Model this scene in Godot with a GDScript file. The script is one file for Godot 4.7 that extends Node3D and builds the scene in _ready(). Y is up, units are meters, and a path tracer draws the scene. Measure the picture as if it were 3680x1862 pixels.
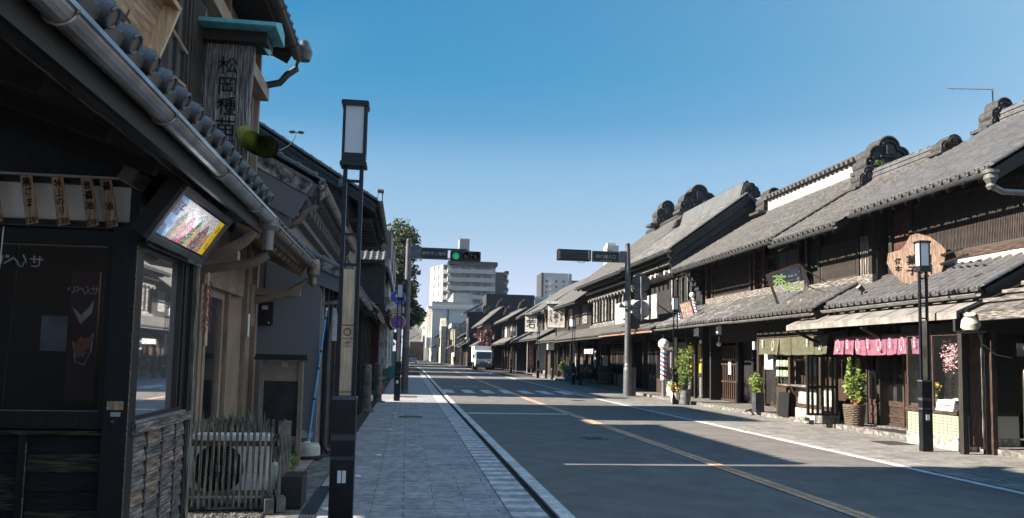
extends Node3D

# ---------------------------------------------------------------- geometry collector
class G:
	var v := PackedVector3Array()
	var n := PackedVector3Array()
	func t(a: Vector3, b: Vector3, c: Vector3) -> void:
		var m := (c - a).cross(b - a).normalized()
		v.append(a); v.append(b); v.append(c)
		n.append(m); n.append(m); n.append(m)
	func ts(a: Vector3, b: Vector3, c: Vector3, na: Vector3, nb: Vector3, nc: Vector3) -> void:
		v.append(a); v.append(b); v.append(c)
		n.append(na); n.append(nb); n.append(nc)
	func q(a: Vector3, b: Vector3, c: Vector3, d: Vector3) -> void:
		t(a, b, c)
		t(a, c, d)
	func obox(c: Vector3, s: Vector3, b := Basis.IDENTITY) -> G:
		var ax := [b.x * s.x * 0.5, b.y * s.y * 0.5, b.z * s.z * 0.5]
		for i in 3:
			var a: Vector3 = ax[i]
			var u: Vector3 = ax[(i + 1) % 3]
			var w: Vector3 = ax[(i + 2) % 3]
			q(c + a - u - w, c + a - u + w, c + a + u + w, c + a + u - w)
			q(c - a - u - w, c - a + u - w, c - a + u + w, c - a - u + w)
		return self
	func box(x0: float, y0: float, z0: float, x1: float, y1: float, z1: float) -> G:
		return obox(Vector3(x0 + x1, y0 + y1, z0 + z1) * 0.5, Vector3(absf(x1 - x0), absf(y1 - y0), absf(z1 - z0)))
	# box with its upper and lower edges chamfered by k (extents as in box)
	func cbox(x0: float, y0: float, z0: float, x1: float, y1: float, z1: float, k: float) -> G:
		var p := PackedVector2Array([Vector2(x0 + k, y0), Vector2(x1 - k, y0), Vector2(x1, y0 + k), Vector2(x1, y1 - k), Vector2(x1 - k, y1), Vector2(x0 + k, y1), Vector2(x0, y1 - k), Vector2(x0, y0 + k)])
		return prism(p, Transform3D(Basis.IDENTITY, Vector3(0, 0, minf(z0, z1))), absf(z1 - z0))
	func bar(p: Vector3, e: Vector3, w: float, h: float, up := Vector3.UP) -> G:
		var z := (e - p).normalized()
		if absf(z.dot(up)) > 0.98:
			up = Vector3.RIGHT
		var x := up.cross(z).normalized()
		return obox((p + e) * 0.5, Vector3(w, h, p.distance_to(e)), Basis(x, z.cross(x), z))
	func tube(pts: Array, r, sides := 8) -> G:
		var rings := []
		var norms := []
		for i in pts.size():
			var d: Vector3 = (pts[mini(i + 1, pts.size() - 1)] - pts[maxi(i - 1, 0)]).normalized()
			var up := Vector3.UP if absf(d.y) < 0.9 else Vector3.RIGHT
			var x := up.cross(d).normalized()
			var y := d.cross(x)
			var ra: float = r[i] if r is Array else r
			var ring := PackedVector3Array()
			var nr := PackedVector3Array()
			for k in sides:
				var a := TAU * k / sides
				var o := x * cos(a) + y * sin(a)
				ring.append(pts[i] + o * ra)
				nr.append(o)
			rings.append(ring)
			norms.append(nr)
		for i in pts.size() - 1:
			for k in sides:
				var l := (k + 1) % sides
				ts(rings[i][k], rings[i + 1][k], rings[i + 1][l], norms[i][k], norms[i + 1][k], norms[i + 1][l])
				ts(rings[i][k], rings[i + 1][l], rings[i][l], norms[i][k], norms[i + 1][l], norms[i][l])
		for k in sides:
			var l := (k + 1) % sides
			t(pts[0], rings[0][k], rings[0][l])
			t(pts[-1], rings[-1][l], rings[-1][k])
		return self
	func cyl(p: Vector3, e: Vector3, r: float, sides := 12) -> G:
		return tube([p, e], r, sides)
	# prof: radius, height pairs from bottom to top
	func lathe(prof: Array, o: Vector3, sides := 20, b := Basis.IDENTITY) -> G:
		for i in prof.size() - 1:
			var p: Vector2 = prof[i]
			var w: Vector2 = prof[i + 1]
			var sl := Vector2(w.y - p.y, p.x - w.x).normalized()
			for k in sides:
				var a0 := TAU * k / sides
				var a1 := TAU * (k + 1) / sides
				var d0 := Vector3(cos(a0), 0, sin(a0))
				var d1 := Vector3(cos(a1), 0, sin(a1))
				var y := Vector3.UP
				var n0 := b * (d0 * sl.x + y * sl.y)
				var n1 := b * (d1 * sl.x + y * sl.y)
				var A := o + b * (d0 * p.x + y * p.y)
				var B := o + b * (d1 * p.x + y * p.y)
				var C := o + b * (d1 * w.x + y * w.y)
				var D := o + b * (d0 * w.x + y * w.y)
				if p.x > 1e-5:
					ts(A, B, C, n0, n1, n1)
				if w.x > 1e-5:
					ts(A, C, D, n0, n1, n0)
		return self
	# polygon in the XY plane of xf, from z = 0 to z = d
	func prism(poly: PackedVector2Array, xf: Transform3D, d: float) -> G:
		if Geometry2D.is_polygon_clockwise(poly):
			poly = poly.duplicate()
			poly.reverse()
		var tri := Geometry2D.triangulate_polygon(poly)
		var f := func(p: Vector2, z: float) -> Vector3: return xf * Vector3(p.x, p.y, z)
		for i in range(0, tri.size(), 3):
			var a := poly[tri[i]]
			var b := poly[tri[i + 1]]
			var c := poly[tri[i + 2]]
			if (b - a).cross(c - a) > 0:
				var s := b
				b = c
				c = s
			t(f.call(a, d), f.call(b, d), f.call(c, d))
			t(f.call(a, 0), f.call(c, 0), f.call(b, 0))
		for i in poly.size():
			var a := poly[i]
			var b := poly[(i + 1) % poly.size()]
			q(f.call(a, 0), f.call(a, d), f.call(b, d), f.call(b, 0))
		return self
	# loft between equal-length loops of points
	func loft(loops: Array, cap := true) -> G:
		var m: int = loops[0].size()
		for i in loops.size() - 1:
			for k in m:
				var l := (k + 1) % m
				q(loops[i][k], loops[i + 1][k], loops[i + 1][l], loops[i][l])
		if cap:
			for k in range(1, m - 1):
				t(loops[0][0], loops[0][k], loops[0][k + 1])
				t(loops[-1][0], loops[-1][k + 1], loops[-1][k])
		return self
	func add(o: G, xf: Transform3D) -> G:
		v.append_array(xf * o.v)
		var bn := Transform3D(xf.basis.inverse().transposed(), Vector3.ZERO)
		for k in o.n:
			n.append((bn * k).normalized())
		return self
	func mesh() -> ArrayMesh:
		var a := []
		a.resize(Mesh.ARRAY_MAX)
		a[Mesh.ARRAY_VERTEX] = v
		a[Mesh.ARRAY_NORMAL] = n
		var m := ArrayMesh.new()
		if v.size():
			m.add_surface_from_arrays(Mesh.PRIMITIVE_TRIANGLES, a)
		return m

var M := {}
var rng := RandomNumberGenerator.new()
var counts := {}
var T := {}

# ---------------------------------------------------------------- naming and placing
func numbered(parent: Node, base: String) -> String:
	var key := str(parent.get_instance_id()) + base
	var k: int = counts.get(key, -1) + 1
	counts[key] = k
	return base if k == 0 else "%s_%03d" % [base, k]

func tag(o: Node, label: String, cat: String, group := "") -> void:
	o.set_meta("label", label)
	o.set_meta("category", cat)
	if group:
		o.set_meta("group", group)

func thing(called: String, label: String, cat: String, at: Vector3, group := "", turn := 0.0) -> Node3D:
	var o := Node3D.new()
	o.name = numbered(self, called)
	add_child(o)
	o.position = at
	o.rotation.y = turn
	tag(o, label, cat, group)
	return o

# a part; g is in world metres when the root is unturned (loc = false), else in the root's own axes
func part(parent: Node3D, called: String, g, mat: Material, loc := false, kind := "") -> MeshInstance3D:
	var mi := MeshInstance3D.new()
	mi.name = numbered(parent, called)
	mi.mesh = g.mesh() if g is G else g
	mi.material_override = mat
	parent.add_child(mi)
	if not loc and parent.get_parent() == self and not (parent is MeshInstance3D):
		mi.position = -parent.position
	if kind:
		mi.set_meta("kind", kind)
	return mi

func piece(parent: Node3D, called: String, mesh: Mesh, mat: Material, xf: Transform3D) -> MeshInstance3D:
	var mi := MeshInstance3D.new()
	mi.name = numbered(parent, called)
	mi.mesh = mesh
	mi.material_override = mat
	parent.add_child(mi)
	if parent.get_parent() == self and not (parent is MeshInstance3D):
		xf.origin -= parent.position
	mi.transform = xf
	return mi

func solo(called: String, g, mat: Material, label: String, cat: String, group := "", at := Vector3.ZERO) -> MeshInstance3D:
	var mi := MeshInstance3D.new()
	mi.name = numbered(self, called)
	mi.mesh = g.mesh() if g is G else g
	mi.material_override = mat
	mi.position = at
	add_child(mi)
	tag(mi, label, cat, group)
	return mi

func struct(called: String, g, mat: Material) -> MeshInstance3D:
	var mi := MeshInstance3D.new()
	mi.name = numbered(self, called)
	mi.mesh = g.mesh() if g is G else g
	mi.material_override = mat
	add_child(mi)
	mi.set_meta("kind", "structure")
	return mi

func dup(o: Node3D, at: Vector3, label: String, called := "") -> Node3D:
	var c: Node3D = o.duplicate()
	c.name = numbered(self, called if called else str(o.name).rstrip("0123456789").trim_suffix("_"))
	add_child(c)
	c.position = at
	c.set_meta("label", label)
	return c

func scatter(parent: Node3D, called: String, mesh: Mesh, mat: Material, xfs: Array, own := false) -> void:
	if xfs.is_empty():
		return
	var mm := MultiMesh.new()
	mm.transform_format = MultiMesh.TRANSFORM_3D
	mm.mesh = mesh
	mm.instance_count = xfs.size()
	for i in xfs.size():
		mm.set_instance_transform(i, xfs[i])
	var mi := MultiMeshInstance3D.new()
	mi.name = numbered(parent, called)
	mi.multimesh = mm
	mi.material_override = mat
	parent.add_child(mi)
	if not own and parent != self and parent.get_parent() == self and not (parent is MeshInstance3D):
		mi.position = -parent.position
	mi.set_meta("kind", "stuff")

# ---------------------------------------------------------------- textures and materials
func noise_tex(freq: float, oct: int, lo: float, hi: float, sd: int, kind := FastNoiseLite.TYPE_SIMPLEX_SMOOTH) -> NoiseTexture2D:
	var f := FastNoiseLite.new()
	f.seed = sd
	f.noise_type = kind
	f.frequency = freq
	f.fractal_octaves = oct
	f.fractal_gain = 0.6
	var t := NoiseTexture2D.new()
	t.width = 512
	t.height = 512
	t.seamless = true
	t.noise = f
	var g := Gradient.new()
	g.offsets = PackedFloat32Array([0.2, 0.8])
	g.colors = PackedColorArray([Color(lo, lo, lo), Color(hi, hi, hi)])
	t.color_ramp = g
	return t

# linear base colour; tex = contrast name, sc = repeats per metre
func mk(called: String, r: float, g: float, b: float, rough := 0.8, tex := "", sc = 0.5, bump := 0.0, metal := 0.0, spec := 0.5) -> StandardMaterial3D:
	var m := StandardMaterial3D.new()
	m.resource_name = called
	m.albedo_color = Color(r, g, b).linear_to_srgb()
	m.roughness = rough
	m.metallic = metal
	m.metallic_specular = spec
	if tex:
		m.albedo_texture = T[tex]
		m.uv1_triplanar = true
		m.uv1_world_triplanar = true
		m.uv1_scale = sc if sc is Vector3 else Vector3.ONE * sc
		m.detail_enabled = true
		m.detail_albedo = T["stain"]
		m.detail_blend_mode = BaseMaterial3D.BLEND_MODE_MUL
		m.detail_uv_layer = BaseMaterial3D.DETAIL_UV_2
		m.uv2_triplanar = true
		m.uv2_world_triplanar = true
		m.uv2_scale = Vector3.ONE * 0.23
		if bump > 0:
			m.heightmap_enabled = true
			m.heightmap_texture = T["fine"]
			m.heightmap_scale = bump
	M[called] = m
	return m

func materials() -> void:
	T["soft"] = noise_tex(0.012, 5, 0.8, 1.0, 3)
	T["mid"] = noise_tex(0.014, 5, 0.6, 1.0, 5)
	T["hard"] = noise_tex(0.016, 5, 0.3, 1.0, 7)
	T["stain"] = noise_tex(0.01, 4, 0.86, 1.0, 11)
	T["fine"] = noise_tex(0.06, 4, 0.0, 1.0, 13)
	T["speck"] = noise_tex(0.22, 3, 0.6, 1.0, 17)
	var gv := Vector3(5, 0.35, 5)
	var gz := Vector3(5, 5, 0.35)
	var gx := Vector3(0.35, 5, 5)
	mk("asphalt", 0.28, 0.268, 0.262, 0.9, "speck", 0.9, 0.25)
	mk("ground_earth", 0.10, 0.10, 0.09, 0.95, "mid", 0.3)
	mk("concrete", 0.27, 0.27, 0.26, 0.9, "mid", 0.6, 0.2)
	mk("kerb_stone", 0.22, 0.22, 0.22, 0.85, "mid", 0.8, 0.2)
	mk("gutter_dark", 0.035, 0.035, 0.038, 0.95, "mid", 0.8)
	for i in 4:
		var k: float = [0.30, 0.31, 0.305, 0.29][i]
		mk("paver%d" % i, k * 1.55, k * 1.57, k * 1.7, 0.85, "soft", 0.8, 0.12)
		mk("paver_far%d" % i, k * 0.98, k * 0.97, k * 0.94, 0.85, "soft", 0.8, 0.12)
	mk("paver_light", 0.85, 0.85, 0.87, 0.85, "soft", 0.8, 0.12)
	mk("paver_mark", 0.38, 0.38, 0.37, 0.85, "soft", 0.8)
	mk("paver_pink", 0.5148, 0.39, 0.3666, 0.8, "soft", 0.8, 0.1)
	mk("joint", 0.03, 0.03, 0.03, 0.95)
	mk("paint_white", 0.88, 0.88, 0.87, 0.8, "soft", 0.9, 0.15)
	mk("paint_orange", 0.85, 0.52, 0.34, 0.8, "soft", 0.9, 0.15)
	mk("kawara", 0.148, 0.152, 0.162, 0.36, "soft", 1.1, 0.05)
	mk("kawara_b", 0.158, 0.162, 0.17, 0.4, "soft", 1.1, 0.05)
	mk("kawara_c", 0.135, 0.139, 0.148, 0.36, "soft", 1.1, 0.05)
	mk("kawara_old", 0.15, 0.152, 0.154, 0.8, "mid", 1.3, 0.1)
	mk("kawara_old_b", 0.168, 0.17, 0.172, 0.8, "mid", 1.3, 0.1)
	mk("kawara_old_c", 0.132, 0.134, 0.136, 0.8, "mid", 1.3, 0.1)
	mk("kawara_light", 0.30, 0.30, 0.30, 0.5, "mid", 1.1, 0.05)
	mk("kawara_smooth", 0.17, 0.175, 0.18, 0.4, "soft", 0.8)
	mk("oni_clay", 0.07, 0.07, 0.072, 0.65, "mid", 1.0, 0.1)
	mk("black_plaster", 0.035, 0.036, 0.04, 0.6, "mid", 0.4, 0.05)
	mk("charcoal_wall", 0.162, 0.1644, 0.18, 0.8)
	mk("white_plaster", 0.66, 0.65, 0.62, 0.85, "soft", 0.5, 0.08)
	mk("old_plaster", 0.52, 0.52, 0.53, 0.9, "hard", 0.5, 0.15)
	mk("grey_plaster", 0.30, 0.30, 0.29, 0.9, "mid", 0.5, 0.1)
	mk("dark_wood_v", 0.03, 0.027, 0.025, 0.7, "mid", gv, 0.06)
	mk("dark_wood_z", 0.032, 0.027, 0.024, 0.7, "mid", gz, 0.06)
	mk("black_wood", 0.012, 0.012, 0.013, 0.55, "mid", gv, 0.06)
	mk("black_wood_x", 0.014, 0.0125, 0.0115, 0.6, "hard", gx, 0.08)
	mk("brown_wood_v", 0.36, 0.27, 0.205, 0.6, "soft", gv, 0.04)
	mk("brown_wood_z", 0.36, 0.27, 0.205, 0.6, "soft", gz, 0.04)
	mk("mid_wood_v", 0.105, 0.062, 0.045, 0.65, "hard", gv, 0.06)
	mk("mid_wood_z", 0.115, 0.068, 0.05, 0.65, "hard", gz, 0.06)
	mk("lattice_wood", 0.075, 0.062, 0.055, 0.75, "mid", gv, 0.05)
	mk("red_wood", 0.15, 0.06, 0.042, 0.6, "hard", gv, 0.05)
	mk("pale_wood_z", 0.625, 0.45, 0.2937, 0.6, "mid", Vector3(3, 3, 0.3), 0.03)
	mk("strip_wood", 0.7875, 0.525, 0.3375, 0.6, "mid", gv)
	mk("lamp_wood", 0.85, 0.63, 0.42, 0.6, "soft", gv)
	mk("grey_wood_v", 0.4462, 0.4069, 0.3675, 0.85, "hard", gv, 0.1)
	mk("grey_wood_z", 0.338, 0.3185, 0.299, 0.85, "hard", gz, 0.1)
	mk("board_a", 0.4, 0.36, 0.355, 0.8, "hard", gz, 0.15)
	mk("board_b", 0.28, 0.265, 0.275, 0.8, "hard", gz, 0.15)
	mk("board_c", 0.55, 0.4, 0.33, 0.85, "hard", gz, 0.15)
	mk("board_d", 0.135, 0.0864, 0.054, 0.8, "hard", Vector3(0.5, 6, 5), 0.15)
	mk("board_e", 0.018, 0.015, 0.013, 0.7, "hard", Vector3(0.5, 6, 5), 0.15)
	mk("sign_wood", 0.4817, 0.4461, 0.4309, 0.8, "hard", Vector3(6, 0.3, 6), 0.15)
	mk("hex_wood", 0.46, 0.32, 0.24, 0.7, "mid", Vector3(4, 0.5, 4), 0.05)
	mk("carve", 0.008, 0.008, 0.009, 0.35)
	mk("ink", 0.012, 0.011, 0.011, 0.6)
	mk("ink_white", 0.7, 0.7, 0.7, 0.7)
	mk("ink_grey", 0.42, 0.43, 0.44, 0.7)
	mk("ink_brown", 0.16, 0.075, 0.03, 0.7)
	mk("ink_green", 0.26, 0.42, 0.13, 0.5)
	mk("ink_orange", 0.55, 0.27, 0.08, 0.6)
	mk("ink_pinkish", 0.72, 0.5, 0.55, 0.7)
	mk("steel_navy", 0.018, 0.021, 0.03, 0.35, "soft", 0.8, 0.0, 0.3)
	mk("steel_black", 0.012, 0.013, 0.015, 0.45)
	mk("steel_grey", 0.15, 0.165, 0.19, 0.45, "soft", 0.6, 0.0, 0.2)
	mk("steel_dark", 0.07, 0.077, 0.088, 0.5, "soft", 0.6)
	mk("zinc", 0.546, 0.559, 0.585, 0.32, "soft", 0.5, 0.0, 0.75)
	mk("gutter_brown", 0.272, 0.216, 0.184, 0.45, "soft", 0.5, 0.0, 0.1)
	mk("gutter_grey", 0.24, 0.24, 0.245, 0.4, "soft", 0.5, 0.0, 0.2)
	mk("copper_new", 0.5, 0.3, 0.22, 0.5)
	mk("verdigris", 0.1638, 0.546, 0.6006, 0.5, "soft", 0.8)
	mk("awning_metal", 0.3, 0.295, 0.285, 0.6, "soft", 0.6)
	mk("sheet_metal", 0.66, 0.7, 0.71, 0.55, "mid", Vector3(1.2, 0.3, 1.2), 0.0, 0.2)
	mk("frosted", 0.7, 0.7, 0.74, 0.5)
	mk("enamel_white", 0.8352, 0.8468, 0.8584, 0.4)
	mk("plastic_white", 0.62, 0.62, 0.6, 0.5)
	mk("cream", 0.62, 0.60, 0.52, 0.55, "soft", 1.0)
	mk("panel_white", 0.5, 0.51, 0.51, 0.4)
	mk("rubber", 0.02, 0.02, 0.021, 0.8)
	mk("grey_plastic", 0.16, 0.16, 0.17, 0.6)
	mk("paper", 0.62, 0.61, 0.58, 0.9, "soft", 0.6)
	mk("white_cloth", 0.62, 0.62, 0.62, 0.95, "soft", 0.8)
	mk("noren_pink", 0.38, 0.155, 0.25, 0.95, "soft", 0.8)
	mk("noren_green", 0.125, 0.13, 0.085, 0.95, "soft", 0.8)
	mk("banner_white", 0.58, 0.58, 0.68, 0.95, "soft", 0.8)
	mk("banner_pink", 0.38, 0.17, 0.18, 0.95, "soft", 0.8)
	mk("bean_green", 0.714, 0.88, 0.125, 0.5, "soft", 1.2)
	mk("leaf", 0.075, 0.12, 0.03, 0.6)
	mk("leaf_light", 0.17, 0.23, 0.06, 0.55)
	mk("leaf_dark", 0.028, 0.045, 0.018, 0.65)
	mk("leaf_red", 0.05, 0.016, 0.018, 0.65)
	mk("leaf_rust", 0.20, 0.10, 0.05, 0.65)
	mk("petal_orange", 0.62, 0.36, 0.05, 0.7)
	mk("petal_pink", 0.72, 0.50, 0.55, 0.7)
	mk("onion", 0.16, 0.22, 0.16, 0.6)
	for k in ["leaf", "leaf_light", "leaf_dark", "leaf_red", "onion", "noren_pink", "noren_green", "banner_white", "banner_pink"]:
		M[k].backlight_enabled = true
		M[k].backlight = M[k].albedo_color
	mk("bark", 0.08, 0.065, 0.05, 0.9, "hard", Vector3(4, 0.6, 4), 0.3)
	mk("wicker", 0.22, 0.175, 0.13, 0.75, "mid", 2.0)
	mk("red_fruit", 0.27, 0.09, 0.055, 0.7)
	mk("traffic_blue", 0.02, 0.085, 0.42, 0.45)
	mk("broom_blue", 0.10, 0.42, 0.75, 0.45)
	mk("traffic_red", 0.42, 0.07, 0.045, 0.5)
	mk("cone_red", 0.45, 0.06, 0.03, 0.6)
	mk("bin_green", 0.05, 0.24, 0.22, 0.5)
	mk("cobalt", 0.02, 0.09, 0.42, 0.5)
	mk("crimson", 0.38, 0.03, 0.04, 0.5)
	mk("yellow", 0.72, 0.52, 0.06, 0.7, "soft", 0.7)
	mk("tile_green", 0.28, 0.33, 0.245, 0.3)
	mk("tile_grey", 0.27, 0.26, 0.26, 0.35, "soft", 0.8)
	mk("tile_base", 0.6, 0.58, 0.52, 0.85, "mid", 0.8, 0.3)
	mk("grout", 0.5, 0.5, 0.43, 0.85)
	mk("brick_red", 0.075, 0.026, 0.02, 0.8, "mid", 0.8, 0.1)
	mk("brick_mortar", 0.05, 0.03, 0.027, 0.9)
	mk("stone_grey", 0.23, 0.24, 0.235, 0.9, "mid", 0.7, 0.3)
	mk("bank_stone", 0.6, 0.585, 0.55, 0.9)
	mk("bank_trim", 0.68, 0.66, 0.62, 0.9)
	mk("cream_wall", 0.58, 0.53, 0.43, 0.9, "soft", 0.2)
	mk("tower_wall", 0.5, 0.49, 0.48, 0.9)
	mk("tower_grey", 0.3, 0.31, 0.33, 0.9)
	mk("tower_dark", 0.035, 0.037, 0.042, 0.8)
	mk("navy_wall", 0.035, 0.042, 0.055, 0.85, "soft", 0.3)
	mk("vat_glaze", 0.16, 0.07, 0.05, 0.35, "hard", 1.5)
	mk("truck_paint", 0.56, 0.60, 0.64, 0.35)
	mk("truck_body", 0.60, 0.63, 0.65, 0.5)
	mk("car_paint", 0.5, 0.52, 0.55, 0.3, "", 1, 0, 0.3)
	mk("amber", 0.55, 0.24, 0.1, 0.4)
	mk("tail_red", 0.55, 0.03, 0.04, 0.35)
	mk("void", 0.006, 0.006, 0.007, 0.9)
	mk("skin", 0.45, 0.29, 0.21, 0.6)
	mk("coat_dark", 0.03, 0.03, 0.035, 0.9)
	mk("coat_grey", 0.12, 0.12, 0.13, 0.9)
	mk("maroon_print", 0.035, 0.009, 0.012, 0.6)
	mk("tea_print", 0.2, 0.38, 0.12, 0.6)
	mk("dark_window", 0.012, 0.014, 0.018, 0.06, "", 1, 0, 0, 0.8)
	mk("mirror_film", 0.9, 0.92, 0.96, 0.02, "", 1, 0, 0.92)
	mk("blue_window", 0.10, 0.13, 0.17, 0.05, "", 1, 0, 0.25, 0.9)
	mk("lens_red", 0.03, 0.006, 0.005, 0.2)
	mk("lens_amber", 0.035, 0.02, 0.005, 0.2)
	var gl := mk("glass", 0.1, 0.11, 0.12, 0.02)
	gl.transparency = BaseMaterial3D.TRANSPARENCY_ALPHA
	gl.albedo_color.a = 0.03
	gl.metallic_specular = 0.8
	var lg := mk("lens_green", 0.05, 0.5, 0.3, 0.3)
	lg.emission_enabled = true
	lg.emission = Color(0.15, 0.75, 0.5)
	lg.emission_energy_multiplier = 0.09

# ---------------------------------------------------------------- brush lettering: strokes on a 21 x 21 grid (0-9, a-k)
const STROKES := {
	"松": "0686 404k 470d 478b c298 f2k8 e9ahjg hdkj", "岡": "1k11j1jk 6376 e3d6 48g8 a8ag 5b5gfgfb", "種": "7214 0686 434k 470d 479b i092 94k4 a7j7jeaea7 aaja f2fk bhih 8kkk",
	"苗": "04k4 6167 e1e7 29i9ik2k29 a9ak 2eie", "店": "a0a3 13k3 132b0k b5bb b8j8 6bibik6k6b", "七": "0ak7 808hakjkjg", "味": "04646d0d04 a4j4 98k8 e0ek e88g e8kg",
	"黒": "20i0i82820 24i4 a0ad 2aia 0dkd 2g0k 7g7k cgdk hgkk", "ご": "43e3 3b4ggg g0h3 j0k3", "ま": "34h4 49g9 a0agaj6k3i5gaghj", "特": "3006 1585 505k 0d9b c3j3 f0f7 97k7 9bkb h9hkek bdeg",
	"上": "a0aj a9h9 0jkj", "の": "b28b4g1e1a4592e2i6jbggbj", "り": "615a7d f0gaeg9k", "昔": "24i4 6068 e0e8 08k8 4bgbgk4k4b 4fgf", "醤": "6069 2143 1976 e094 c1j1e4 96k6 h4h9f9 b7c8 0bkb 3ejejk3k3e 8b7h cbch 4hih",
	"油": "1134 0739 0j4d 76j6jk7k76 d0dk 7djd", "円": "2k21i1ik a1aa 2aia", "ピ": "434ihi f648 h0k0k3h3h0", "リ": "515b f1fb9k", "辛": "a0a3 33h3 6478 e4d8 18j8 5dfd a8ak",
	"押": "404k2j 0686 0d8b a2k2kcaca2 f2fk a7k7", "ボ": "05h5 909k7j 6a1g cahg h0i3 k0k3", "タ": "81460b 73i3gb8k 5adf", "ン": "1367 2jcik6", "信": "600a 464k d0e2 84k4 98j8 9bjb 9ejejk9k9e", "号": "40g0g74740 0aka 6a5ehegkbk",
	"時": "02727i0i02 0a7a c3j3 f0f7 97k7 9bkb h9hkek bdeg", "鐘": "4005 4086 2777 0b9b 474j 0j9j 1d2g 8d7g e0e2 a2k2 b3c5 i3h5 96k6 b8j8jdbdb8 bbjb e8ek bgjg 9kkk", "入": "b28b0k 83abkk", "口": "23i3ij2j23",
	"お": "15b5 606h4j1g6bdajdifdj f3j6", "か": "15b4d6chaj8h 61490j g4kb", "す": "05k5 c0cc9e7b98cacg8k", "芋": "03k3 6066 e0e6 39h9 0ckc a9ak7j", "菓": "03k3 6065 e0e5 47g7gd4d47 4aga a7ak 0fkf af2k afik", "子": "43h3a8 a8ak7j 0bkb",
	"川": "313c0k a2ah j1jk", "越": "1595 505c 0999 5c0k 3ekk 9ba3 93j3 c3cd f0hek d j4cf", "名": "81360b 73g3ae0j 7cjcjk7k7c", "物": "2006 1484 505k 0c9a c098 a4k4jigk d4ac g4af", "製": "1494 0787 505b g0gc 0dkd ad3k adjk", "造": "0232 0636 36 3h0k 3gkk 94j4 e0e8 7bkb", "本": "05k5 a0ak a51e a5je 5fff", "舗": "5005 50a4 28a8 2kak b4k4 d7j7jk ckc7 g0gk cbjb",
	"若": "03k3 6065 e0e5 07k7 a58a0h 7cicik7k7c", "茶": "03k3 6065 e0e5 a60d a6kd 4dgd aaak 6f3j efhj", "和": "7214 0686 434k 470d 479b b5k5kgbgb5", "々": "8129 74h48e 6djk",
	"せ": "07k6 e1ebcc 525g8jhj", "ん": "b01k6b9dbkgkkd", "べ": "0b65kf e2f5 h1i4", "い": "324e7i9f g4kc", "に": "313k5i 83i3 8e9hjh", "話": "3051 0494 1787 1a8a 1d8d8k1k1d i1a3 97k7 e3ec acjcjkakac", "し": "505h9kjf", "て": "03j2 j38a9hfk", "た": "15a5 601k b9j9 afdjkj", "こ": "43g3 2e5iij", "三": "33h3 4aga 1jjj", "も": "908fbjhhie 36e6 3bfb", "を": "24g4 808a4e j7cacehghk", "待": "600a 464k c3j3 f0f7 97k7 9bkb h9hkek bdeg", "御": "500a 464k 9063 84g4 c0cj 8ede jjkk h3h0"}

func glyph(g: G, ch: String, o: Vector3, ux: Vector3, uy: Vector3, w: float) -> void:
	var nrm := ux.cross(uy).normalized()
	for s in STROKES.get(ch, "").split(" ", false):
		var pts := []
		for i in range(0, s.length() - 1, 2):
			var x := "0123456789abcdefghijk".find(s[i])
			var y := "0123456789abcdefghijk".find(s[i + 1])
			if x < 0 or y < 0:
				continue
			pts.append(o + ux * (x / 20.0 - 0.5) + uy * (0.5 - y / 20.0))
		for i in pts.size() - 1:
			var d: Vector3 = (pts[i + 1] - pts[i]).normalized()
			var sd: Vector3 = nrm.cross(d) * w * 0.5
			var a: Vector3 = pts[i] - d * w * 0.45
			var b: Vector3 = pts[i + 1] + d * w * 0.35
			g.q(a - sd, a + sd * 1.1, b + sd * 0.85, b - sd * 0.85)

# lettering in the XY plane of xf; vertical columns run down
func write(s: String, size: float, xf: Transform3D, step := 1.15, vertical := true, bold := 0.13, narrow := 1.0) -> G:
	var g := G.new()
	var i := 0
	for ch in s:
		var o := Vector3(0, -i * step * size, 0) if vertical else Vector3(i * step * size, 0, 0)
		if ch != " ":
			glyph(g, ch, xf * o, xf.basis.x * size * narrow, xf.basis.y * size, size * bold)
		i += 1
	return g

func type(s: String, height: float, font := "Droid Serif", bold := true) -> TextMesh:
	var t := TextMesh.new()
	var f := SystemFont.new()
	f.font_names = PackedStringArray([font])
	f.font_weight = 700 if bold else 400
	t.font = f
	t.font_size = 32
	t.text = s
	t.pixel_size = height / 23.0
	t.depth = 0.002
	t.curve_step = 2.0
	return t

func face(o: Vector3, nrm: Vector3, up := Vector3.UP) -> Transform3D:
	var z := nrm.normalized()
	var x := up.cross(z).normalized()
	return Transform3D(Basis(x, z.cross(x), z), o)

func _ready() -> void:
	rng.seed = 20240
	camera()
	light()
	materials()
	meshes()
	ground()
	right_street()
	left_street()
	far_end()
	street_things()

func camera() -> void:
	var c := Camera3D.new()
	c.name = "camera"
	add_child(c)
	c.position = Vector3(0, 1.6, 0)
	c.basis = Basis.from_euler(Vector3(0.0759079, -0.1358801, 0.021))
	c.set_frustum(0.068579, Vector2(0.0, 0.005658), 0.1, 3000.0)
	c.current = true

const SUN_AZ := 0.03
const SUN_EL := 29.0

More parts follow.
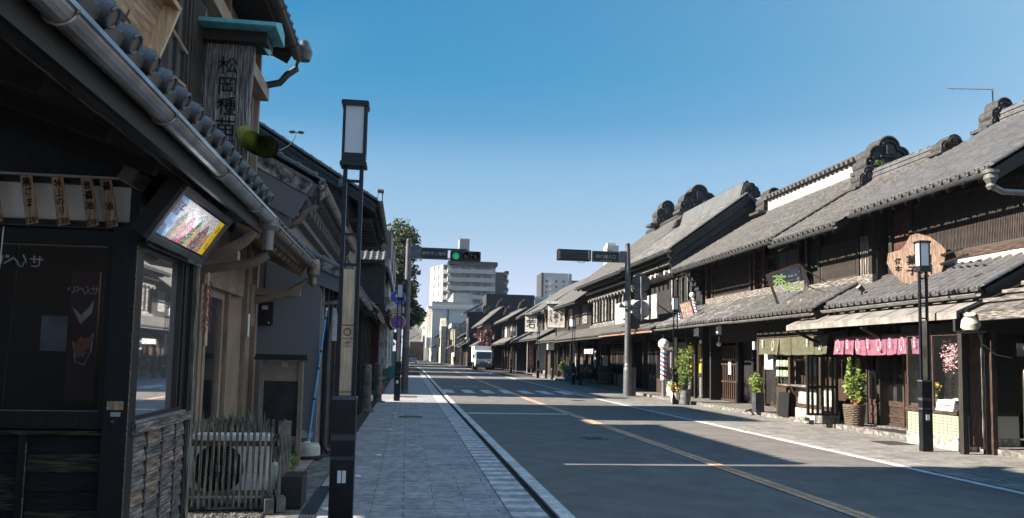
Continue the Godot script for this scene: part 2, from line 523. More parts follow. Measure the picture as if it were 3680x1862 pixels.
func light() -> void:
	var e := deg_to_rad(SUN_EL)
	var to_sun := Vector3(-cos(e), sin(e), -cos(e) * SUN_AZ).normalized()
	var sun := DirectionalLight3D.new()
	sun.name = "sun"
	add_child(sun)
	sun.basis = Basis.looking_at(-to_sun)
	sun.light_energy = 1.42
	sun.light_color = Color(1.0, 0.94, 0.86)
	sun.light_angular_distance = 0.5
	sun.shadow_enabled = true
	var w := WorldEnvironment.new()
	w.name = "world"
	var env := Environment.new()
	env.background_mode = Environment.BG_SKY
	env.tonemap_mode = Environment.TONE_MAPPER_LINEAR
	env.tonemap_exposure = 3.7
	env.sdfgi_enabled = true
	env.ssao_enabled = true
	env.ssil_enabled = true
	env.fog_enabled = true
	env.fog_density = 0.00015
	env.fog_light_color = Color(0.8, 0.86, 0.95)
	var sky := Sky.new()
	var ps := PanoramaSkyMaterial.new()
	ps.panorama = sky_picture(to_sun)
	sky.sky_material = ps
	env.sky = sky
	w.environment = env
	add_child(w)

# clear autumn air: deep blue overhead, pale to the horizon and towards the sun, with thin high cirrus
func sky_picture(to_sun: Vector3) -> ImageTexture:
	var W := 1024
	var H := 512
	var im := Image.create(W, H, false, Image.FORMAT_RGBF)
	var f := FastNoiseLite.new()
	f.seed = 4
	f.frequency = 1.1
	f.fractal_octaves = 5
	var keys := [0.0, 0.09, 0.163, 0.25, 0.30, 0.36, 0.44, 1.0]
	var cols := [Vector3(0.62, 0.68, 0.87), Vector3(0.55, 0.64, 0.84), Vector3(0.345, 0.53, 0.715), Vector3(0.21, 0.43, 0.665), Vector3(0.09, 0.32, 0.575), Vector3(0.042, 0.28, 0.525), Vector3(0.034, 0.245, 0.49), Vector3(0.03, 0.18, 0.41)]
	for y in H:
		var el := PI * (0.5 - (y + 0.5) / H)
		for x in W:
			var az := TAU * ((x + 0.5) / W - 0.5)
			var d := Vector3(sin(az) * cos(el), sin(el), -cos(az) * cos(el))
			var h := maxf(d.y, 0.0)
			var c: Vector3 = cols[-1]
			for i in keys.size() - 1:
				if h <= keys[i + 1]:
					c = (cols[i] as Vector3).lerp(cols[i + 1], (h - keys[i]) / (keys[i + 1] - keys[i]))
					break
			var s := d.dot(to_sun)
			var glow := exp((s - 1.0) * 4.6) * 0.9 + exp((s - 1.0) * 14.0) * 1.6
			c = c + (Vector3(0.80, 0.92, 0.98) - c * 0.75) * glow * 0.95
			if d.y > 0.02:
				var p := Vector3(d.x, 0, d.z) / (d.y + 0.18)
				var q := Vector3(p.x * 0.55 + p.z * 0.35, p.z * 1.5 - p.x * 0.6, 0)
				var ci := smoothstep(0.06, 0.7, f.get_noise_3dv(q) + 0.03) * smoothstep(0.02, 0.12, d.y) * smoothstep(0.75, 0.35, d.y) * smoothstep(0.02, 0.45, d.x)
				c = c.lerp(Vector3(0.56, 0.64, 0.80), ci * 0.4)
			if d.y < 0:
				c = c * 0.5
			im.set_pixel(x, y, Color(c.x, c.y, c.z) * 0.30)
	return ImageTexture.create_from_image(im)

# ---------------------------------------------------------------- shared small meshes
var tile_mesh: ArrayMesh
var eave_mesh: ArrayMesh
var round_mesh: ArrayMesh
var band_mesh: ArrayMesh

func tile_shape(w: float, l: float, cap: bool) -> G:
	var g := G.new()
	var k := 10
	var xs := []
	var ys := []
	for i in k + 1:
		var t := float(i) / k
		xs.append((t - 0.5) * w * 1.04)
		ys.append(0.075 * exp(-pow((t - 0.80) / 0.13, 2)) + 0.012 * pow(absf(t - 0.36) / 0.36, 2) * (1.0 if t < 0.6 else 0.0))
	var z0 := -l * 0.62
	var z1 := l * 0.5
	for i in k:
		var n0 := Vector3(-(ys[mini(i + 1, k)] - ys[maxi(i - 1, 0)]), w * 0.2, 0).normalized()
		var n1 := Vector3(-(ys[mini(i + 2, k)] - ys[i]), w * 0.2, 0).normalized()
		var a := Vector3(xs[i], ys[i], z0)
		var b := Vector3(xs[i + 1], ys[i + 1], z0)
		var c := Vector3(xs[i + 1], ys[i + 1] + 0.034, z1)
		var d := Vector3(xs[i], ys[i] + 0.034, z1)
		g.ts(a, b, c, n0, n1, n1)
		g.ts(a, c, d, n0, n1, n0)
		var th := Vector3(0, -0.024 if not cap else -0.06, 0)
		g.q(d, c, c + th, d + th)
	if cap:
		var o := Vector3(w * 0.31, 0.042, z1 - 0.02)
		g.cyl(o, o + Vector3(0, 0, 0.045), 0.054, 14)
		var ring := []
		for i in 13:
			ring.append(o + Vector3(cos(TAU * i / 12) * 0.045, sin(TAU * i / 12) * 0.045, 0.047))
		g.tube(ring, 0.009, 4)
	return g

func meshes() -> void:
	tile_mesh = tile_shape(0.265, 0.235, false).mesh()
	eave_mesh = tile_shape(0.265, 0.235, true).mesh()
	# a round ridge tile, 0.30 long on its z axis
	var g := G.new()
	var pr := []
	for i in 9:
		pr.append(Vector2(cos(PI * i / 8.0), sin(PI * i / 8.0)))
	for i in 8:
		var a: Vector2 = pr[i]
		var b: Vector2 = pr[i + 1]
		var na := Vector3(a.x, a.y, 0)
		var nb := Vector3(b.x, b.y, 0)
		for seg in [[-0.15, 0.078, 0.10, 0.075], [0.10, 0.092, 0.15, 0.092]]:
			var A := Vector3(a.x * seg[1], a.y * seg[1], seg[0])
			var B := Vector3(b.x * seg[1], b.y * seg[1], seg[0])
			var C := Vector3(b.x * seg[3], b.y * seg[3], seg[2])
			var D := Vector3(a.x * seg[3], a.y * seg[3], seg[2])
			g.ts(A, D, C, na, na, nb)
			g.ts(A, C, B, na, nb, nb)
		g.t(Vector3(0, 0, 0.15), Vector3(b.x * 0.092, b.y * 0.092, 0.15), Vector3(a.x * 0.092, a.y * 0.092, 0.15))
		g.t(Vector3(a.x * 0.092, a.y * 0.092, 0.1), Vector3(b.x * 0.092, b.y * 0.092, 0.1), Vector3(0, 0, 0.1))
	round_mesh = g.mesh()

# ---------------------------------------------------------------- roofs of pantiles
# O: lower near or far corner of the eave; U along the eave, V up the slope, U x N points down the slope
func slope(roof: Node3D, O: Vector3, U: Vector3, ul: float, V: Vector3, vl: float, mats: Array, nparts: int, caps := true) -> void:
	var N := V.cross(U).normalized()
	if N.y < 0:
		N = -N
	var Z := U.cross(N)
	var b := Basis(U, N, Z).rotated(U, 0.05)
	var nc := maxi(1, int(round(ul / 0.265)))
	var w := ul / nc
	var nr := maxi(1, int(round(vl / 0.235)))
	var l := vl / nr
	var bs := b * Basis.from_scale(Vector3(w / 0.265, 1, l / 0.235))
	var rest := []
	var made := 0
	for r in nr:
		for c in nc:
			var p := O + U * ((c + 0.5) * w) + V * ((r + 0.5) * l) + N * (0.035 + rng.randf_range(-0.003, 0.003))
			var xf := Transform3D(bs.rotated(N, rng.randf_range(-0.008, 0.008)), p)
			if made < nparts:
				piece(roof, "tile", eave_mesh if (r == 0 and caps) else tile_mesh, mats[rng.randi() % mats.size()], xf)
				made += 1
			elif r == 0 and caps:
				piece(roof, "tile", eave_mesh, mats[rng.randi() % mats.size()], xf)
			else:
				rest.append(xf)
	if rest.size():
		var sets := {}
		for x in rest:
			var m = rng.randi() % mats.size()
			if not sets.has(m):
				sets[m] = []
			sets[m].append(x)
		for m in sets:
			scatter(roof, "tile_field", tile_mesh, mats[m], sets[m], true)

# a row of round tiles from a to e, ends of each banded; the tiles sit on top of the line
func round_row(roof: Node3D, a: Vector3, e: Vector3, mat: Material, s := 1.0, up := Vector3.UP) -> void:
	var len := a.distance_to(e)
	var n := maxi(1, int(round(len / (0.30 * s))))
	var z := (a - e).normalized()
	var x := up.cross(z).normalized()
	var b := Basis(x, z.cross(x), z) * Basis.from_scale(Vector3(s, s, len / n / 0.30))
	for i in n:
		piece(roof, "ridge_tile", round_mesh, mat, Transform3D(b, a.lerp(e, (i + 0.5) / n)))

func cloud_outline(s: float, lobes: Array) -> PackedVector2Array:
	var p := PackedVector2Array()
	var o := Vector2(0, 0.25)
	for i in 49:
		var a := -0.25 * PI + 1.5 * PI * i / 48.0
		var d := Vector2(cos(a), sin(a))
		var best := 0.25
		for c in lobes:
			var f: Vector2 = Vector2(c[0], c[1]) - o
			var k := f.dot(d)
			var disc: float = c[2] * c[2] - (f.length_squared() - k * k)
			if disc > 0:
				best = maxf(best, k + sqrt(disc))
		var pt := o + d * best
		pt.y = maxf(pt.y, 0.0)
		if p.is_empty() or p[-1].distance_to(pt * s) > 0.004:
			p.append(pt * s)
	return p

const LOBES := [[0.0, 0.72, 0.34], [0.40, 0.46, 0.27], [-0.40, 0.46, 0.27], [0.62, 0.17, 0.2], [-0.62, 0.17, 0.2]]
const LOBES_TALL := [[0.0, 0.85, 0.3], [0.3, 0.5, 0.25], [-0.3, 0.5, 0.25], [0.36, 0.2, 0.2], [-0.36, 0.2, 0.2]]
const LOBES_LOW := [[0.0, 0.5, 0.36], [0.45, 0.26, 0.28], [-0.45, 0.26, 0.28]]

# cloud-shaped ridge-end ornament on a roof; front looks along +z or -z
func oni(roof: Node3D, at: Vector3, s: float, depth: float, lobes: Array, front := 1.0) -> void:
	var g := G.new()
	var ol := cloud_outline(s, lobes)
	var bz := Basis.IDENTITY if front > 0 else Basis(Vector3.UP, PI)
	var xf := Transform3D(bz, at)
	g.prism(ol, xf * Transform3D(Basis.IDENTITY, Vector3(0, 0, -depth)), depth)
	for k in [[0.97, 0.055, 0.01], [0.80, 0.04, 0.03]]:
		var line := []
		for p in ol:
			var c := Vector2(0, 0.25 * s)
			var q: Vector2 = c + (p - c) * k[0]
			line.append(xf * Vector3(q.x, q.y, k[2]))
		g.tube(line, k[1] * s, 6)
	# boss and foot scrolls
	g.obox(xf * Vector3(0, 0.62 * s, 0.04 * s), Vector3(0.24, 0.3, 0.12) * s)
	g.obox(xf * Vector3(0, 0.40 * s, 0.06 * s), Vector3(0.66, 0.05, 0.1) * s)
	for sx in [-1, 1]:
		var sp := []
		for i in 11:
			var a := PI * 0.5 + i * 0.6
			var rr := 0.17 - i * 0.013
			sp.append(xf * Vector3((0.36 + cos(a) * rr) * sx * s, (0.2 + sin(a) * rr) * s, 0.05 * s))
		g.tube(sp, 0.032 * s, 5)
	g.obox(xf * Vector3(0, -0.05 * s, -depth * 0.4), Vector3(1.75 * s, 0.12 * s, depth + 0.16))
	part(roof, "ridge_end_ornament", g, M.oni_clay, true)

# stacked ridge along z from z0 to z1 (any order) on x, base height y
func ridge(roof: Node3D, x: float, y: float, z0: float, z1: float, layers: int, mat: Material, lh := 0.07, w := 0.34) -> float:
	var n := maxi(2, int(absf(z1 - z0) / 0.4))
	for i in layers:
		var g := G.new()
		var ww := w * (1.0 - 0.06 * i) + (0.05 if i % 2 == 0 else 0.0)
		for k in n:
			var a := lerpf(z0, z1, float(k) / n)
			var b := lerpf(z0, z1, (k + 0.975) / n)
			g.box(x - ww * 0.5, y + i * lh, a, x + ww * 0.5, y + (i + 0.72) * lh, b)
		g.box(x - ww * 0.36, y + i * lh, z0, x + ww * 0.36, y + (i + 1.0) * lh, z1)
		part(roof, "ridge_course", g, mat, true)
	var top := y + layers * lh
	round_row(roof, Vector3(x, top, minf(z0, z1)), Vector3(x, top, maxf(z0, z1)), mat, 1.1)
	return top

func half_gutter(parent: Node3D, a: Vector3, e: Vector3, r: float, mat: Material, called := "gutter") -> MeshInstance3D:
	var g := G.new()
	var z := (e - a).normalized()
	var x := Vector3.UP.cross(z).normalized()
	var k := 8
	for i in k:
		var t0 := PI + PI * i / k
		var t1 := PI + PI * (i + 1) / k
		var o0 := x * cos(t0) * r + Vector3.UP * sin(t0) * r
		var o1 := x * cos(t1) * r + Vector3.UP * sin(t1) * r
		g.q(a + o0, e + o0, e + o1, a + o1)
		g.q(a + o0 * 0.9, a + o1 * 0.9, e + o1 * 0.9, e + o0 * 0.9)
	for s in [-1, 1]:
		g.bar(a + x * r * s, e + x * r * s, 0.02, 0.022)
	var n := int(a.distance_to(e) / 1.2)
	for i in n + 1:
		var p := a.lerp(e, (i + 0.5) / (n + 1.0))
		var ring := []
		for j in 7:
			var t := PI + PI * j / 6.0
			ring.append(p + x * cos(t) * (r + 0.006) + Vector3.UP * sin(t) * (r + 0.006))
		g.tube(ring, 0.009, 4)
	return part(parent, called, g, mat)

# upright slats in a frame on a plane of constant x (a to b along z) ; out = -1 when the street is at smaller x
func lattice(parent: Node3D, x: float, y0: float, y1: float, z0: float, z1: float, n: int, sw: float, mat: Material, rails: Array, out := -1.0, backing: Material = null, fw := 0.07) -> Node3D:
	var g := G.new()
	var lo := minf(z0, z1)
	var hi := maxf(z0, z1)
	g.box(x - 0.035, y0, lo, x + 0.035, y0 + fw, hi)
	g.box(x - 0.035, y1 - fw, lo, x + 0.035, y1, hi)
	g.box(x - 0.033, y0 + fw, lo, x + 0.033, y1 - fw, lo + fw)
	g.box(x - 0.033, y0 + fw, hi - fw, x + 0.033, y1 - fw, hi)
	for r in rails:
		g.box(x - 0.012, r - 0.018, lo + fw, x + 0.012, r + 0.018, hi - fw)
	var fr := part(parent, "lattice_window", g, mat)
	if backing:
		var bk := G.new()
		bk.box(x - out * 0.1, y0, lo, x - out * 0.12, y1, hi)
		part(fr, "shutter_backing", bk, backing, true)
	var sl := G.new()
	sl.obox(Vector3.ZERO, Vector3(0.034, y1 - y0 - fw * 2, sw))
	var sm := sl.mesh()
	for i in n:
		var z := lerpf(lo + fw, hi - fw, (i + 0.5) / n)
		piece(fr, "slat", sm, mat, Transform3D(Basis.IDENTITY, Vector3(x + out * 0.03, (y0 + y1) * 0.5, z)))
	return fr

# rough leaves spread through an ellipsoid
func foliage(c: Vector3, r: Vector3, n: int, size: float, sd: int, clumps := 14) -> G:
	var rg := RandomNumberGenerator.new()
	rg.seed = sd
	var cl := []
	for i in clumps:
		var d := Vector3(rg.randfn(), rg.randfn(), rg.randfn()).normalized() * pow(rg.randf(), 0.45)
		cl.append([c + d * r * 0.82, rg.randf_range(0.22, 0.46)])
	var g := G.new()
	for i in n:
		var k = cl[rg.randi() % clumps]
		var d := Vector3(rg.randfn(), rg.randfn(), rg.randfn()).normalized() * pow(rg.randf(), 0.5)
		var p: Vector3 = k[0] + d * r * k[1]
		var a := Vector3(rg.randfn(), rg.randfn() * 0.6, rg.randfn()).normalized()
		var b := a.cross(Vector3(rg.randfn(), rg.randfn(), rg.randfn())).normalized()
		var s := size * rg.randf_range(0.6, 1.25)
		a *= s
		b *= s * 0.42
		g.t(p - a, p + b, p + a)
		g.t(p - a, p + a, p - b)
	return g

# ---------------------------------------------------------------- ground
func gy(d: float) -> float:
	return 0.0 if d < 30.0 else (d - 30.0) * 0.005

# the street swings gently to the left at its far end
func bend(d: float) -> float:
	return 0.0 if d < 84.0 else 0.0375 * ((d - 94.0) + sqrt((d - 94.0) * (d - 94.0) + 300.0)) - 0.37

const STEPS := [-30.0, 0.0, 4.0, 10.0, 20.0, 30.0, 45.0, 60.0, 80.0, 84.0, 92.0, 100.0, 108.0, 116.0, 130.0, 145.0, 160.0, 200.0, 260.0]

func strip(x0: float, x1: float, d0: float, d1: float, y: float) -> G:
	var g := G.new()
	var ds := [d0]
	for s in STEPS:
		if s > d0 and s < d1:
			ds.append(s)
	ds.append(d1)
	for i in ds.size() - 1:
		var a: float = ds[i]
		var b: float = ds[i + 1]
		var ba := bend(a)
		var bb := bend(b)
		g.q(Vector3(x0 - ba, gy(a) + y, -a), Vector3(x0 - bb, gy(b) + y, -b), Vector3(x1 - bb, gy(b) + y, -b), Vector3(x1 - ba, gy(a) + y, -a))
	return g

func ground() -> void:
	var g := G.new()
	var ds := [-400.0, -30.0, 30.0, 60.0, 100.0, 160.0, 260.0, 1500.0]
	for i in ds.size() - 1:
		var ya: float = gy(minf(ds[i], 260.0)) - 0.05
		var yb: float = gy(minf(ds[i + 1], 260.0)) - 0.05
		g.q(Vector3(-900, ya, -ds[i]), Vector3(-900, yb, -ds[i + 1]), Vector3(900, yb, -ds[i + 1]), Vector3(900, ya, -ds[i]))
	struct("ground", g, M.ground_earth)
	struct("road", strip(1.58, 8.14, -20, 250, -0.012), M.asphalt)
	var lp := struct("left_pavement", strip(-1.34, 1.5, -20, 240, -0.016), M.joint)
	struct("gutter_channel", strip(1.5, 1.585, -20, 240, -0.03), M.gutter_dark)
	var rp := struct("right_pavement", strip(8.13, 11.02, -20, 240, -0.014), M.joint)
	var ap := G.new()
	for k in 40:
		var a := 6.0 + k * 1.5
		var y := gy(a) + 0.1
		ap.box(10.98, y - 0.14, -a - 0.01, 11.16, y + 0.012, -a - 1.49)
	ap.add(strip(11.16, 16.0, 4, 130, 0.1), Transform3D())
	struct("forecourt", ap, M.concrete)
	# road paint, 4 mm above the asphalt
	var pw := G.new()
	pw.add(strip(1.6, 1.76, -20, 200, -0.004), Transform3D())
	pw.add(strip(7.93, 8.09, -20, 200, -0.004), Transform3D())
	pw.box(1.8, -0.03, -22.25, 4.82, -0.004, -22.55)
	struct("edge_line", pw, M.paint_white)
	var po := G.new()
	po.add(strip(4.79, 4.902, -20, 200, -0.003), Transform3D())
	po.add(strip(4.92, 5.03, -20, 200, -0.003), Transform3D())
	struct("centre_line", po, M.paint_orange)
	var cw := struct("crossing", G.new().box(1.9, -0.02, -34.7, 1.91, -0.0085, -34.71), M.paint_white)
	for i in 7:
		var x := 1.78 + i * 0.93
		var y := gy(36) - 0.002
		piece(cw, "stripe", G.new().box(-0.235, -0.008, -1.5, 0.235, 0.0, 1.5).mesh(), M.paint_white, Transform3D(Basis(Vector3.RIGHT, -0.005 * -1.0), Vector3(x + 0.2, y + 0.002, -36.2)))
	var dz := G.new()
	for k in [[2.6, 41.5, 1.3], [3.2, 52.0, 1.1], [2.9, 66.0, 1.2], [6.4, 66.5, 1.3], [6.2, 58.0, 1.2]]:
		dz.box(k[0], gy(k[1]) - 0.03, -k[1], k[0] + k[2], gy(k[1]) - 0.003, -k[1] - 0.22)
	struct("lane_mark", dz, M.paint_white)
	# paving: running bond, 300 nearest stones single, the rest one field
	paving(lp, -1.0, 1.10, 0.67, 0.2, 6.4, 60.0, ["paver0", "paver1", "paver2", "paver3"], 250)
	border(lp, 1.11, 1.49, 0.2, 6.4, 70.0, 50)
	paving(rp, 8.56, 10.96, 0.8, 0.26, 6.6, 62.0, ["paver_far0", "paver_far1", "paver_far2", "paver_far3"], 240)
	border(rp, 8.15, 8.55, 0.26, 6.6, 62.0, 60, "paver_mark", "paver_far1")
	# concrete strip, slotted drain and pink tiles before the seed shop
	struct("kerb", strip(-1.34, -1.0, 5.0, 12.2, 0.01), M.concrete)
	var dr := struct("drain", strip(-1.02, -0.86, 5.0, 9.6, 0.006), M.gutter_dark)
	for i in 6:
		var x := -1.01 + i * 0.028
		piece(dr, "grating_bar", G.new().box(-0.009, -0.02, -2.2, 0.009, 0.012, 2.2).mesh(), M.steel_dark, Transform3D(Basis.IDENTITY, Vector3(x, 0.0, -7.3)))
	var yard := struct("shop_forecourt", G.new().box(-2.5, -0.04, -8.2, -1.34, 0.018, -12.1), M.joint)
	for i in 13:
		for j in 4:
			var z := -8.3 - i * 0.3
			if z > -12.0:
				piece(yard, "paving_tile", G.new().box(-0.14, -0.02, -0.145, 0.14, 0.006, 0.145).mesh() if i + j == 0 else yard.get_child(0).mesh, M.paver_pink, Transform3D(Basis.IDENTITY, Vector3(-1.49 - j * 0.285, 0.022 + rng.randf() * 0.002, z)))
	struct("gravel_bed", G.new().box(-3.5, -0.04, -5.0, -1.34, 0.012, -8.2), M.gutter_dark).set_meta("kind", "structure")
	var gr := []
	for i in 2600:
		gr.append(Transform3D(Basis.from_euler(Vector3(rng.randf() * 6, rng.randf() * 6, 0)) * Basis.from_scale(Vector3(1, 0.7, 1.3) * rng.randf_range(0.6, 1.3)), Vector3(rng.randf_range(-2.2, -1.36), 0.016, rng.randf_range(-8.0, -6.9))))
	scatter(self, "gravel", G.new().obox(Vector3.ZERO, Vector3(0.02, 0.016, 0.02)).mesh(), M.stone_grey, gr)
	get_child(-1).name = "gravel"
	for k in [[3.23, 32.2, "manhole cover in the left lane just short of the crossing"], [6.87, 30.0, "manhole cover in the right lane just short of the crossing"], [3.9, 15.5, "manhole cover in the near left lane"]]:
		var mh := thing("manhole_cover", k[2], "manhole cover", Vector3(k[0], gy(k[1]) - 0.012, -k[1]), "manhole covers in the road")
		part(mh, "rim", G.new().lathe([Vector2(0.27, 0.003), Vector2(0.31, 0.003)], Vector3.ZERO, 28), M.gutter_dark, true)
		part(mh, "lid", G.new().cyl(Vector3(0, -0.02, 0), Vector3(0, 0.004, 0), 0.27, 28), M.steel_dark, true)
		for i in 5:
			part(mh, "lid_rib", G.new().box(-0.2, 0.004, -0.165 + i * 0.08, 0.2, 0.007, -0.15 + i * 0.08), M.gutter_dark, true)
	# covers, gratings and studs set into the pavement
	for k in [[0.14, 20.6, 0.62, 0.5, "leafy rust coloured drain grate across the left pavement, the nearer one"], [0.08, 31.0, 0.75, 1.0, "rust coloured drain grate on the left pavement near the traffic pole"]]:
		var o := thing("drain_grate", k[4], "drain grate", Vector3(k[0], gy(k[1]), -k[1]), "drain grates in the left pavement")
		part(o, "frame", G.new().box(-k[2] * 0.5, -0.02, -k[3] * 0.5, k[2] * 0.5, 0.004, k[3] * 0.5), M.gutter_dark, true)
		for i in 9:
			part(o, "bar", G.new().box(-k[2] * 0.5 + i * k[2] / 9.0 + 0.01, -0.01, -k[3] * 0.46, -k[2] * 0.5 + (i + 0.55) * k[2] / 9.0, 0.012, k[3] * 0.46), M.leaf_rust, true)
	var studs := [[-0.62, 10.4, "largest"], [-0.42, 12.6, "second"], [-0.35, 17.0, "third"], [-0.78, 8.2, "nearest"], [0.05, 25.5, "farthest"], [-0.32, 22.0, "fourth"]]
	for k in studs:
		var g2 := G.new().cyl(Vector3(0, -0.01, 0), Vector3(0, 0.012, 0), 0.055, 16)
		solo("survey_plate", g2, M.enamel_white, "%s small round white metal plate set in the left paving" % k[2], "ground plate", "round plates in the left paving", Vector3(k[0], 0, -k[1]))

func paving(par: Node3D, x0: float, x1: float, w: float, l: float, d0: float, d1: float, mats: Array, single: int) -> void:
	var g := G.new().box(-0.5, -0.03, -0.5, 0.5, 0.0, 0.5)
	var m := g.mesh()
	var rest := {}
	var made := 0
	var r := 0
	var d := d0
	while d < d1:
		var off := w * (0.5 if r % 2 else 0.0)
		var x := x0 - off
		while x < x1 - 0.02:
			var a := maxf(x, x0)
			var b := minf(x + w, x1)
			if b - a > 0.03:
				var y := gy(d + l * 0.5) + rng.randf_range(-0.0015, 0.0015)
				var xf := Transform3D(Basis.from_scale(Vector3(b - a - 0.008, 1, l - 0.006)), Vector3((a + b) * 0.5, y, -d - l * 0.5))
				var mm: String = mats[rng.randi() % mats.size()]
				if made < single:
					piece(par, "paving_stone", m, M[mm], xf)
					made += 1
				else:
					if not rest.has(mm):
						rest[mm] = []
					rest[mm].append(xf)
			x += w
		d += l
		r += 1
	for k in rest:
		scatter(par, "paving_stone_field", m, M[k], rest[k])

func border(par: Node3D, x0: float, x1: float, l: float, d0: float, d1: float, single: int, light := "paver_light", dark := "paver1") -> void:
	var m := G.new().box(-0.5, -0.03, -0.5, 0.5, 0.0, 0.5).mesh()
	var rest := {light: [], dark: []}
	var n := int((d1 - d0) / l)
	for i in n:
		var d := d0 + i * l
		var k := light if i % 2 else dark
		var xf := Transform3D(Basis.from_scale(Vector3(x1 - x0, 1, l - 0.008)), Vector3((x0 + x1) * 0.5, gy(d + l * 0.5), -d - l * 0.5))
		if i < single:
			piece(par, "border_stone", m, M[k], xf)
		else:
			rest[k].append(xf)
	for k in rest:
		scatter(par, "border_stone_field", m, M[k], rest[k])

const NEW_TILES := ["kawara", "kawara_b", "kawara_c"]
const OLD_TILES := ["kawara_old", "kawara_old_b", "kawara_old_c"]

func mats(a: Array) -> Array:
	var o := []
	for k in a:
		o.append(M[k])
	return o

# one pitched roof facing the street: eave on xe at height ye, up to xr; ends at depths z0 and z1
func pitched(root: Node3D, xe: float, ye: float, xr: float, pitch: float, z0: float, z1: float, tiles: Array, n: int, under: Material, verge := 3) -> MeshInstance3D:
	var dir := signf(xr - xe)
	var yr := ye + pitch * absf(xr - xe)
	var V := Vector3(dir, pitch, 0).normalized()
	var N := Vector3(-dir * pitch, 1, 0).normalized()
	var vl := Vector2(xr - xe, yr - ye).length()
	var g := G.new()
	var mid := Vector3((xe + xr) * 0.5, (ye + yr) * 0.5, -(z0 + z1) * 0.5)
	g.obox(mid - N * 0.05 + V * 0.05, Vector3(vl - 0.1, 0.09, z1 - z0 - 0.02), Basis(V, N, V.cross(N)))
	var roof := part(root, "roof", g, under)
	var U := Vector3(0, 0, dir)
	slope(roof, Vector3(xe, ye, -z1 if dir > 0 else -z0), U, z1 - z0, V, vl, tiles, n)
	var A := Vector3(xe, ye, 0) + N * 0.06 + V * 0.1
	var B := Vector3(xr, yr, 0) + N * 0.06
	for k in [[1, z0 + 0.07], [2, z1 - 0.07]]:
		if verge & k[0]:
			round_row(roof, A + Vector3(0, 0, -k[1]), B + Vector3(0, 0, -k[1]), tiles[0], 1.0, N)
			var bd := G.new()
			bd.obox(mid * Vector3(1, 1, 0) - N * 0.13 + Vector3(0, 0, -k[1]), Vector3(vl, 0.22, 0.05), Basis(V, N, V.cross(N)))
			part(roof, "barge_board", bd, under, true)
	return roof

func rafters(root: Node3D, xe: float, ye: float, xf: float, pitch: float, z0: float, z1: float, mat: Material, gap := 0.42, sz := 0.08) -> void:
	var dir := signf(xf - xe)
	var a := Vector3(xe + dir * 0.1, ye - 0.13, 0)
	var b := Vector3(xf, ye - 0.13 + pitch * (absf(xf - xe)), 0)
	var proto := G.new().bar(a, b, sz, sz)
	var m := proto.mesh()
	var n := int((z1 - z0) / gap)
	for i in n:
		piece(root, "rafter", m, mat, Transform3D(Basis.IDENTITY, Vector3(0, 0, -z0 - (i + 0.5) * (z1 - z0) / n)))

# a two-storey storehouse: upper body with gables, hollow ground floor
func house(c: Dictionary) -> Node3D:
	var dir := signf(c.xr - c.xe)
	var root := thing(c.name, c.label, c.get("cat", "building"), Vector3(c.xf, gy(c.z0), -(c.z0 + c.z1) * 0.5), c.get("group", ""))
	var yr: float = c.ye + c.p * absf(c.xr - c.xe)
	var yf: float = c.ye + c.p * absf(c.xf - c.xe) - 0.12
	var w0: float = c.get("w0", c.z0 + 0.25)
	var w1: float = c.get("w1", c.z1 - 0.25)
	var yb: float = c.get("yb", 2.75)
	var xb: float = c.xr + dir * 5.0
	var poly := PackedVector2Array([Vector2(c.xf, yb), Vector2(c.xf, yf), Vector2(c.xr, yr - 0.12), Vector2(xb, yr - 0.12 - c.p * 5.0), Vector2(xb, yb)])
	part(root, "wall", G.new().prism(poly, Transform3D(Basis.IDENTITY, Vector3(0, 0, -w1)), w1 - w0), c.wall)
	var g := G.new()
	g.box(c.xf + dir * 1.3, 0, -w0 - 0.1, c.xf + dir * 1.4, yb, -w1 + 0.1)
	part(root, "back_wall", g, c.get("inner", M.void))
	for z in [w0, w1 - 0.14]:
		part(root, "side_wall", G.new().box(c.xf + dir * 0.02, 0, -z, xb, yb, -z - 0.14), c.get("side", c.wall))
	# rear slope, never faced by the street
	var Vb := Vector3(dir, -c.p, 0).normalized()
	var rl := 5.6 / absf(Vb.x)
	part(root, "rear_roof", G.new().obox(Vector3(c.xr, yr, -(c.z0 + c.z1) * 0.5) + Vb * rl * 0.5, Vector3(rl, 0.12, c.z1 - c.z0), Basis(Vb, Vector3(dir * c.p, 1, 0).normalized(), Vector3(0, 0, 1) if dir > 0 else Vector3(0, 0, 1))), M.kawara_c)
	var roof := pitched(root, c.xe, c.ye, c.xr, c.p, c.z0, c.z1, mats(c.tiles), c.n, c.get("under", M.dark_wood_z), c.get("verge", 3))
	if c.get("layers", 0) > 0:
		ridge(roof, c.xr, yr - 0.02, -c.z0 - 0.25, -c.z1 + 0.25, c.layers, c.get("ridge_mat", mats(c.tiles)[1]))
	if c.get("gutter", true):
		half_gutter(root, Vector3(c.xe - dir * 0.06, c.ye - 0.06, -c.z0), Vector3(c.xe - dir * 0.06, c.ye - 0.06, -c.z1), 0.065, c.get("gutter_mat", M.steel_dark))
	rafters(root, c.xe, c.ye, c.xf, c.p, w0, w1, c.get("under", M.dark_wood_z))
	if c.has("low"):
		var l: Dictionary = c.low
		var lp: float = (l.yt - l.ye) / absf(l.xt - l.xe)
		pitched(root, l.xe, l.ye, l.xt, lp, l.z0, l.z1, mats(l.get("tiles", c.tiles)), l.n, M.dark_wood_z, l.get("verge", 3))
		rafters(root, l.xe, l.ye, l.xt, lp, l.z0 + 0.1, l.z1 - 0.1, M.dark_wood_z, 0.4)
		half_gutter(root, Vector3(l.xe - dir * 0.06, l.ye - 0.06, -l.z0), Vector3(l.xe - dir * 0.06, l.ye - 0.06, -l.z1), 0.06, l.get("gutter_mat", M.gutter_grey))
	return root

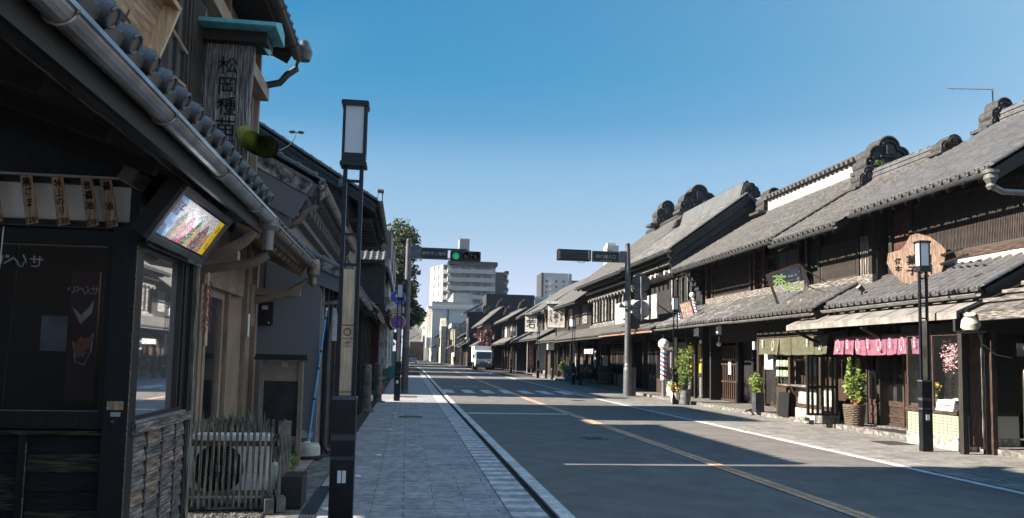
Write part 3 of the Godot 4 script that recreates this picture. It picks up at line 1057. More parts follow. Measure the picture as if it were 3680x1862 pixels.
# shopfront post
func post(root: Node3D, x: float, z: float, y1: float, s := 0.14, mat: Material = null, called := "post") -> void:
	part(root, called, G.new().box(x - s * 0.5, 0, -z - s * 0.5, x + s * 0.5, y1, -z + s * 0.5), mat if mat else M.dark_wood_v)

# framed panel with glass on a plane of constant x
func glazed(root: Node3D, called: String, x: float, y0: float, y1: float, z0: float, z1: float, frame: Material, glass: Material, fw := 0.07, mull := 0, rails: Array = []) -> MeshInstance3D:
	var g := G.new()
	g.box(x - 0.03, y0, -z0, x + 0.03, y0 + fw, -z1)
	g.box(x - 0.03, y1 - fw, -z0, x + 0.03, y1, -z1)
	g.box(x - 0.028, y0 + fw, -z0, x + 0.028, y1 - fw, -z0 - fw)
	g.box(x - 0.028, y0 + fw, -z1 + fw, x + 0.028, y1 - fw, -z1)
	for i in mull:
		var z := lerpf(z0, z1, (i + 1.0) / (mull + 1.0))
		g.box(x - 0.022, y0 + fw, -z - 0.02, x + 0.022, y1 - fw, -z + 0.02)
	for r in rails:
		g.box(x - 0.02, r - 0.025, -z0 - fw, x + 0.02, r + 0.025, -z1 + fw)
	var p := part(root, called, g, frame)
	part(p, "pane", G.new().box(x - 0.004, y0 + fw * 0.8, -z0 - fw * 0.8, x + 0.004, y1 - fw * 0.8, -z1 + fw * 0.8), glass, true)
	return p

# hanging split curtain on a plane of constant x, z0 near, z1 far
func noren(called: String, label: String, mat: Material, x: float, y0: float, y1: float, z0: float, z1: float, panels: int, ink: Material, marks: Array) -> Node3D:
	var root := thing(called, label, "shop curtain", Vector3(x, 0, -(z0 + z1) * 0.5))
	part(root, "rod", G.new().cyl(Vector3(x, y1 + 0.03, -z0 + 0.1), Vector3(x, y1 + 0.03, -z1 - 0.1), 0.016, 8), M.dark_wood_z)
	var w := (z1 - z0) / panels
	for i in panels:
		var g := G.new()
		var a := z1 - i * w
		var lean := rng.randf_range(-0.05, 0.05)
		var rows := 5
		var cols := 10
		var pts := []
		for r in rows + 1:
			var row := []
			for k in cols + 1:
				var t := float(k) / cols
				var f := float(r) / rows
				var gather := 0.03 * f * sin(t * PI * 2.0 + i * 1.7)
				row.append(Vector3(x - gather - lean * f - 0.03 * f * (t - 0.5) * (1 if i % 2 else -1), lerpf(y1, y0 + 0.015 * sin(t * 3.0 + i), f), -(a - (0.012 + t * (w - 0.016 - 0.012 * f)))))
			pts.append(row)
		for r in rows:
			for k in cols:
				g.q(pts[r][k], pts[r][k + 1], pts[r + 1][k + 1], pts[r + 1][k])
		var pn := part(root, "cloth_panel", g, mat)
		var mk2: String = marks[i % marks.size()]
		var zc := -(a - w * 0.5)
		var yc := (y0 + y1) * 0.5
		if mk2 == "leaf":
			var e := []
			for k in 17:
				var t := TAU * k / 16.0
				e.append(Vector3(x - 0.055, yc + cos(t) * 0.15 * (1.0 + 0.12 * cos(t)), zc + sin(t) * 0.075))
			var s := G.new().tube(e, 0.0055, 4)
			s.tube([Vector3(x - 0.055, yc - 0.12, zc), Vector3(x - 0.055, yc - 0.02, zc + 0.015)], [0.03, 0.004], 5)
			part(pn, "mark", s, ink, true)
		elif mk2:
			part(pn, "lettering", write(mk2, 0.075, face(Vector3(x - 0.06, y1 - 0.08, zc), Vector3.LEFT), 1.1, true, 0.16), ink, true)
	return root

func right_street() -> void:
	confectioner()
	wood_shed()
	tea_shop()
	barber_house()
	plaster_house()
	farther_right()

func confectioner() -> void:
	var r := house({"name": "confectionery_house", "label": "nearest right-hand merchant house with smooth grey pantiles, wide dark lattice and pink shop curtain", "z0": 12.9, "z1": 17.55, "xf": 12.1, "xe": 11.0, "ye": 5.43, "p": 0.6, "xr": 15.2, "wall": M.dark_wood_v, "tiles": NEW_TILES, "n": 190, "layers": 5, "w0": 13.1, "w1": 17.6,
		"low": {"xe": 10.6, "ye": 3.06, "xt": 12.1, "yt": 3.86, "z0": 12.75, "z1": 18.1, "n": 115}})
	oni(r.get_node("roof"), Vector3(15.45, 7.95, -17.6), 0.72, 0.45, LOBES_TALL)
	oni(r.get_node("roof"), Vector3(15.25, 7.9, -12.7), 0.85, 0.4, LOBES_LOW)
	# hip row that parts the smooth tiles from the older roof beyond
	part(r, "verge_bracket", G.new().lathe([Vector2(0.05, -0.32), Vector2(0.09, -0.25), Vector2(0.07, -0.2), Vector2(0.13, -0.1), Vector2(0.11, -0.02), Vector2(0.15, 0.0), Vector2(0.15, 0.06), Vector2(0, 0.06)], Vector3(10.95, 5.34, -12.85), 4, Basis(Vector3.UP, PI / 4)), M.stone_grey)
	part(r, "downpipe", G.new().tube([Vector3(10.95, 5.1, -12.86), Vector3(11.2, 5.0, -12.86), Vector3(11.9, 5.0, -12.86), Vector3(12.1, 4.9, -12.86)], 0.06, 8), M.gutter_grey)
	part(r, "plaster_band", G.new().box(12.0, 3.62, -13.0, 12.09, 4.02, -17.5), M.white_plaster)
	part(r, "sill_beam", G.new().box(11.97, 4.02, -13.0, 12.09, 4.16, -17.5), M.mid_wood_z)
	lattice(r, 12.03, 4.16, 5.5, -13.15, -16.55, 74, 0.022, M.lattice_wood, [4.5, 4.82, 5.15])
	part(r, "red_wall_board", G.new().box(12.02, 4.16, -16.62, 12.08, 5.5, -17.35), M.red_wood)
	for z in [13.05, 16.6, 17.4]:
		part(r, "pillar", G.new().box(11.96, 3.9, -z - 0.07, 12.1, 5.9, -z + 0.07), M.dark_wood_v)
	# metal pent roof below the tiles and its curved struts
	var aw := G.new()
	var prof := PackedVector2Array([Vector2(10.2, 2.55), Vector2(10.2, 2.68), Vector2(10.95, 3.0), Vector2(10.95, 2.94), Vector2(10.26, 2.64), Vector2(10.26, 2.55)])
	aw.prism(prof, Transform3D(Basis.IDENTITY, Vector3(0, 0, -19.3)), 6.4)
	var ap := part(r, "pent_roof", aw, M.awning_metal)
	for i in 7:
		part(ap, "seam", G.new().bar(Vector3(10.19, 2.683, -13.4 - i * 0.9), Vector3(10.94, 3.004, -13.4 - i * 0.9), 0.012, 0.008), M.awning_metal, true)
	part(ap, "fascia", G.new().box(10.18, 2.53, -12.88, 10.2, 2.67, -19.32), M.awning_metal, true)
	part(ap, "end_board", G.new().prism(PackedVector2Array([Vector2(10.2, 2.3), Vector2(10.2, 2.54), Vector2(12.0, 3.0), Vector2(12.0, 2.3)]), Transform3D(Basis.IDENTITY, Vector3(0, 0, -13.0)), 0.06), M.dark_wood_z, true)
	for z in [18.95, 16.0]:
		var pts := []
		for i in 7:
			var t := i / 6.0
			pts.append(Vector3(lerpf(10.25, 11.6, t), 2.5 - 0.42 * sin(t * PI * 0.5), -z))
		part(r, "strut", G.new().tube(pts, 0.045, 6), M.black_wood)
	# shopfront: sliding doors, corner show window over a tiled plinth
	for z in [19.4, 18.55, 16.15, 15.1]:
		post(r, 12.05, z, 2.75, 0.13, M.dark_wood_v)
	part(r, "lintel", G.new().box(11.98, 2.1, -13.2, 12.12, 2.35, -18.6), M.dark_wood_z)
	part(r, "ribbed_wall", G.new().box(12.03, 0.1, -19.4, 12.08, 2.1, -18.6), M.mid_wood_v)
	for i in 16:
		part(r, "rib", G.new().box(12.0, 0.1, -18.6 - i * 0.05, 12.03, 2.1, -18.625 - i * 0.05), M.mid_wood_v)
	var zs := [18.5, 17.75, 17.0, 16.2]
	for i in 3:
		var d := glazed(r, "sliding_door", 12.05 - 0.03 * (i % 2), 0.14, 2.1, zs[i + 1], zs[i], M.mid_wood_v, M.glass, 0.06)
		part(d, "door_panel", G.new().box(12.03, 0.2, -zs[i + 1] - 0.05, 12.07, 0.66, -zs[i] + 0.05), M.mid_wood_z, true)
		part(d, "rail", G.new().box(12.005, 0.62, -zs[i + 1] - 0.05, 12.02, 0.76, -zs[i] + 0.05), M.mid_wood_z, true)
		part(d, "lower_rail", G.new().box(12.005, 0.36, -zs[i + 1] - 0.05, 12.018, 0.42, -zs[i] + 0.05), M.mid_wood_z, true)
	part(r, "door_step", G.new().box(11.7, 0.1, -15.0, 12.2, 0.14, -17.7), M.stone_grey)
	var base := part(r, "show_plinth", G.new().box(10.68, 0.02, -13.42, 11.9, 0.74, -15.0), M.grout)
	for row in 7:
		for i in 13:
			part(base, "green_tile", G.new().box(10.655, 0.25 + row * 0.062, -13.44 - i * 0.12, 10.69, 0.25 + row * 0.062 + 0.054, -13.44 - i * 0.12 - 0.112), M.tile_green, true)
	part(base, "coping", G.new().box(10.62, 0.69, -13.38, 11.9, 0.76, -15.04), M.mid_wood_z, true)
	part(base, "foot", G.new().box(10.64, 0.0, -13.4, 11.9, 0.245, -15.02), M.tile_base, true)
	glazed(r, "show_window", 10.68, 0.76, 2.3, 13.42, 15.0, M.mid_wood_v, M.glass, 0.045, 1)
	part(r, "window_head", G.new().box(10.6, 2.3, -13.3, 12.0, 2.5, -15.1), M.dark_wood_z)
	part(r, "window_end", G.new().box(10.72, 0.76, -13.4, 12.0, 2.3, -13.36), M.dark_wood_v)
	for k in [[10.42, 13.05, 0.11, "dark_wood_v"], [10.95, 12.95, 0.10, "mid_wood_v"], [10.85, 13.0, 0.09, "black_wood"]]:
		post(r, k[0], k[1], 2.4, k[2], M[k[3]])
	var dp := part(r, "weathered_door", G.new().box(10.53, 0.14, -12.99, 10.75, 2.25, -13.05), M.mid_wood_v)
	part(dp, "door_frame", G.new().box(10.75, 0.1, -12.97, 10.79, 2.25, -13.05), M.grey_wood_v, true)
	part(dp, "foot_panel", G.new().box(10.56, 0.18, -12.975, 10.72, 0.34, -12.99), M.mid_wood_v, true)
	# things at the shop
	noren("pink_curtain", "bright pink split shop curtain with pale oval crests and writing over the sliding doors", M.noren_pink, 10.72, 1.88, 2.3, 14.55, 17.85, 8, M.ink_pinkish, ["leaf", "いも子"])
	var hx := thing("hanging_sign", "flower-shaped pale wooden sign board with dark carved letters hung beneath the upper lattice", "shop sign", Vector3(11.28, 3.92, -15.5), "", -0.5)
	var out := PackedVector2Array()
	for p in [[-0.55, 0.28], [-0.3, 0.34], [-0.2, 0.45], [-0.1, 0.66], [0.05, 0.7], [0.3, 0.6], [0.5, 0.42], [0.6, 0.28], [0.56, 0.0], [0.47, -0.3], [0.3, -0.44], [0.05, -0.5], [-0.25, -0.42], [-0.46, -0.2], [-0.58, 0.05]]:
		out.append(Vector2(p[0], p[1]))
	part(hx, "board", G.new().prism(out, Transform3D(Basis(Vector3.UP, -0.18), Vector3(0, 0, -0.03)), 0.06), M.hex_wood, true)
	var hf := Transform3D(Basis(Vector3.UP, -0.18), Vector3(0, 0, 0.04))
	part(hx, "lettering", write("菓子", 0.2, hf * Transform3D(Basis(), Vector3(-0.08, 0.1, 0.0)), 1.15, true, 0.15), M.carve, true)
	part(hx, "lettering", write("御本", 0.13, hf * Transform3D(Basis(), Vector3(-0.36, 0.08, 0.0)), 1.3, true, 0.13), M.carve, true)
	part(hx, "lettering", write("口川", 0.2, hf * Transform3D(Basis(), Vector3(0.2, 0.12, 0.0)), 1.2, true, 0.15), M.carve, true)
	part(hx, "small_lettering", write("三川名", 0.1, hf * Transform3D(Basis(), Vector3(0.08, -0.3, 0.0)), 1.1, false, 0.14), M.carve, true)
	part(hx, "arm", G.new().bar(Vector3(0.45, 0.18, 0.0), Vector3(0.75, 0.2, 0.9), 0.035, 0.035), M.black_wood, true)
	part(hx, "arm", G.new().bar(Vector3(0.45, -0.02, 0.0), Vector3(0.75, 0.0, 1.5), 0.035, 0.035), M.black_wood, true)
	for k in [[10.9, 3.4, -17.0], [11.6, 3.75, -15.8]]:
		var sp := thing("spotlight", "small black spotlight %s the flower-shaped sign on the tiled roof" % ("left of" if k[2] < -16.5 else "right below"), "spotlight", Vector3(k[0], k[1], k[2]), "spotlights on the lower roof")
		part(sp, "head", G.new().lathe([Vector2(0.0, -0.09), Vector2(0.05, -0.09), Vector2(0.075, 0.08), Vector2(0.06, 0.08)], Vector3(0, 0.1, 0), 12, Basis(Vector3(0, 0, 1), 0.9)), M.steel_black, true)
		part(sp, "lens", G.new().cyl(Vector3(-0.05, 0.135, 0), Vector3(-0.06, 0.145, 0), 0.062), M.enamel_white, true)
		part(sp, "bracket", G.new().bar(Vector3(0.02, -0.1, 0), Vector3(0.02, 0.1, 0), 0.03, 0.03), M.steel_black, true)
	planter_bush()
	solo("kerb_block", G.new().cbox(-0.16, 0, -0.16, 0.16, 0.34, 0.16, 0.01), M.concrete, "pale square stone block on the kerb beside the wicker planter", "stone block", "", Vector3(10.85, 0.1, -18.6))
	solo("door_mat", G.new().cbox(-0.42, 0, -0.75, 0.42, 0.012, 0.75, 0.004), M.rubber, "dark door mat before the sliding doors of the pink curtain shop", "door mat", "", Vector3(11.5, 0.105, -16.3))
	solo("drain_cover", G.new().box(-0.3, -0.01, -0.35, 0.3, 0.008, 0.35), M.gutter_dark, "dark slotted drain cover flush in the right pavement before the mat", "drain cover", "", Vector3(10.2, 0, -14.9))
	var pv := G.new()
	for i in 340:
		pv.obox(Vector3(rng.randf_range(11.2, 11.95), 0.104, rng.randf_range(-18.4, -14.9)), Vector3(0.07, 0.012, 0.07) * rng.randf_range(0.7, 1.2), Basis(Vector3.UP, rng.randf() * 3))
	var cb := struct("cobbled_strip", pv, M.stone_grey)
	# window display
	var s1 := thing("paper_sign_board", "white paper sign with columns of brush writing leaning behind the right sliding door", "sign", Vector3(12.5, 0.1, -15.9))
	part(s1, "board", G.new().obox(Vector3(0, 0.95, 0), Vector3(0.02, 0.95, 0.7), Basis(Vector3(0, 0, 1), -0.08)), M.paper, true)
	for i in 3:
		part(s1, "lettering", write(["またのおこし", "を待てり", "御茶菓子に"][i], 0.1, face(Vector3(-0.06, 1.25, -0.22 + i * 0.22), Vector3.LEFT), 1.15, true, 0.13), M.ink, true)
	part(s1, "foot", G.new().box(-0.05, 0, -0.3, 0.05, 0.5, 0.3), M.dark_wood_v, true)
	var s2 := thing("narrow_paper_sign", "narrow slanted white paper sign beside the larger one behind glass", "sign", Vector3(12.45, 0.1, -16.65))
	part(s2, "board", G.new().obox(Vector3(0, 0.9, 0), Vector3(0.02, 0.8, 0.16), Basis(Vector3.RIGHT, 0.16)), M.paper, true)
	part(s2, "lettering", write("川越芋菓子", 0.09, face(Vector3(-0.02, 1.1, 0.02), Vector3.LEFT), 1.2, true, 0.14), M.ink, true)
	part(s2, "foot", G.new().box(-0.03, 0, -0.05, 0.03, 0.5, 0.05), M.dark_wood_v, true)
	var wb := thing("wooden_writing_board", "tall brown board with orange brush writing inside the corner show window", "sign", Vector3(11.15, 0.76, -13.75))
	part(wb, "board", G.new().box(0, 0, -0.28, 0.04, 1.25, 0.28), M.mid_wood_v, true)
	part(wb, "lettering", write("菓子に話して口", 0.15, face(Vector3(-0.008, 1.1, 0.12), Vector3.LEFT), 1.1, true, 0.17), M.ink_orange, true)
	var vs := thing("flower_vase", "grey clay vase with yellow flowers standing in the corner show window", "vase", Vector3(10.95, 0.76, -14.55))
	part(vs, "vase", G.new().lathe([Vector2(0.0, 0), Vector2(0.08, 0), Vector2(0.13, 0.1), Vector2(0.11, 0.2), Vector2(0.09, 0.22), Vector2(0.1, 0.24), Vector2(0, 0.2)], Vector3.ZERO, 16), M.grey_plastic, true)
	part(vs, "leaves", foliage(Vector3(0, 0.36, 0), Vector3(0.13, 0.16, 0.13), 160, 0.06, 5), M.leaf_light, true)
	part(vs, "flowers", foliage(Vector3(0, 0.5, 0), Vector3(0.17, 0.07, 0.17), 180, 0.045, 6), M.yellow, true)
	var bl := thing("blossom_branch", "pink blossom branch hanging inside the corner show window", "flowers", Vector3(10.9, 1.3, -13.95))
	part(bl, "twig", G.new().tube([Vector3(0.1, 0.95, 0.3), Vector3(0, 0.7, 0.1), Vector3(0.05, 0.4, -0.1), Vector3(0, 0.05, -0.3)], [0.014, 0.01, 0.008, 0.004], 5), M.bark, true)
	part(bl, "blossom", foliage(Vector3(0.0, 0.52, 0.02), Vector3(0.12, 0.42, 0.4), 420, 0.032, 8, 22), M.petal_pink, true)
	var bx := thing("white_box", "white shop display box with a sloping face on the sill of the corner window", "display box", Vector3(10.72, 0.76, -13.85))
	part(bx, "box", G.new().prism(PackedVector2Array([Vector2(-0.09, 0), Vector2(-0.05, 0.2), Vector2(0.12, 0.22), Vector2(0.12, 0)]), Transform3D(Basis(), Vector3(0, 0, -0.24)), 0.48), M.enamel_white, true)
	part(bx, "label", G.new().obox(Vector3(-0.078, 0.11, 0), Vector3(0.004, 0.03, 0.3), Basis(Vector3(0, 0, 1), -0.2)), M.ink_brown, true)
	solo("round_tray", G.new().cyl(Vector3(0, 0, 0), Vector3(0.02, 0.02, 0.01), 0.1, 20), M.steel_black, "small round black price board on the sill beside the white display box", "price board", "", Vector3(10.7, 0.87, -13.5))
	var rf := G.new()
	for i in 6:
		rf.lathe([Vector2(0, 0), Vector2(0.05, 0.02), Vector2(0.06, 0.05), Vector2(0.03, 0.085), Vector2(0, 0.09)], Vector3(rng.randf_range(-0.05, 0.1), 0.0 + (0.07 if i > 3 else 0.0), rng.randf_range(-0.14, 0.14)), 10)
	solo("fruit_heap", rf, M.red_fruit, "small heap of reddish sweet potatoes behind the white display box", "sweet potatoes", "", Vector3(10.98, 0.77, -13.65))
	# cloth-wrapped lamp under the eave and its cable
	var wl := thing("wrapped_lamp", "lamp wrapped in yellowed cloth hanging under the right-hand eave corner", "lamp", Vector3(10.2, 2.42, -12.55))
	part(wl, "cloth", G.new().lathe([Vector2(0.0, -0.14), Vector2(0.12, -0.12), Vector2(0.17, -0.04), Vector2(0.15, 0.06), Vector2(0.08, 0.16), Vector2(0.1, 0.2), Vector2(0, 0.2)], Vector3.ZERO, 9, Basis(Vector3(1, 0, 1).normalized(), 0.5)), M.cream, true)
	part(wl, "dish", G.new().lathe([Vector2(0.27, -0.13), Vector2(0.22, -0.17), Vector2(0.0, -0.18)], Vector3.ZERO, 18), M.steel_black, true)
	part(wl, "cable", G.new().tube([Vector3(0, 0.2, 0), Vector3(-0.12, 0.28, 0.02), Vector3(-0.16, 0.18, 0.0), Vector3(-0.1, 0.1, 0.03)], 0.011, 5), M.steel_black, true)
	part(wl, "cable", G.new().tube([Vector3(0.15, -0.15, 0), Vector3(0.2, -0.35, 0.02), Vector3(0.5, -0.55, 0.0), Vector3(0.8, -0.6, 0.03)], 0.011, 5), M.grey_plastic, true)

func planter_bush() -> void:
	var p := thing("planter", "wicker basket planter with a tall bright green bush before the sliding doors", "potted plant", Vector3(11.25, 0.1, -17.9))
	var g := G.new()
	g.lathe([Vector2(0.0, 0), Vector2(0.2, 0), Vector2(0.25, 0.5), Vector2(0.27, 0.5), Vector2(0.27, 0.54), Vector2(0.22, 0.54), Vector2(0.2, 0.46), Vector2(0, 0.46)], Vector3.ZERO, 24)
	var b := part(p, "basket", g, M.wicker, true)
	for i in 11:
		var ring := []
		for k in 49:
			var a := TAU * k / 48.0
			var r := 0.205 + 0.05 * (i * 0.045) / 0.5 + (0.012 if (k + i * 2) % 4 < 2 else 0.0)
			ring.append(Vector3(cos(a) * r, 0.025 + i * 0.045, sin(a) * r))
		part(b, "weave", G.new().tube(ring, 0.018, 4), M.wicker, true)
	for i in 4:
		var a := i * 1.6
		part(p, "stem", G.new().tube([Vector3(cos(a) * 0.05, 0.45, sin(a) * 0.05), Vector3(cos(a) * 0.12, 0.9, sin(a) * 0.12), Vector3(cos(a) * 0.1, 1.4, sin(a) * 0.1)], [0.014, 0.012, 0.006], 5), M.bark, true)
	part(p, "foliage", foliage(Vector3(0.02, 1.02, 0), Vector3(0.28, 0.52, 0.3), 900, 0.062, 21, 18), M.leaf_light, true)
	part(p, "foliage", foliage(Vector3(0.02, 0.85, 0.02), Vector3(0.3, 0.42, 0.3), 600, 0.06, 22, 16), M.leaf, true)
	part(p, "shoot", foliage(Vector3(-0.02, 1.52, -0.16), Vector3(0.09, 0.22, 0.1), 150, 0.055, 23, 8), M.leaf_light, true)
	part(p, "shoot", foliage(Vector3(0.05, 1.5, 0.16), Vector3(0.11, 0.2, 0.1), 150, 0.055, 24, 8), M.leaf_light, true)
	part(p, "red_leaves", foliage(Vector3(0, 0.62, 0.1), Vector3(0.2, 0.08, 0.16), 60, 0.05, 25, 6), M.red_fruit, true)

func wood_shed() -> void:
	var r := thing("wooden_gatehouse", "low timber gatehouse with mossy board roof at the far right edge", "gatehouse", Vector3(11, 0, -11.0))
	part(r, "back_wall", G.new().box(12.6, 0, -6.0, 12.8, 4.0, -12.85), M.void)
	part(r, "ceiling", G.new().box(10.5, 2.62, -6.0, 12.7, 2.68, -12.6), M.dark_wood_z)
	part(r, "eave_beam", G.new().box(10.24, 2.48, -6.0, 10.4, 2.66, -12.55), M.grey_wood_z)
	for i in 26:
		var z := -6.2 - i * 0.25
		part(r, "roof_board", G.new().obox(Vector3(11.1, 3.02 + rng.randf() * 0.012, z), Vector3(1.9, 0.045, 0.235), Basis(Vector3(0, 0, 1), 0.42)), M.grey_wood_z if i % 3 else M.kawara_old)
	for i in 4:
		part(r, "batten", G.new().box(10.5 + i * 0.4, 2.83 + i * 0.178, -6.0, 10.56 + i * 0.4, 2.9 + i * 0.178, -12.6), M.grey_wood_z)
	part(r, "verge_board", G.new().obox(Vector3(11.05, 3.0, -12.62), Vector3(1.9, 0.16, 0.05), Basis(Vector3(0, 0, 1), 0.42)), M.dark_wood_z)
	part(r, "corner_post", G.new().box(11.4, 0, -12.0, 11.55, 2.6, -12.15), M.dark_wood_v)
	part(r, "rail", G.new().box(11.0, 2.2, -11.9, 12.6, 2.35, -12.0), M.dark_wood_z)
	var mt := thing("meter_box", "small white electric meter on a dark board inside the gatehouse", "meter", Vector3(11.35, 1.95, -12.6))
	part(mt, "board", G.new().box(-0.16, -0.1, -0.02, 0.16, 0.14, 0.0), M.grey_plastic, true)
	part(mt, "dial", G.new().cyl(Vector3(0, 0.06, 0.0), Vector3(0, 0.06, 0.06), 0.06), M.enamel_white, true)
	var pp := solo("leaning_pipe", G.new().cyl(Vector3(0, 0, 0), Vector3(-0.1, 1.75, -0.1), 0.032, 10), M.steel_grey, "long grey pipe leaning inside the gatehouse at the far right", "pipe", "", Vector3(11.45, 0.05, -12.4))
	solo("leaning_plank", G.new().obox(Vector3(0, 0.8, 0), Vector3(0.1, 1.6, 0.04)), M.dark_wood_v, "dark plank with a white edge standing left of the leaning pipe", "plank", "", Vector3(11.25, 0.02, -12.5))
	solo("white_rod", G.new().cyl(Vector3(0, 0, 0), Vector3(-0.02, 1.55, 0), 0.014, 8), M.enamel_white, "thin white rod standing against the dark plank", "rod", "", Vector3(11.18, 0.05, -12.42))
	solo("weeds", foliage(Vector3(0, 0.06, 0), Vector3(0.5, 0.07, 0.2), 120, 0.05, 77), M.leaf_light, "small green weeds at the foot of the gatehouse", "weeds", "", Vector3(11.75, 0.0, -12.0))

func tea_shop() -> void:
	var r := house({"name": "tea_shop_house", "label": "old narrow merchant house with weathered pantiles and green tea-shop curtain", "z0": 17.5, "z1": 20.95, "xf": 11.75, "xe": 10.6, "ye": 5.15, "p": 0.62, "xr": 13.85, "wall": M.dark_wood_v, "tiles": OLD_TILES, "n": 140, "layers": 5, "w0": 17.62, "w1": 20.9, "verge": 2, "ridge_mat": M.kawara_b, "inner": M.mid_wood_v,
		"low": {"xe": 10.35, "ye": 3.0, "xt": 11.7, "yt": 3.75, "z0": 18.2, "z1": 23.3, "n": 95}})
	oni(r.get_node("roof"), Vector3(14.05, 7.25, -17.7), 0.55, 0.4, LOBES_LOW)
	oni(r.get_node("roof"), Vector3(13.62, 6.95, -20.75), 0.6, 0.45, LOBES_TALL)
	lattice(r, 11.68, 3.95, 4.98, -18.3, -20.1, 46, 0.02, M.lattice_wood, [4.25, 4.6], -1.0, M.dark_wood_v)
	var sh := part(r, "board_shutter", G.new().box(11.66, 3.95, -17.75, 11.72, 4.98, -18.22), M.grey_wood_v)
	for i in 5:
		part(sh, "batten", G.new().box(11.63, 3.98, -17.8 - i * 0.1, 11.66, 4.95, -17.83 - i * 0.1), M.grey_wood_v, true)
	part(r, "sill_beam", G.new().box(11.6, 3.72, -17.6, 11.74, 3.95, -20.9), M.grey_wood_z)
	part(r, "plaster_band", G.new().box(11.64, 3.5, -17.6, 11.73, 3.74, -19.2), M.white_plaster)
	for z in [17.7, 18.26, 20.15, 20.85]:
		part(r, "pillar", G.new().box(11.62, 3.7, -z - 0.06, 11.75, 5.6, -z + 0.06), M.dark_wood_v)
	# open shopfront
	for z in [19.25, 20.9, 22.9]:
		post(r, 11.15, z, 2.7, 0.12, M.mid_wood_v)
	part(r, "side_panel", G.new().box(11.2, 0.1, -22.9, 11.26, 2.6, -23.1), M.red_wood)
	part(r, "lintel", G.new().box(11.1, 2.42, -19.0, 11.22, 2.62, -22.95), M.dark_wood_z)
	part(r, "louvre_head", G.new().box(11.05, 2.35, -19.0, 11.1, 2.52, -20.4), M.red_wood)
	glazed(r, "shop_window", 11.3, 1.0, 2.3, 19.35, 20.2, M.mid_wood_v, M.glass, 0.06)
	glazed(r, "glass_door", 11.3, 0.3, 2.3, 21.9, 22.85, M.mid_wood_v, M.glass, 0.06)
	part(r, "counter_wall", G.new().box(11.12, 0.4, -18.7, 11.2, 0.94, -20.45), M.sheet_metal)
	part(r, "counter_rail", G.new().box(11.08, 0.4, -18.7, 11.13, 0.52, -20.47), M.mid_wood_z)
	part(r, "stone_footing", G.new().box(11.06, 0.1, -18.65, 11.3, 0.4, -20.5), M.tile_base)
	part(r, "counter_top", G.new().box(10.86, 1.0, -19.3, 11.35, 1.045, -21.1), M.grey_wood_z)
	part(r, "counter_bracket", G.new().tube([Vector3(11.12, 0.72, -20.45), Vector3(10.98, 0.85, -20.45), Vector3(10.92, 1.0, -20.45)], 0.04, 6), M.red_wood)
	part(r, "back_lining", G.new().box(12.1, 0.1, -19.0, 12.15, 2.6, -22.9), M.mid_wood_v)
	noren("green_curtain", "long olive green shop curtain with white leaf crests over the tea counter", M.noren_green, 10.95, 1.9, 2.4, 18.55, 22.5, 6, M.ink_white, ["茶和々", "leaf", "", ""])
	var sg := thing("framed_glass_sign", "tilted wooden frame with bright green brush letters on the tea shop roof", "shop sign", Vector3(11.3, 3.4, -20.8), "", -0.35)
	var bs := Basis(Vector3(0, 0, 1), 0.34)
	var fr := G.new()
	for k in [[-0.5, 0.5, -0.5, 0.5], [0.0, 0.0, 0, 0]]:
		pass
	for s in [-1, 1]:
		fr.obox(bs * Vector3(0.5 * s, 0.55, 0), Vector3(0.075, 1.12, 0.08), bs)
	fr.obox(bs * Vector3(0, 1.08, 0), Vector3(0.93, 0.075, 0.078), bs)
	fr.obox(bs * Vector3(0, 0.03, 0), Vector3(0.93, 0.075, 0.078), bs)
	part(sg, "frame", fr, M.mid_wood_v, true)
	part(sg, "pane", G.new().obox(bs * Vector3(0, 0.55, 0), Vector3(0.92, 1.0, 0.008), bs), M.glass, true)
	for k in [["茶", -0.24, 0.82, 0.34], ["和", 0.0, 0.54, 0.3], ["々", 0.24, 0.42, 0.24]]:
		part(sg, "letter", write(k[0], k[3], Transform3D(Basis.IDENTITY, bs * Vector3(k[1], k[2], 0.02)), 1.0, true, 0.13), M.ink_green, true)
	part(sg, "stay", G.new().bar(bs * Vector3(0.45, 1.0, 0), Vector3(0.5, 0.5, 1.6), 0.012, 0.012), M.steel_black, true)
	part(sg, "stay", G.new().bar(bs * Vector3(0.45, 0.4, 0), Vector3(0.5, 0.2, 1.6), 0.012, 0.012), M.steel_black, true)
	for k in [[10.95, 3.32, -20.3], [11.0, 3.34, -19.7]]:
		part(r, "roof_end_tile", G.new().lathe([Vector2(0.0, -0.2), Vector2(0.1, -0.18), Vector2(0.11, 0.1), Vector2(0.06, 0.2), Vector2(0, 0.2)], Vector3(k[0], k[1], k[2]), 12, Basis(Vector3(0, 0, 1), 1.2)), M.kawara_light)
	# folding lattice door standing out on the pavement
	var fs := thing("lattice_screen", "tall black wooden lattice door swung out beside the tea counter", "lattice screen", Vector3(10.65, 0.1, -18.35))
	var f2 := G.new()
	f2.box(-0.43, 0.22, -0.03, -0.37, 1.78, 0.03)
	f2.box(0.37, 0.22, -0.03, 0.43, 1.78, 0.03)
	f2.box(-0.37, 1.72, -0.03, 0.37, 1.78, 0.03)
	f2.box(-0.37, 0.22, -0.03, 0.37, 0.28, 0.03)
	f2.box(-0.37, 0.92, -0.02, 0.37, 0.99, 0.02)
	part(fs, "frame", f2, M.black_wood, true)
	for i in 5:
		part(fs, "slat", G.new().box(-0.30 + i * 0.14, 0.28, -0.018, -0.245 + i * 0.14, 1.72, 0.018), M.black_wood, true)
	for s in [-0.2, 0.1]:
		part(fs, "leg", G.new().cyl(Vector3(s, 0.0, 0), Vector3(s, 0.22, 0), 0.008, 6), M.steel_grey, true)
	part(fs, "ground_rod", G.new().bar(Vector3(-0.45, 0.01, 0), Vector3(0.45, 0.01, 0.02), 0.03, 0.02), M.steel_black, true)
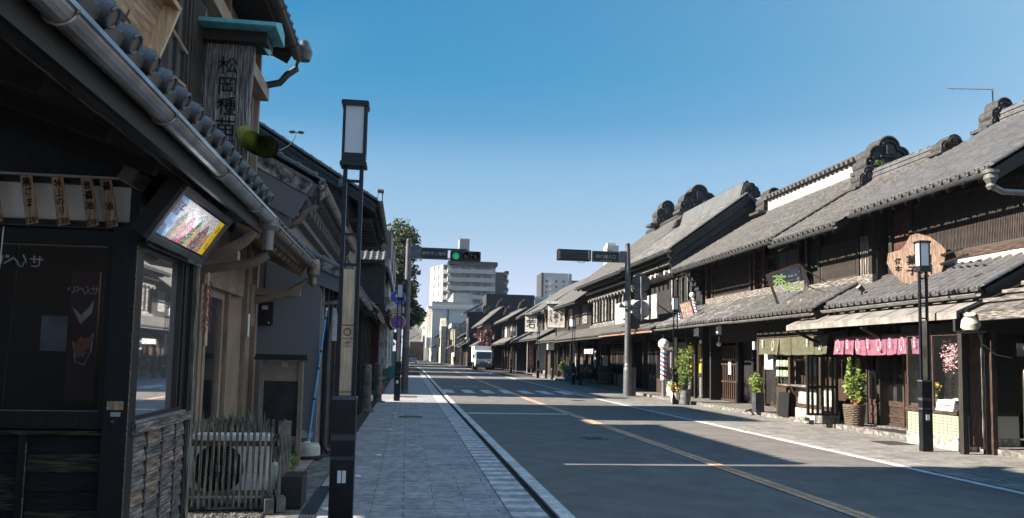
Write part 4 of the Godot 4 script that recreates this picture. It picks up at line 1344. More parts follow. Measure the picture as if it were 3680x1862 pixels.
	var ab := thing("folding_sign", "black folding pavement sign standing before the tea counter", "folding sign", Vector3(11.0, 0.1, -21.0))
	for s in [-1, 1]:
		part(ab, "board", G.new().obox(Vector3(0.02 + 0.05 * s, 0.35, 0.0), Vector3(0.03, 0.7, 0.62), Basis(Vector3(0, 0, 1), 0.07 * s)), M.black_wood, true)
	var tp := thing("tea_rack", "slender rack of green and white tea packets under the green curtain", "display rack", Vector3(11.25, 0.1, -21.4))
	part(tp, "stand", G.new().box(-0.15, 0, -0.3, 0.15, 0.85, 0.3), M.mid_wood_v, true)
	for y in [1.15, 1.45, 1.78]:
		part(tp, "shelf", G.new().box(-0.12, y, -0.42, 0.12, y + 0.02, 0.42), M.grey_plastic, true)
		for i in 4:
			part(tp, "packet", G.new().cbox(-0.1, y + 0.02, -0.38 + i * 0.2, 0.0, y + 0.19, -0.24 + i * 0.2, 0.015), M.tea_print if i % 2 else M.enamel_white, true)
	for s in [-1, 1]:
		part(tp, "upright", G.new().box(0.08, 0.85, 0.41 * s - 0.01, 0.1, 2.0, 0.41 * s + 0.01), M.grey_plastic, true)
	solo("brick_stub", G.new().cbox(-0.07, 0, -0.13, 0.07, 0.09, 0.13, 0.008), M.stone_grey, "single small stone lying on the kerb in front of the lattice screen", "stone", "", Vector3(10.8, 0.1, -19.5))
	var pl := thing("dark_planter", "leafy green plant in a square blue-grey planter left of the tea counter", "potted plant", Vector3(10.95, 0.1, -22.6))
	part(pl, "pot", G.new().cbox(-0.14, 0, -0.14, 0.14, 0.62, 0.14, 0.015), M.steel_dark, true)
	part(pl, "foliage", foliage(Vector3(-0.05, 0.92, 0), Vector3(0.25, 0.36, 0.25), 420, 0.06, 31), M.leaf_light, true)
	part(pl, "stem", G.new().cyl(Vector3(0, 0.6, 0), Vector3(0, 0.95, 0), 0.015, 6), M.bark, true)
	solo("shop_notice", G.new().box(-0.01, -0.3, -0.28, 0.01, 0.3, 0.28), M.paper, "white paper notice hung in the tea shop's far glass door", "notice", "", Vector3(11.22, 1.75, -22.4))
	solo("inner_plant", foliage(Vector3.ZERO, Vector3(0.3, 0.5, 0.4), 400, 0.07, 32), M.leaf_dark, "dark green plant behind the glass of the tea shop's left window", "plant", "", Vector3(11.7, 1.35, -22.3))
	solo("wall_lantern", G.new().cbox(-0.06, -0.13, -0.06, 0.06, 0.13, 0.06, 0.01), M.enamel_white, "small white wall lantern at the left end of the green curtain", "lantern", "", Vector3(11.1, 2.2, -23.1))
	solo("fallen_pole", G.new().tube([Vector3(-0.3, 0.02, 0.3), Vector3(0.2, 0.03, -0.4), Vector3(0.5, 0.05, -0.7)], 0.03, 6), M.grey_wood_v, "grey bamboo pole lying on the pavement by the square planter", "pole", "", Vector3(10.8, 0.1, -22.9))

func barber_house() -> void:
	var r := house({"name": "ridge_crest_house", "label": "big old merchant house with white plastered ridge and the largest cloud-shaped ridge end", "z0": 21.2, "z1": 30.2, "xf": 12.4, "xe": 10.8, "ye": 5.36, "p": 0.62, "xr": 14.9, "wall": M.dark_wood_v, "tiles": OLD_TILES, "n": 160, "w0": 21.4, "w1": 30.0, "inner": M.void,
		"low": {"xe": 10.6, "ye": 3.05, "xt": 12.3, "yt": 3.95, "z0": 22.9, "z1": 31.4, "n": 140, "tiles": ["kawara", "kawara_b", "kawara_light"]}})
	var roof := r.get_node("roof")
	part(roof, "ridge_plaster", G.new().box(14.72, 7.85, -22.4, 15.08, 8.45, -29.4), M.white_plaster, true)
	part(roof, "ridge_base", G.new().box(14.66, 7.75, -21.5, 15.14, 7.98, -30.0), M.kawara_old, true)
	part(roof, "ridge_band", G.new().box(14.7, 8.36, -22.4, 15.1, 8.46, -29.4), M.kawara_c, true)
	for i in 24:
		part(roof, "ridge_roll", G.new().cyl(Vector3(14.5, 8.5, -22.5 - i * 0.29), Vector3(14.9, 8.62, -22.5 - i * 0.29), 0.085, 8), M.kawara_old, true)
	part(roof, "ridge_cap", G.new().box(14.6, 8.46, -22.3, 15.2, 8.62, -29.5), M.kawara_old_c, true)
	oni(roof, Vector3(15.0, 7.86, -21.8), 1.02, 0.7, LOBES)
	oni(roof, Vector3(15.1, 8.0, -29.6), 0.9, 0.7, LOBES_TALL)
	part(roof, "moss", foliage(Vector3(14.6, 7.98, -21.62), Vector3(0.25, 0.16, 0.06), 120, 0.05, 41), M.leaf, true)
	part(roof, "gable_plaster", G.new().obox(Vector3(12.9, 6.35, -21.32), Vector3(4.6, 0.3, 0.04), Basis(Vector3(0, 0, 1), 0.555)), M.old_plaster, true)
	# upper storey: slatted bay, windows and plaster sill
	lattice(r, 12.3, 4.25, 5.35, -25.9, -29.2, 70, 0.018, M.lattice_wood, [4.6, 5.0], -1.0, M.mid_wood_v)
	glazed(r, "sash_window", 12.32, 4.35, 5.35, 22.6, 23.9, M.mid_wood_v, M.blue_window, 0.06, 1)
	glazed(r, "sash_window", 12.32, 4.35, 5.35, 23.95, 24.7, M.mid_wood_v, M.dark_window, 0.06)
	for i in 4:
		part(r, "ladder_rail", G.new().box(12.28, 4.4 + i * 0.25, -25.0, 12.32, 4.44 + i * 0.25, -25.35), M.mid_wood_z)
	for z in [22.4, 24.8, 25.5, 25.85, 29.3, 29.9]:
		part(r, "pillar", G.new().box(12.22, 4.1, -z - 0.07, 12.4, 5.9, -z + 0.07), M.mid_wood_v)
	part(r, "sill_plaster", G.new().box(12.2, 3.8, -22.0, 12.39, 4.25, -29.9), M.grey_wood_z)
	part(r, "coping_tiles", G.new().box(11.95, 3.72, -22.0, 12.3, 3.82, -30.2), M.kawara_light)
	# ground floor: lattice door, poster wall, tiled dado
	var door := part(r, "lattice_door", G.new().box(12.98, 0.1, -28.2, 13.0, 2.3, -29.95), M.mid_wood_v)
	for i in 9:
		part(door, "slat", G.new().box(12.88, 0.12, -28.25 - i * 0.2, 12.93, 2.3, -28.33 - i * 0.2), M.mid_wood_v, true)
	for y in [0.12, 0.85, 1.55, 2.25]:
		part(door, "rail", G.new().box(12.86, y, -28.2, 12.95, y + 0.07, -29.95), M.mid_wood_z, true)
	for z in [28.1, 30.05, 31.2, 26.8, 25.0, 23.4]:
		post(r, 12.85, z, 2.9, 0.17, M.black_wood)
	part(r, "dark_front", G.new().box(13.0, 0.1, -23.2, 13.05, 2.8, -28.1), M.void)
	part(r, "lintel", G.new().box(12.75, 2.45, -22.5, 12.95, 2.8, -33.6), M.dark_wood_z)
	var wall := part(r, "poster_wall", G.new().box(12.92, 0.1, -31.2, 13.02, 2.5, -34.4), M.grout)
	part(wall, "sill", G.new().box(12.84, 1.02, -31.2, 12.94, 1.17, -34.2), M.red_wood, true)
	for row in 9:
		for i in 12:
			part(wall, "wall_tile", G.new().box(12.9, 0.12 + row * 0.1, -31.25 - i * 0.24, 12.925, 0.12 + row * 0.1 + 0.092, -31.25 - i * 0.24 - 0.23), M.tile_grey, true)
	part(wall, "shelf_strip", G.new().box(12.82, 2.48, -31.2, 12.94, 2.56, -33.9), M.red_wood, true)
	for i in 12:
		part(wall, "dentil", G.new().box(12.78, 2.42, -31.25 - i * 0.22, 12.9, 2.48, -31.25 - i * 0.22 - 0.12), M.red_wood, true)
	var po := thing("yellow_poster", "large yellow poster with white lines of text on the wall behind the potted shrub", "poster", Vector3(12.9, 1.17, -32.9))
	part(po, "sheet", G.new().box(-0.012, 0, -0.85, 0.0, 1.26, 0.85), M.yellow, true)
	part(po, "panel", G.new().box(-0.016, 0.05, -0.2, -0.013, 0.9, 0.12), M.sheet_metal, true)
	for i in 6:
		part(po, "text_line", G.new().box(-0.016, 0.62 + i * 0.09, 0.3, -0.013, 0.65 + i * 0.09, 0.6 + 0.12 * (i % 3)), M.paper, true)
	solo("white_poster", G.new().box(-0.012, 0, -0.4, 0.0, 1.28, 0.4), M.paper, "plain white paper sheet beside the yellow poster", "poster", "", Vector3(12.9, 1.17, -31.65))
	solo("door_notice", G.new().box(-0.01, -0.28, -0.13, 0.01, 0.28, 0.13), M.paper, "white paper notice on the brown lattice door", "notice", "", Vector3(12.84, 1.45, -28.95))
	for k in [[12.4, 2.38, -29.0, "white globe lamp hanging before the lattice door"], [12.6, 2.15, -33.8, "white globe lamp hanging before the yellow poster"]]:
		solo("globe_lamp", G.new().lathe([Vector2(0, -0.1), Vector2(0.07, -0.075), Vector2(0.1, 0), Vector2(0.07, 0.075), Vector2(0.02, 0.1), Vector2(0.02, 0.3), Vector2(0, 0.3)], Vector3.ZERO, 14), M.enamel_white, k[3], "lamp", "", Vector3(k[0], k[1], k[2]))
	solo("wall_speaker", G.new().cbox(-0.06, -0.2, -0.1, 0.06, 0.2, 0.1, 0.01), M.enamel_white, "narrow white box lamp under the eave corner above the lattice door", "lamp", "", Vector3(11.2, 2.85, -26.2))
	# barber's roof sign between two striped poles
	var bs := thing("barber_sign", "tilted orange barber sign between two striped poles on the tiled roof", "shop sign", Vector3(11.2, 3.3, -29.0), "", -0.6)
	var tb := Basis(Vector3(0, 0, 1), 0.26)
	part(bs, "frame", G.new().obox(tb * Vector3(-0.03, 0.44, -0.01), Vector3(0.52, 0.78, 0.05), tb), M.dark_wood_v, true)
	part(bs, "panel", G.new().obox(tb * Vector3(-0.03, 0.42, 0.02), Vector3(0.44, 0.66, 0.02), tb), M.hex_wood, true)
	for i in 3:
		part(bs, "lettering", write(["川口", "お上り", "こての"][i], [0.09, 0.13, 0.12][i], Transform3D(tb, tb * Vector3(-0.17, 0.66 - i * 0.2, 0.034)), 1.1, false, 0.14), M.ink_pinkish, true)
	for s in [-1, 1]:
		barber_pole(bs, tb * Vector3(-0.03 + 0.36 * s, 0.0, 0.03), tb, 0.85, 0.058, s > 0)
	part(bs, "foot", G.new().bar(Vector3(-0.25, -0.1, 0), tb * Vector3(-0.2, 0.1, 0), 0.06, 0.06), M.steel_black, true)
	part(bs, "foot", G.new().bar(Vector3(0.2, -0.06, 0), tb * Vector3(0.15, 0.1, 0), 0.06, 0.06), M.steel_black, true)
	part(bs, "stay", G.new().bar(tb * Vector3(0.3, 0.4, 0), Vector3(1.0, 0.55, 1.4), 0.014, 0.014), M.steel_black, true)
	part(bs, "stay", G.new().bar(tb * Vector3(0.3, 0.7, 0), Vector3(1.0, 0.6, 2.2), 0.014, 0.014), M.steel_black, true)
	var bp := thing("barber_pole", "red, white and blue striped barber pole with a globe by the shop door", "barber pole", Vector3(11.1, 0.02, -31.9))
	part(bp, "foot", G.new().lathe([Vector2(0.0, 0), Vector2(0.12, 0), Vector2(0.12, 0.05), Vector2(0.08, 0.09), Vector2(0.08, 0.75), Vector2(0.14, 0.78), Vector2(0.14, 0.84), Vector2(0, 0.84)], Vector3.ZERO, 18), M.zinc, true)
	barber_pole(bp, Vector3(0, 0.84, 0), Basis.IDENTITY, 1.28, 0.125, true)
	# pots in front
	var p1 := thing("tall_potted_shrub", "tall thin leafy shrub in a grey pot before the yellow poster", "potted plant", Vector3(10.62, 0.02, -28.0))
	part(p1, "pot", G.new().lathe([Vector2(0, 0), Vector2(0.17, 0), Vector2(0.24, 0.52), Vector2(0.26, 0.55), Vector2(0.2, 0.55), Vector2(0, 0.48)], Vector3.ZERO, 18), M.stone_grey, true)
	for i in 5:
		var a := i * 1.3
		part(p1, "stem", G.new().tube([Vector3(cos(a) * 0.06, 0.45, sin(a) * 0.06), Vector3(cos(a) * 0.16, 1.1, sin(a) * 0.2), Vector3(cos(a) * 0.28, 1.9, sin(a) * 0.35)], [0.014, 0.01, 0.004], 4), M.bark, true)
	part(p1, "foliage", foliage(Vector3(-0.05, 1.55, 0), Vector3(0.42, 0.75, 0.5), 620, 0.065, 51, 26), M.leaf_light, true)
	part(p1, "foliage", foliage(Vector3(0.0, 1.1, 0.05), Vector3(0.45, 0.55, 0.5), 420, 0.065, 52, 22), M.leaf, true)
	var p2 := thing("flower_pot", "white flower pot full of orange flowers beside the grey pot", "potted plant", Vector3(10.3, 0.02, -28.2))
	part(p2, "pot", G.new().lathe([Vector2(0, 0), Vector2(0.14, 0), Vector2(0.2, 0.42), Vector2(0.22, 0.44), Vector2(0.16, 0.44), Vector2(0, 0.38)], Vector3.ZERO, 18), M.plastic_white, true)
	part(p2, "leaves", foliage(Vector3(-0.06, 0.72, 0), Vector3(0.26, 0.3, 0.26), 240, 0.055, 53), M.leaf_light, true)
	part(p2, "flowers", foliage(Vector3(-0.05, 0.62, 0.06), Vector3(0.28, 0.2, 0.26), 260, 0.045, 54), M.petal_orange, true)

func barber_pole(root: Node3D, o: Vector3, b: Basis, h: float, r: float, globe: bool) -> void:
	part(root, "striped_tube", G.new().cyl(o, o + b * Vector3(0, h, 0), r * 0.98, 18), M.enamel_white, true)
	for k in 2:
		var g := G.new()
		var turns := 3.0
		var n := 54
		for i in n:
			for e in 1:
				var a0 := TAU * (turns * i / n) + PI * k
				var a1 := TAU * (turns * (i + 1) / n) + PI * k
				var y0 := h * 0.9 * i / n
				var y1 := h * 0.9 * (i + 1) / n
				var w := h * 0.075
				var f := func(a: float, y: float) -> Vector3: return o + b * Vector3(cos(a) * r, clampf(y, 0.0, h), sin(a) * r)
				g.q(f.call(a0, y0), f.call(a0, y0 + w), f.call(a1, y1 + w), f.call(a1, y1))
		part(root, "red_stripe" if k == 0 else "blue_stripe", g, M.crimson if k == 0 else M.cobalt, true)
	part(root, "collar", G.new().cyl(o + b * Vector3(0, h, 0), o + b * Vector3(0, h + r * 0.5, 0), r * 1.1, 16), M.zinc, true)
	if globe:
		part(root, "globe", G.new().lathe([Vector2(0, -1), Vector2(0.5, -0.87), Vector2(0.87, -0.5), Vector2(1, 0), Vector2(0.87, 0.5), Vector2(0.5, 0.87), Vector2(0, 1)].map(func(p): return p * r * 1.9), o + b * Vector3(0, h + r * 2.1, 0), 18), M.enamel_white, true)

func plaster_house() -> void:
	var r := house({"name": "black_plaster_house", "label": "tall black plaster storehouse with bright speckled roof tiles and a smooth grey ridge", "z0": 30.75, "z1": 38.4, "xf": 12.5, "xe": 11.0, "ye": 6.42, "p": 0.73, "xr": 14.5, "wall": M.black_plaster, "tiles": ["kawara_smooth", "kawara_light", "kawara_b"], "n": 220, "w0": 31.0, "w1": 38.2, "under": M.black_plaster, "side": M.black_plaster,
		"low": {"xe": 10.6, "ye": 3.02, "xt": 12.4, "yt": 3.7, "z0": 32.0, "z1": 40.9, "n": 70, "tiles": OLD_TILES, "gutter_mat": M.copper_new}})
	var roof := r.get_node("roof")
	part(roof, "ridge_wall", G.new().prism(PackedVector2Array([Vector2(14.15, 8.85), Vector2(14.35, 9.55), Vector2(14.65, 9.55), Vector2(14.85, 8.85)]), Transform3D(Basis.IDENTITY, Vector3(0, 0, -38.2)), 7.3), M.kawara_smooth, true)
	round_row(roof, Vector3(14.5, 9.55, -38.2), Vector3(14.5, 9.55, -30.9), M.kawara_light)
	oni(roof, Vector3(14.7, 9.0, -30.9), 0.5, 0.3, LOBES)
	oni(roof, Vector3(14.4, 8.9, -38.3), 0.6, 0.4, LOBES_LOW)
	# thick stepped verge and cornice with white rafter ends
	for i in 3:
		part(r, "verge_step", G.new().obox(Vector3(12.75 + i * 0.05, 7.42 - i * 0.3, -30.9 - i * 0.05), Vector3(4.4, 0.24, 0.16), Basis(Vector3(0, 0, 1), 0.63)), M.black_plaster)
	for i in 3:
		part(r, "cornice", G.new().box(11.35 + i * 0.25, 6.3 - i * 0.26, -31.2, 12.6, 6.46 - i * 0.26, -38.2), M.grey_plaster if i == 1 else M.black_plaster)
	for i in 11:
		part(r, "rafter_end", G.new().cyl(Vector3(11.62, 5.72, -31.4 - i * 0.66), Vector3(12.5, 5.72, -31.4 - i * 0.66), 0.11, 10), M.white_plaster)
	for z in [30.95, 38.2]:
		var g := G.new()
		for i in 5:
			g.box(11.7 + i * 0.13, 5.5 - i * 0.2, -z - 0.24, 12.6, 5.66 - i * 0.2, -z + 0.24)
		part(r, "corbel", g, M.black_plaster)
		part(r, "corbel_scroll", G.new().lathe([Vector2(0, -0.2), Vector2(0.14, -0.16), Vector2(0.19, 0), Vector2(0.14, 0.16), Vector2(0, 0.2)], Vector3(11.75, 5.82, -z), 12, Basis(Vector3.RIGHT, PI / 2)), M.kawara_light)
		part(r, "corbel_finger", G.new().tube([Vector3(11.75, 5.7, -z), Vector3(11.5, 5.5, -z), Vector3(11.62, 5.25, -z)], [0.09, 0.075, 0.05], 8), M.grey_plaster)
	# heavy window shutters
	for i in 9:
		part(r, "shutter", G.new().box(12.3, 4.3, -31.7 - i * 0.34, 12.5, 5.5, -31.95 - i * 0.34), M.grey_plaster if i % 2 else M.black_plaster)
	for i in 3:
		part(r, "window_bar", G.new().box(12.24, 4.35, -32.0 - i * 0.7, 12.3, 5.45, -32.07 - i * 0.7), M.black_wood)
	part(r, "patched_plaster", G.new().box(12.3, 3.6, -31.2, 12.49, 4.3, -33.2), M.old_plaster)
	var ms := thing("metal_sign", "blank sheet-metal signboard on the tiled lower roof behind the traffic pole", "sign board", Vector3(11.2, 3.6, -36.6))
	for i in 9:
		part(ms, "sheet", G.new().box(-0.02 - 0.004 * (i % 2), 0.0, 3.5 - i * 0.78, 0.01, 1.12, 3.5 - (i + 1) * 0.78), M.sheet_metal, true)
	part(ms, "frame", G.new().box(0.01, -0.03, 3.52, 0.05, 1.15, 3.46), M.grey_wood_v, true)
	part(ms, "stay", G.new().bar(Vector3(0.03, 0.9, 2.5), Vector3(1.0, 0.3, 2.5), 0.04, 0.04), M.dark_wood_v, true)
	# ground floor
	for z in [31.2, 32.4, 34.9, 36.2, 37.5, 38.4]:
		post(r, 12.3, z, 2.75, 0.13)
	glazed(r, "show_window", 11.75, 0.75, 2.2, 32.45, 33.5, M.dark_wood_v, M.glass, 0.06, 1)
	part(r, "window_cornice", G.new().prism(PackedVector2Array([Vector2(11.5, 2.45), Vector2(11.75, 2.15), Vector2(12.3, 2.15), Vector2(12.3, 2.5), Vector2(11.5, 2.5)]), Transform3D(Basis.IDENTITY, Vector3(0, 0, -33.65)), 1.35), M.grey_wood_z)
	part(r, "window_base", G.new().box(11.68, 0.05, -32.35, 12.3, 0.75, -33.6), M.tile_base)
	for k in [[33.7, 34.85], [35.0, 36.15], [36.3, 37.4]]:
		var d := glazed(r, "shop_door", 12.25, 0.12, 2.3, k[0], k[1], M.mid_wood_v, M.dark_window, 0.07, 1)
		part(d, "door_panel", G.new().box(12.21, 0.15, -k[0] - 0.07, 12.27, 0.8, -k[1] + 0.07), M.mid_wood_v, true)
	part(r, "downpipe", G.new().cyl(Vector3(11.9, 0.1, -34.3), Vector3(11.9, 2.9, -34.3), 0.05, 10), M.copper_new)
	solo("window_poster", G.new().box(-0.005, -0.5, -0.15, 0.005, 0.5, 0.15), M.banner_white, "tall pink and white paper hung in the barber's show window", "poster", "", Vector3(11.85, 1.6, -33.1))

func farther_right() -> void:
	# ornate dark storehouse with open plaster shutters
	var r := house({"name": "shuttered_storehouse", "label": "dark storehouse with a row of open plaster window shutters and paired ridge ornaments", "z0": 38.9, "z1": 49.6, "xf": 12.6, "xe": 11.1, "ye": 6.4, "p": 0.78, "xr": 16.0, "wall": M.black_plaster, "tiles": OLD_TILES, "n": 140, "under": M.black_plaster, "layers": 4, "ridge_mat": M.oni_clay, "side": M.black_plaster,
		"low": {"xe": 10.8, "ye": 3.0, "xt": 12.5, "yt": 3.8, "z0": 40.6, "z1": 55.4, "n": 130}})
	var roof := r.get_node("roof")
	oni(roof, Vector3(15.7, 10.0, -39.4), 1.35, 0.9, LOBES)
	oni(roof, Vector3(16.4, 10.5, -46.5), 1.35, 0.9, LOBES_TALL)
	for i in 3:
		part(r, "cornice", G.new().box(11.5 + i * 0.28, 6.25 - i * 0.3, -39.2, 12.7, 6.42 - i * 0.3, -49.6), M.grey_plaster if i == 2 else M.black_plaster)
	for i in 14:
		part(r, "rafter_end", G.new().cyl(Vector3(11.75, 5.5, -39.6 - i * 0.7), Vector3(12.6, 5.5, -39.6 - i * 0.7), 0.1, 8), M.grey_plaster)
	for i in 12:
		var z := 40.2 + i * 0.74
		part(r, "shutter", G.new().obox(Vector3(12.3, 4.75, -z), Vector3(0.55, 1.35, 0.16), Basis(Vector3.UP, 0.25)), M.grey_plaster if i % 3 else M.black_plaster)
	part(r, "sill", G.new().box(12.2, 3.9, -39.6, 12.6, 4.05, -49.2), M.grey_plaster)
	part(r, "low_wall_cap", G.new().box(12.2, 3.75, -44.0, 12.5, 3.95, -50.0), M.stone_grey)
	for z in [40.8, 42.2, 43.6, 45.0, 47.5, 49.3, 51.5]:
		post(r, 12.4, z, 2.8, 0.15)
	for k in [[40.9, 42.1], [42.3, 43.5], [43.7, 44.9]]:
		var d := glazed(r, "shop_door", 12.35, 0.15, 2.35, k[0], k[1], M.mid_wood_v, M.dark_window, 0.08, 2)
		part(d, "door_panel", G.new().box(12.3, 0.18, -k[0] - 0.08, 12.37, 0.85, -k[1] + 0.08), M.grey_wood_v, true)
	var bx := thing("wooden_kiosk", "weathered barrel-shaped wooden shop counter box with a white notice", "counter", Vector3(11.9, 0.1, -44.6))
	part(bx, "body", G.new().lathe([Vector2(0, 0), Vector2(0.52, 0), Vector2(0.55, 0.08), Vector2(0.48, 0.6), Vector2(0.45, 1.15), Vector2(0.5, 1.2), Vector2(0, 1.22)], Vector3.ZERO, 12), M.mid_wood_v, true)
	for y in [0.25, 0.75]:
		part(bx, "hoop", G.new().lathe([Vector2(0.53, y), Vector2(0.55, y + 0.02), Vector2(0.52, y + 0.05)], Vector3.ZERO, 12), M.grey_wood_z, true)
	part(bx, "notice", G.new().box(-0.2, 1.22, -0.02, 0.12, 1.85, 0.02), M.paper, true)
	var vt := thing("clay_vat", "reddish glazed clay vat on a stone block by the pavement", "vat", Vector3(11.2, 0.1, -45.6))
	part(vt, "vat", G.new().lathe([Vector2(0, 0.4), Vector2(0.24, 0.4), Vector2(0.42, 0.78), Vector2(0.40, 1.0), Vector2(0.24, 1.12), Vector2(0.26, 1.18), Vector2(0.2, 1.18), Vector2(0, 1.1)], Vector3.ZERO, 22), M.vat_glaze, true)
	part(vt, "handle", G.new().tube([Vector3(-0.26, 1.0, 0.1), Vector3(-0.2, 1.28, 0.05), Vector3(0.1, 1.3, 0.05), Vector3(0.24, 1.1, 0.1)], 0.03, 6), M.stone_grey, true)
	part(vt, "plinth", G.new().cbox(-0.28, 0, -0.28, 0.28, 0.4, 0.28, 0.02), M.stone_grey, true)
	noren("grey_curtain", "grey ragged shop curtain under the old storehouse eave", M.white_cloth, 11.5, 2.05, 2.35, 46.2, 48.6, 4, M.ink, [""])
	solo("blue_banner", G.new().box(-0.01, -0.7, -0.2, 0.01, 0.7, 0.2), M.banner_white, "narrow white and blue banner left of the clay vat", "banner", "", Vector3(11.9, 1.6, -47.2))
	# long row further on
	var row := [
		{"name": "lattice_roof_house", "label": "old house with plain roof above the white lettered sweet-potato signboard", "z0": 49.8, "z1": 62.5, "xf": 12.3, "xe": 11.1, "ye": 5.55, "p": 0.72, "xr": 15.2, "wall": M.dark_wood_v, "tiles": OLD_TILES, "n": 90, "low": {"xe": 10.8, "ye": 3.05, "xt": 12.3, "yt": 3.8, "z0": 55.6, "z1": 63.0, "n": 60}},
		{"name": "long_grey_house", "label": "long grey-roofed house with deep shaded eaves beyond the sweet-potato sign", "z0": 64.0, "z1": 79.8, "xf": 12.6, "xe": 11.4, "ye": 5.9, "p": 0.66, "xr": 16.6, "wall": M.black_plaster, "tiles": ["kawara_b", "kawara_smooth"], "n": 60, "low": {"xe": 10.9, "ye": 3.4, "xt": 12.6, "yt": 4.3, "z0": 63.2, "z1": 80.0, "n": 60}},
		{"name": "white_shutter_storehouse", "label": "storehouse with white shutters and paired round ridge ends behind the truck", "z0": 80.2, "z1": 93.5, "xf": 11.6, "xe": 10.6, "ye": 5.9, "p": 0.6, "xr": 12.6, "wall": M.navy_wall, "tiles": ["kawara_light", "kawara_b"], "n": 0, "layers": 3, "low": {"xe": 10.3, "ye": 3.3, "xt": 11.6, "yt": 4.0, "z0": 80.2, "z1": 93.5, "n": 0}},
		{"name": "steep_tile_house", "label": "steep-roofed old house just beyond the truck with banded eaves", "z0": 94.5, "z1": 111.0, "xf": 10.4, "xe": 9.3, "ye": 6.0, "p": 0.85, "xr": 11.9, "wall": M.black_plaster, "tiles": OLD_TILES, "n": 0, "layers": 3, "low": {"xe": 9.0, "ye": 3.3, "xt": 10.4, "yt": 4.1, "z0": 102.0, "z1": 111.0, "n": 0}},
		{"name": "small_eave_house", "label": "small old house beside the cream pilastered front", "z0": 119.0, "z1": 124.6, "xf": 8.9, "xe": 8.0, "ye": 4.8, "p": 0.6, "xr": 11.0, "wall": M.dark_wood_v, "tiles": OLD_TILES, "n": 0, "low": {"xe": 7.7, "ye": 3.5, "xt": 8.9, "yt": 4.1, "z0": 119.0, "z1": 124.6, "n": 0}},
		{"name": "bank_side_house", "label": "low dark house with a pale tiled roof against the stone bank", "z0": 156.0, "z1": 169.0, "xf": 6.6, "xe": 5.7, "ye": 6.0, "p": 0.6, "xr": 9.6, "wall": M.dark_wood_v, "tiles": OLD_TILES, "n": 0, "low": {"xe": 5.2, "ye": 3.9, "xt": 6.6, "yt": 4.6, "z0": 156.0, "z1": 169.0, "n": 0}}]
	for c in row:
		c["under"] = M.dark_wood_z
		var h := house(c)
		var roof2 := h.get_node("roof")
		if c.get("layers", 0) > 0:
			var yr: float = c.ye + c.p * (c.xr - c.xe)
			oni(roof2, Vector3(c.xr - 0.1, yr + 0.1, -c.z0 - 0.3), 0.9, 0.6, LOBES)
			oni(roof2, Vector3(c.xr, yr + 0.1, -c.z1 + 0.3), 1.0, 0.6, LOBES)
		var n := int((c.z1 - c.z0) / 2.4)
		for i in n:
			var z: float = c.z0 + 0.9 + i * 2.4
			post(h, c.xf - 0.15, z, 2.9, 0.2, M.dark_wood_v if i % 2 else M.mid_wood_v)
			part(h, "shopfront_panel", G.new().box(c.xf + 0.25, 0.1, -z - 0.2, c.xf + 0.3, 2.6, -z - 2.1), [M.void, M.lattice_wood, M.dark_window, M.old_plaster, M.mid_wood_v][(i * 2 + int(c.z0)) % 5])
			part(h, "upper_window", G.new().box(c.xf - 0.06, 4.2, -z - 0.3, c.xf + 0.02, 5.5, -z - 1.7), [M.dark_window, M.grey_plaster, M.lattice_wood, M.white_plaster][(i + int(c.z0)) % 4])
	# cream fronts, corner tower shop and white gable
	var cf := thing("cream_pilaster_front", "cream shopfront with tall fluted pilasters and pale green cornice", "building", Vector3(7.7, gy(128), -134.0))
	part(cf, "wall", G.new().box(0, 0, 0, 8, 6.9, 8.4), M.cream_wall, true)
	for i in 5:
		part(cf, "pilaster", G.new().box(-0.25, 2.6, 0.3 + i * 1.6, 0.0, 6.1, 0.9 + i * 1.6), M.cream_wall, true)
	part(cf, "cornice", G.new().box(-0.6, 6.2, -0.3, 8.2, 6.95, 8.7), M.sheet_metal, true)
	part(cf, "balcony", G.new().box(-0.8, 3.4, 1.5, -0.26, 4.2, 5.5), M.dark_wood_v, true)
	part(cf, "awning", G.new().prism(PackedVector2Array([Vector2(-1.2, 2.7), Vector2(0, 3.3), Vector2(0, 3.1)]), Transform3D(), 8.0), M.awning_metal, true)
	var c2 := thing("cream_gable_front", "narrow cream shopfront with a curved stepped gable", "building", Vector3(7.2, gy(145), -151.0))
	var ol := PackedVector2Array([Vector2(0, 0), Vector2(7.5, 0), Vector2(7.5, 7.0), Vector2(6.6, 7.3), Vector2(6.0, 8.0), Vector2(5.0, 8.5), Vector2(3.75, 8.7), Vector2(2.5, 8.5), Vector2(1.5, 8.0), Vector2(0.9, 7.3), Vector2(0, 7.0)])
	part(c2, "wall", G.new().prism(ol, Transform3D(Basis(Vector3.UP, -PI / 2), Vector3(0, 0, 0)), 1.0), M.cream_wall, true)
	part(c2, "body", G.new().box(0.2, 0, 0.2, 6, 6.8, 7.3), M.cream_wall, true)
	for i in 3:
		part(c2, "window", G.new().box(-1.03, 4.6, 1.0 + i * 2.1, -0.98, 6.4, 2.0 + i * 2.1), M.grey_plaster, true)
	part(c2, "shop_sign", G.new().box(-1.3, 3.2, 1.0, -1.0, 4.8, 4.5), M.dark_wood_v, true)
	var wg := thing("white_gable_house", "grey-white gable wall rising behind the pale green cornice", "building", Vector3(8.4, gy(118), -131.5))
	part(wg, "wall", G.new().prism(PackedVector2Array([Vector2(0.4, 0), Vector2(0.4, 6.6), Vector2(4.4, 9.2), Vector2(9, 6.6), Vector2(9, 0)]), Transform3D(), 6.0), M.tower_grey, true)
	part(wg, "roof", G.new().obox(Vector3(2.2, 8.0, 3.0), Vector3(5.4, 0.25, 6.8), Basis(Vector3(0, 0, 1), 0.576)), M.kawara_b, true)
	var dt := thing("dark_tower_house", "tall dark house with a small hipped tiled roof and narrow windows", "building", Vector3(9.0, gy(113), -118.0))
	part(dt, "wall", G.new().box(0, 0, 0, 6, 8.2, 4.5), M.navy_wall, true)
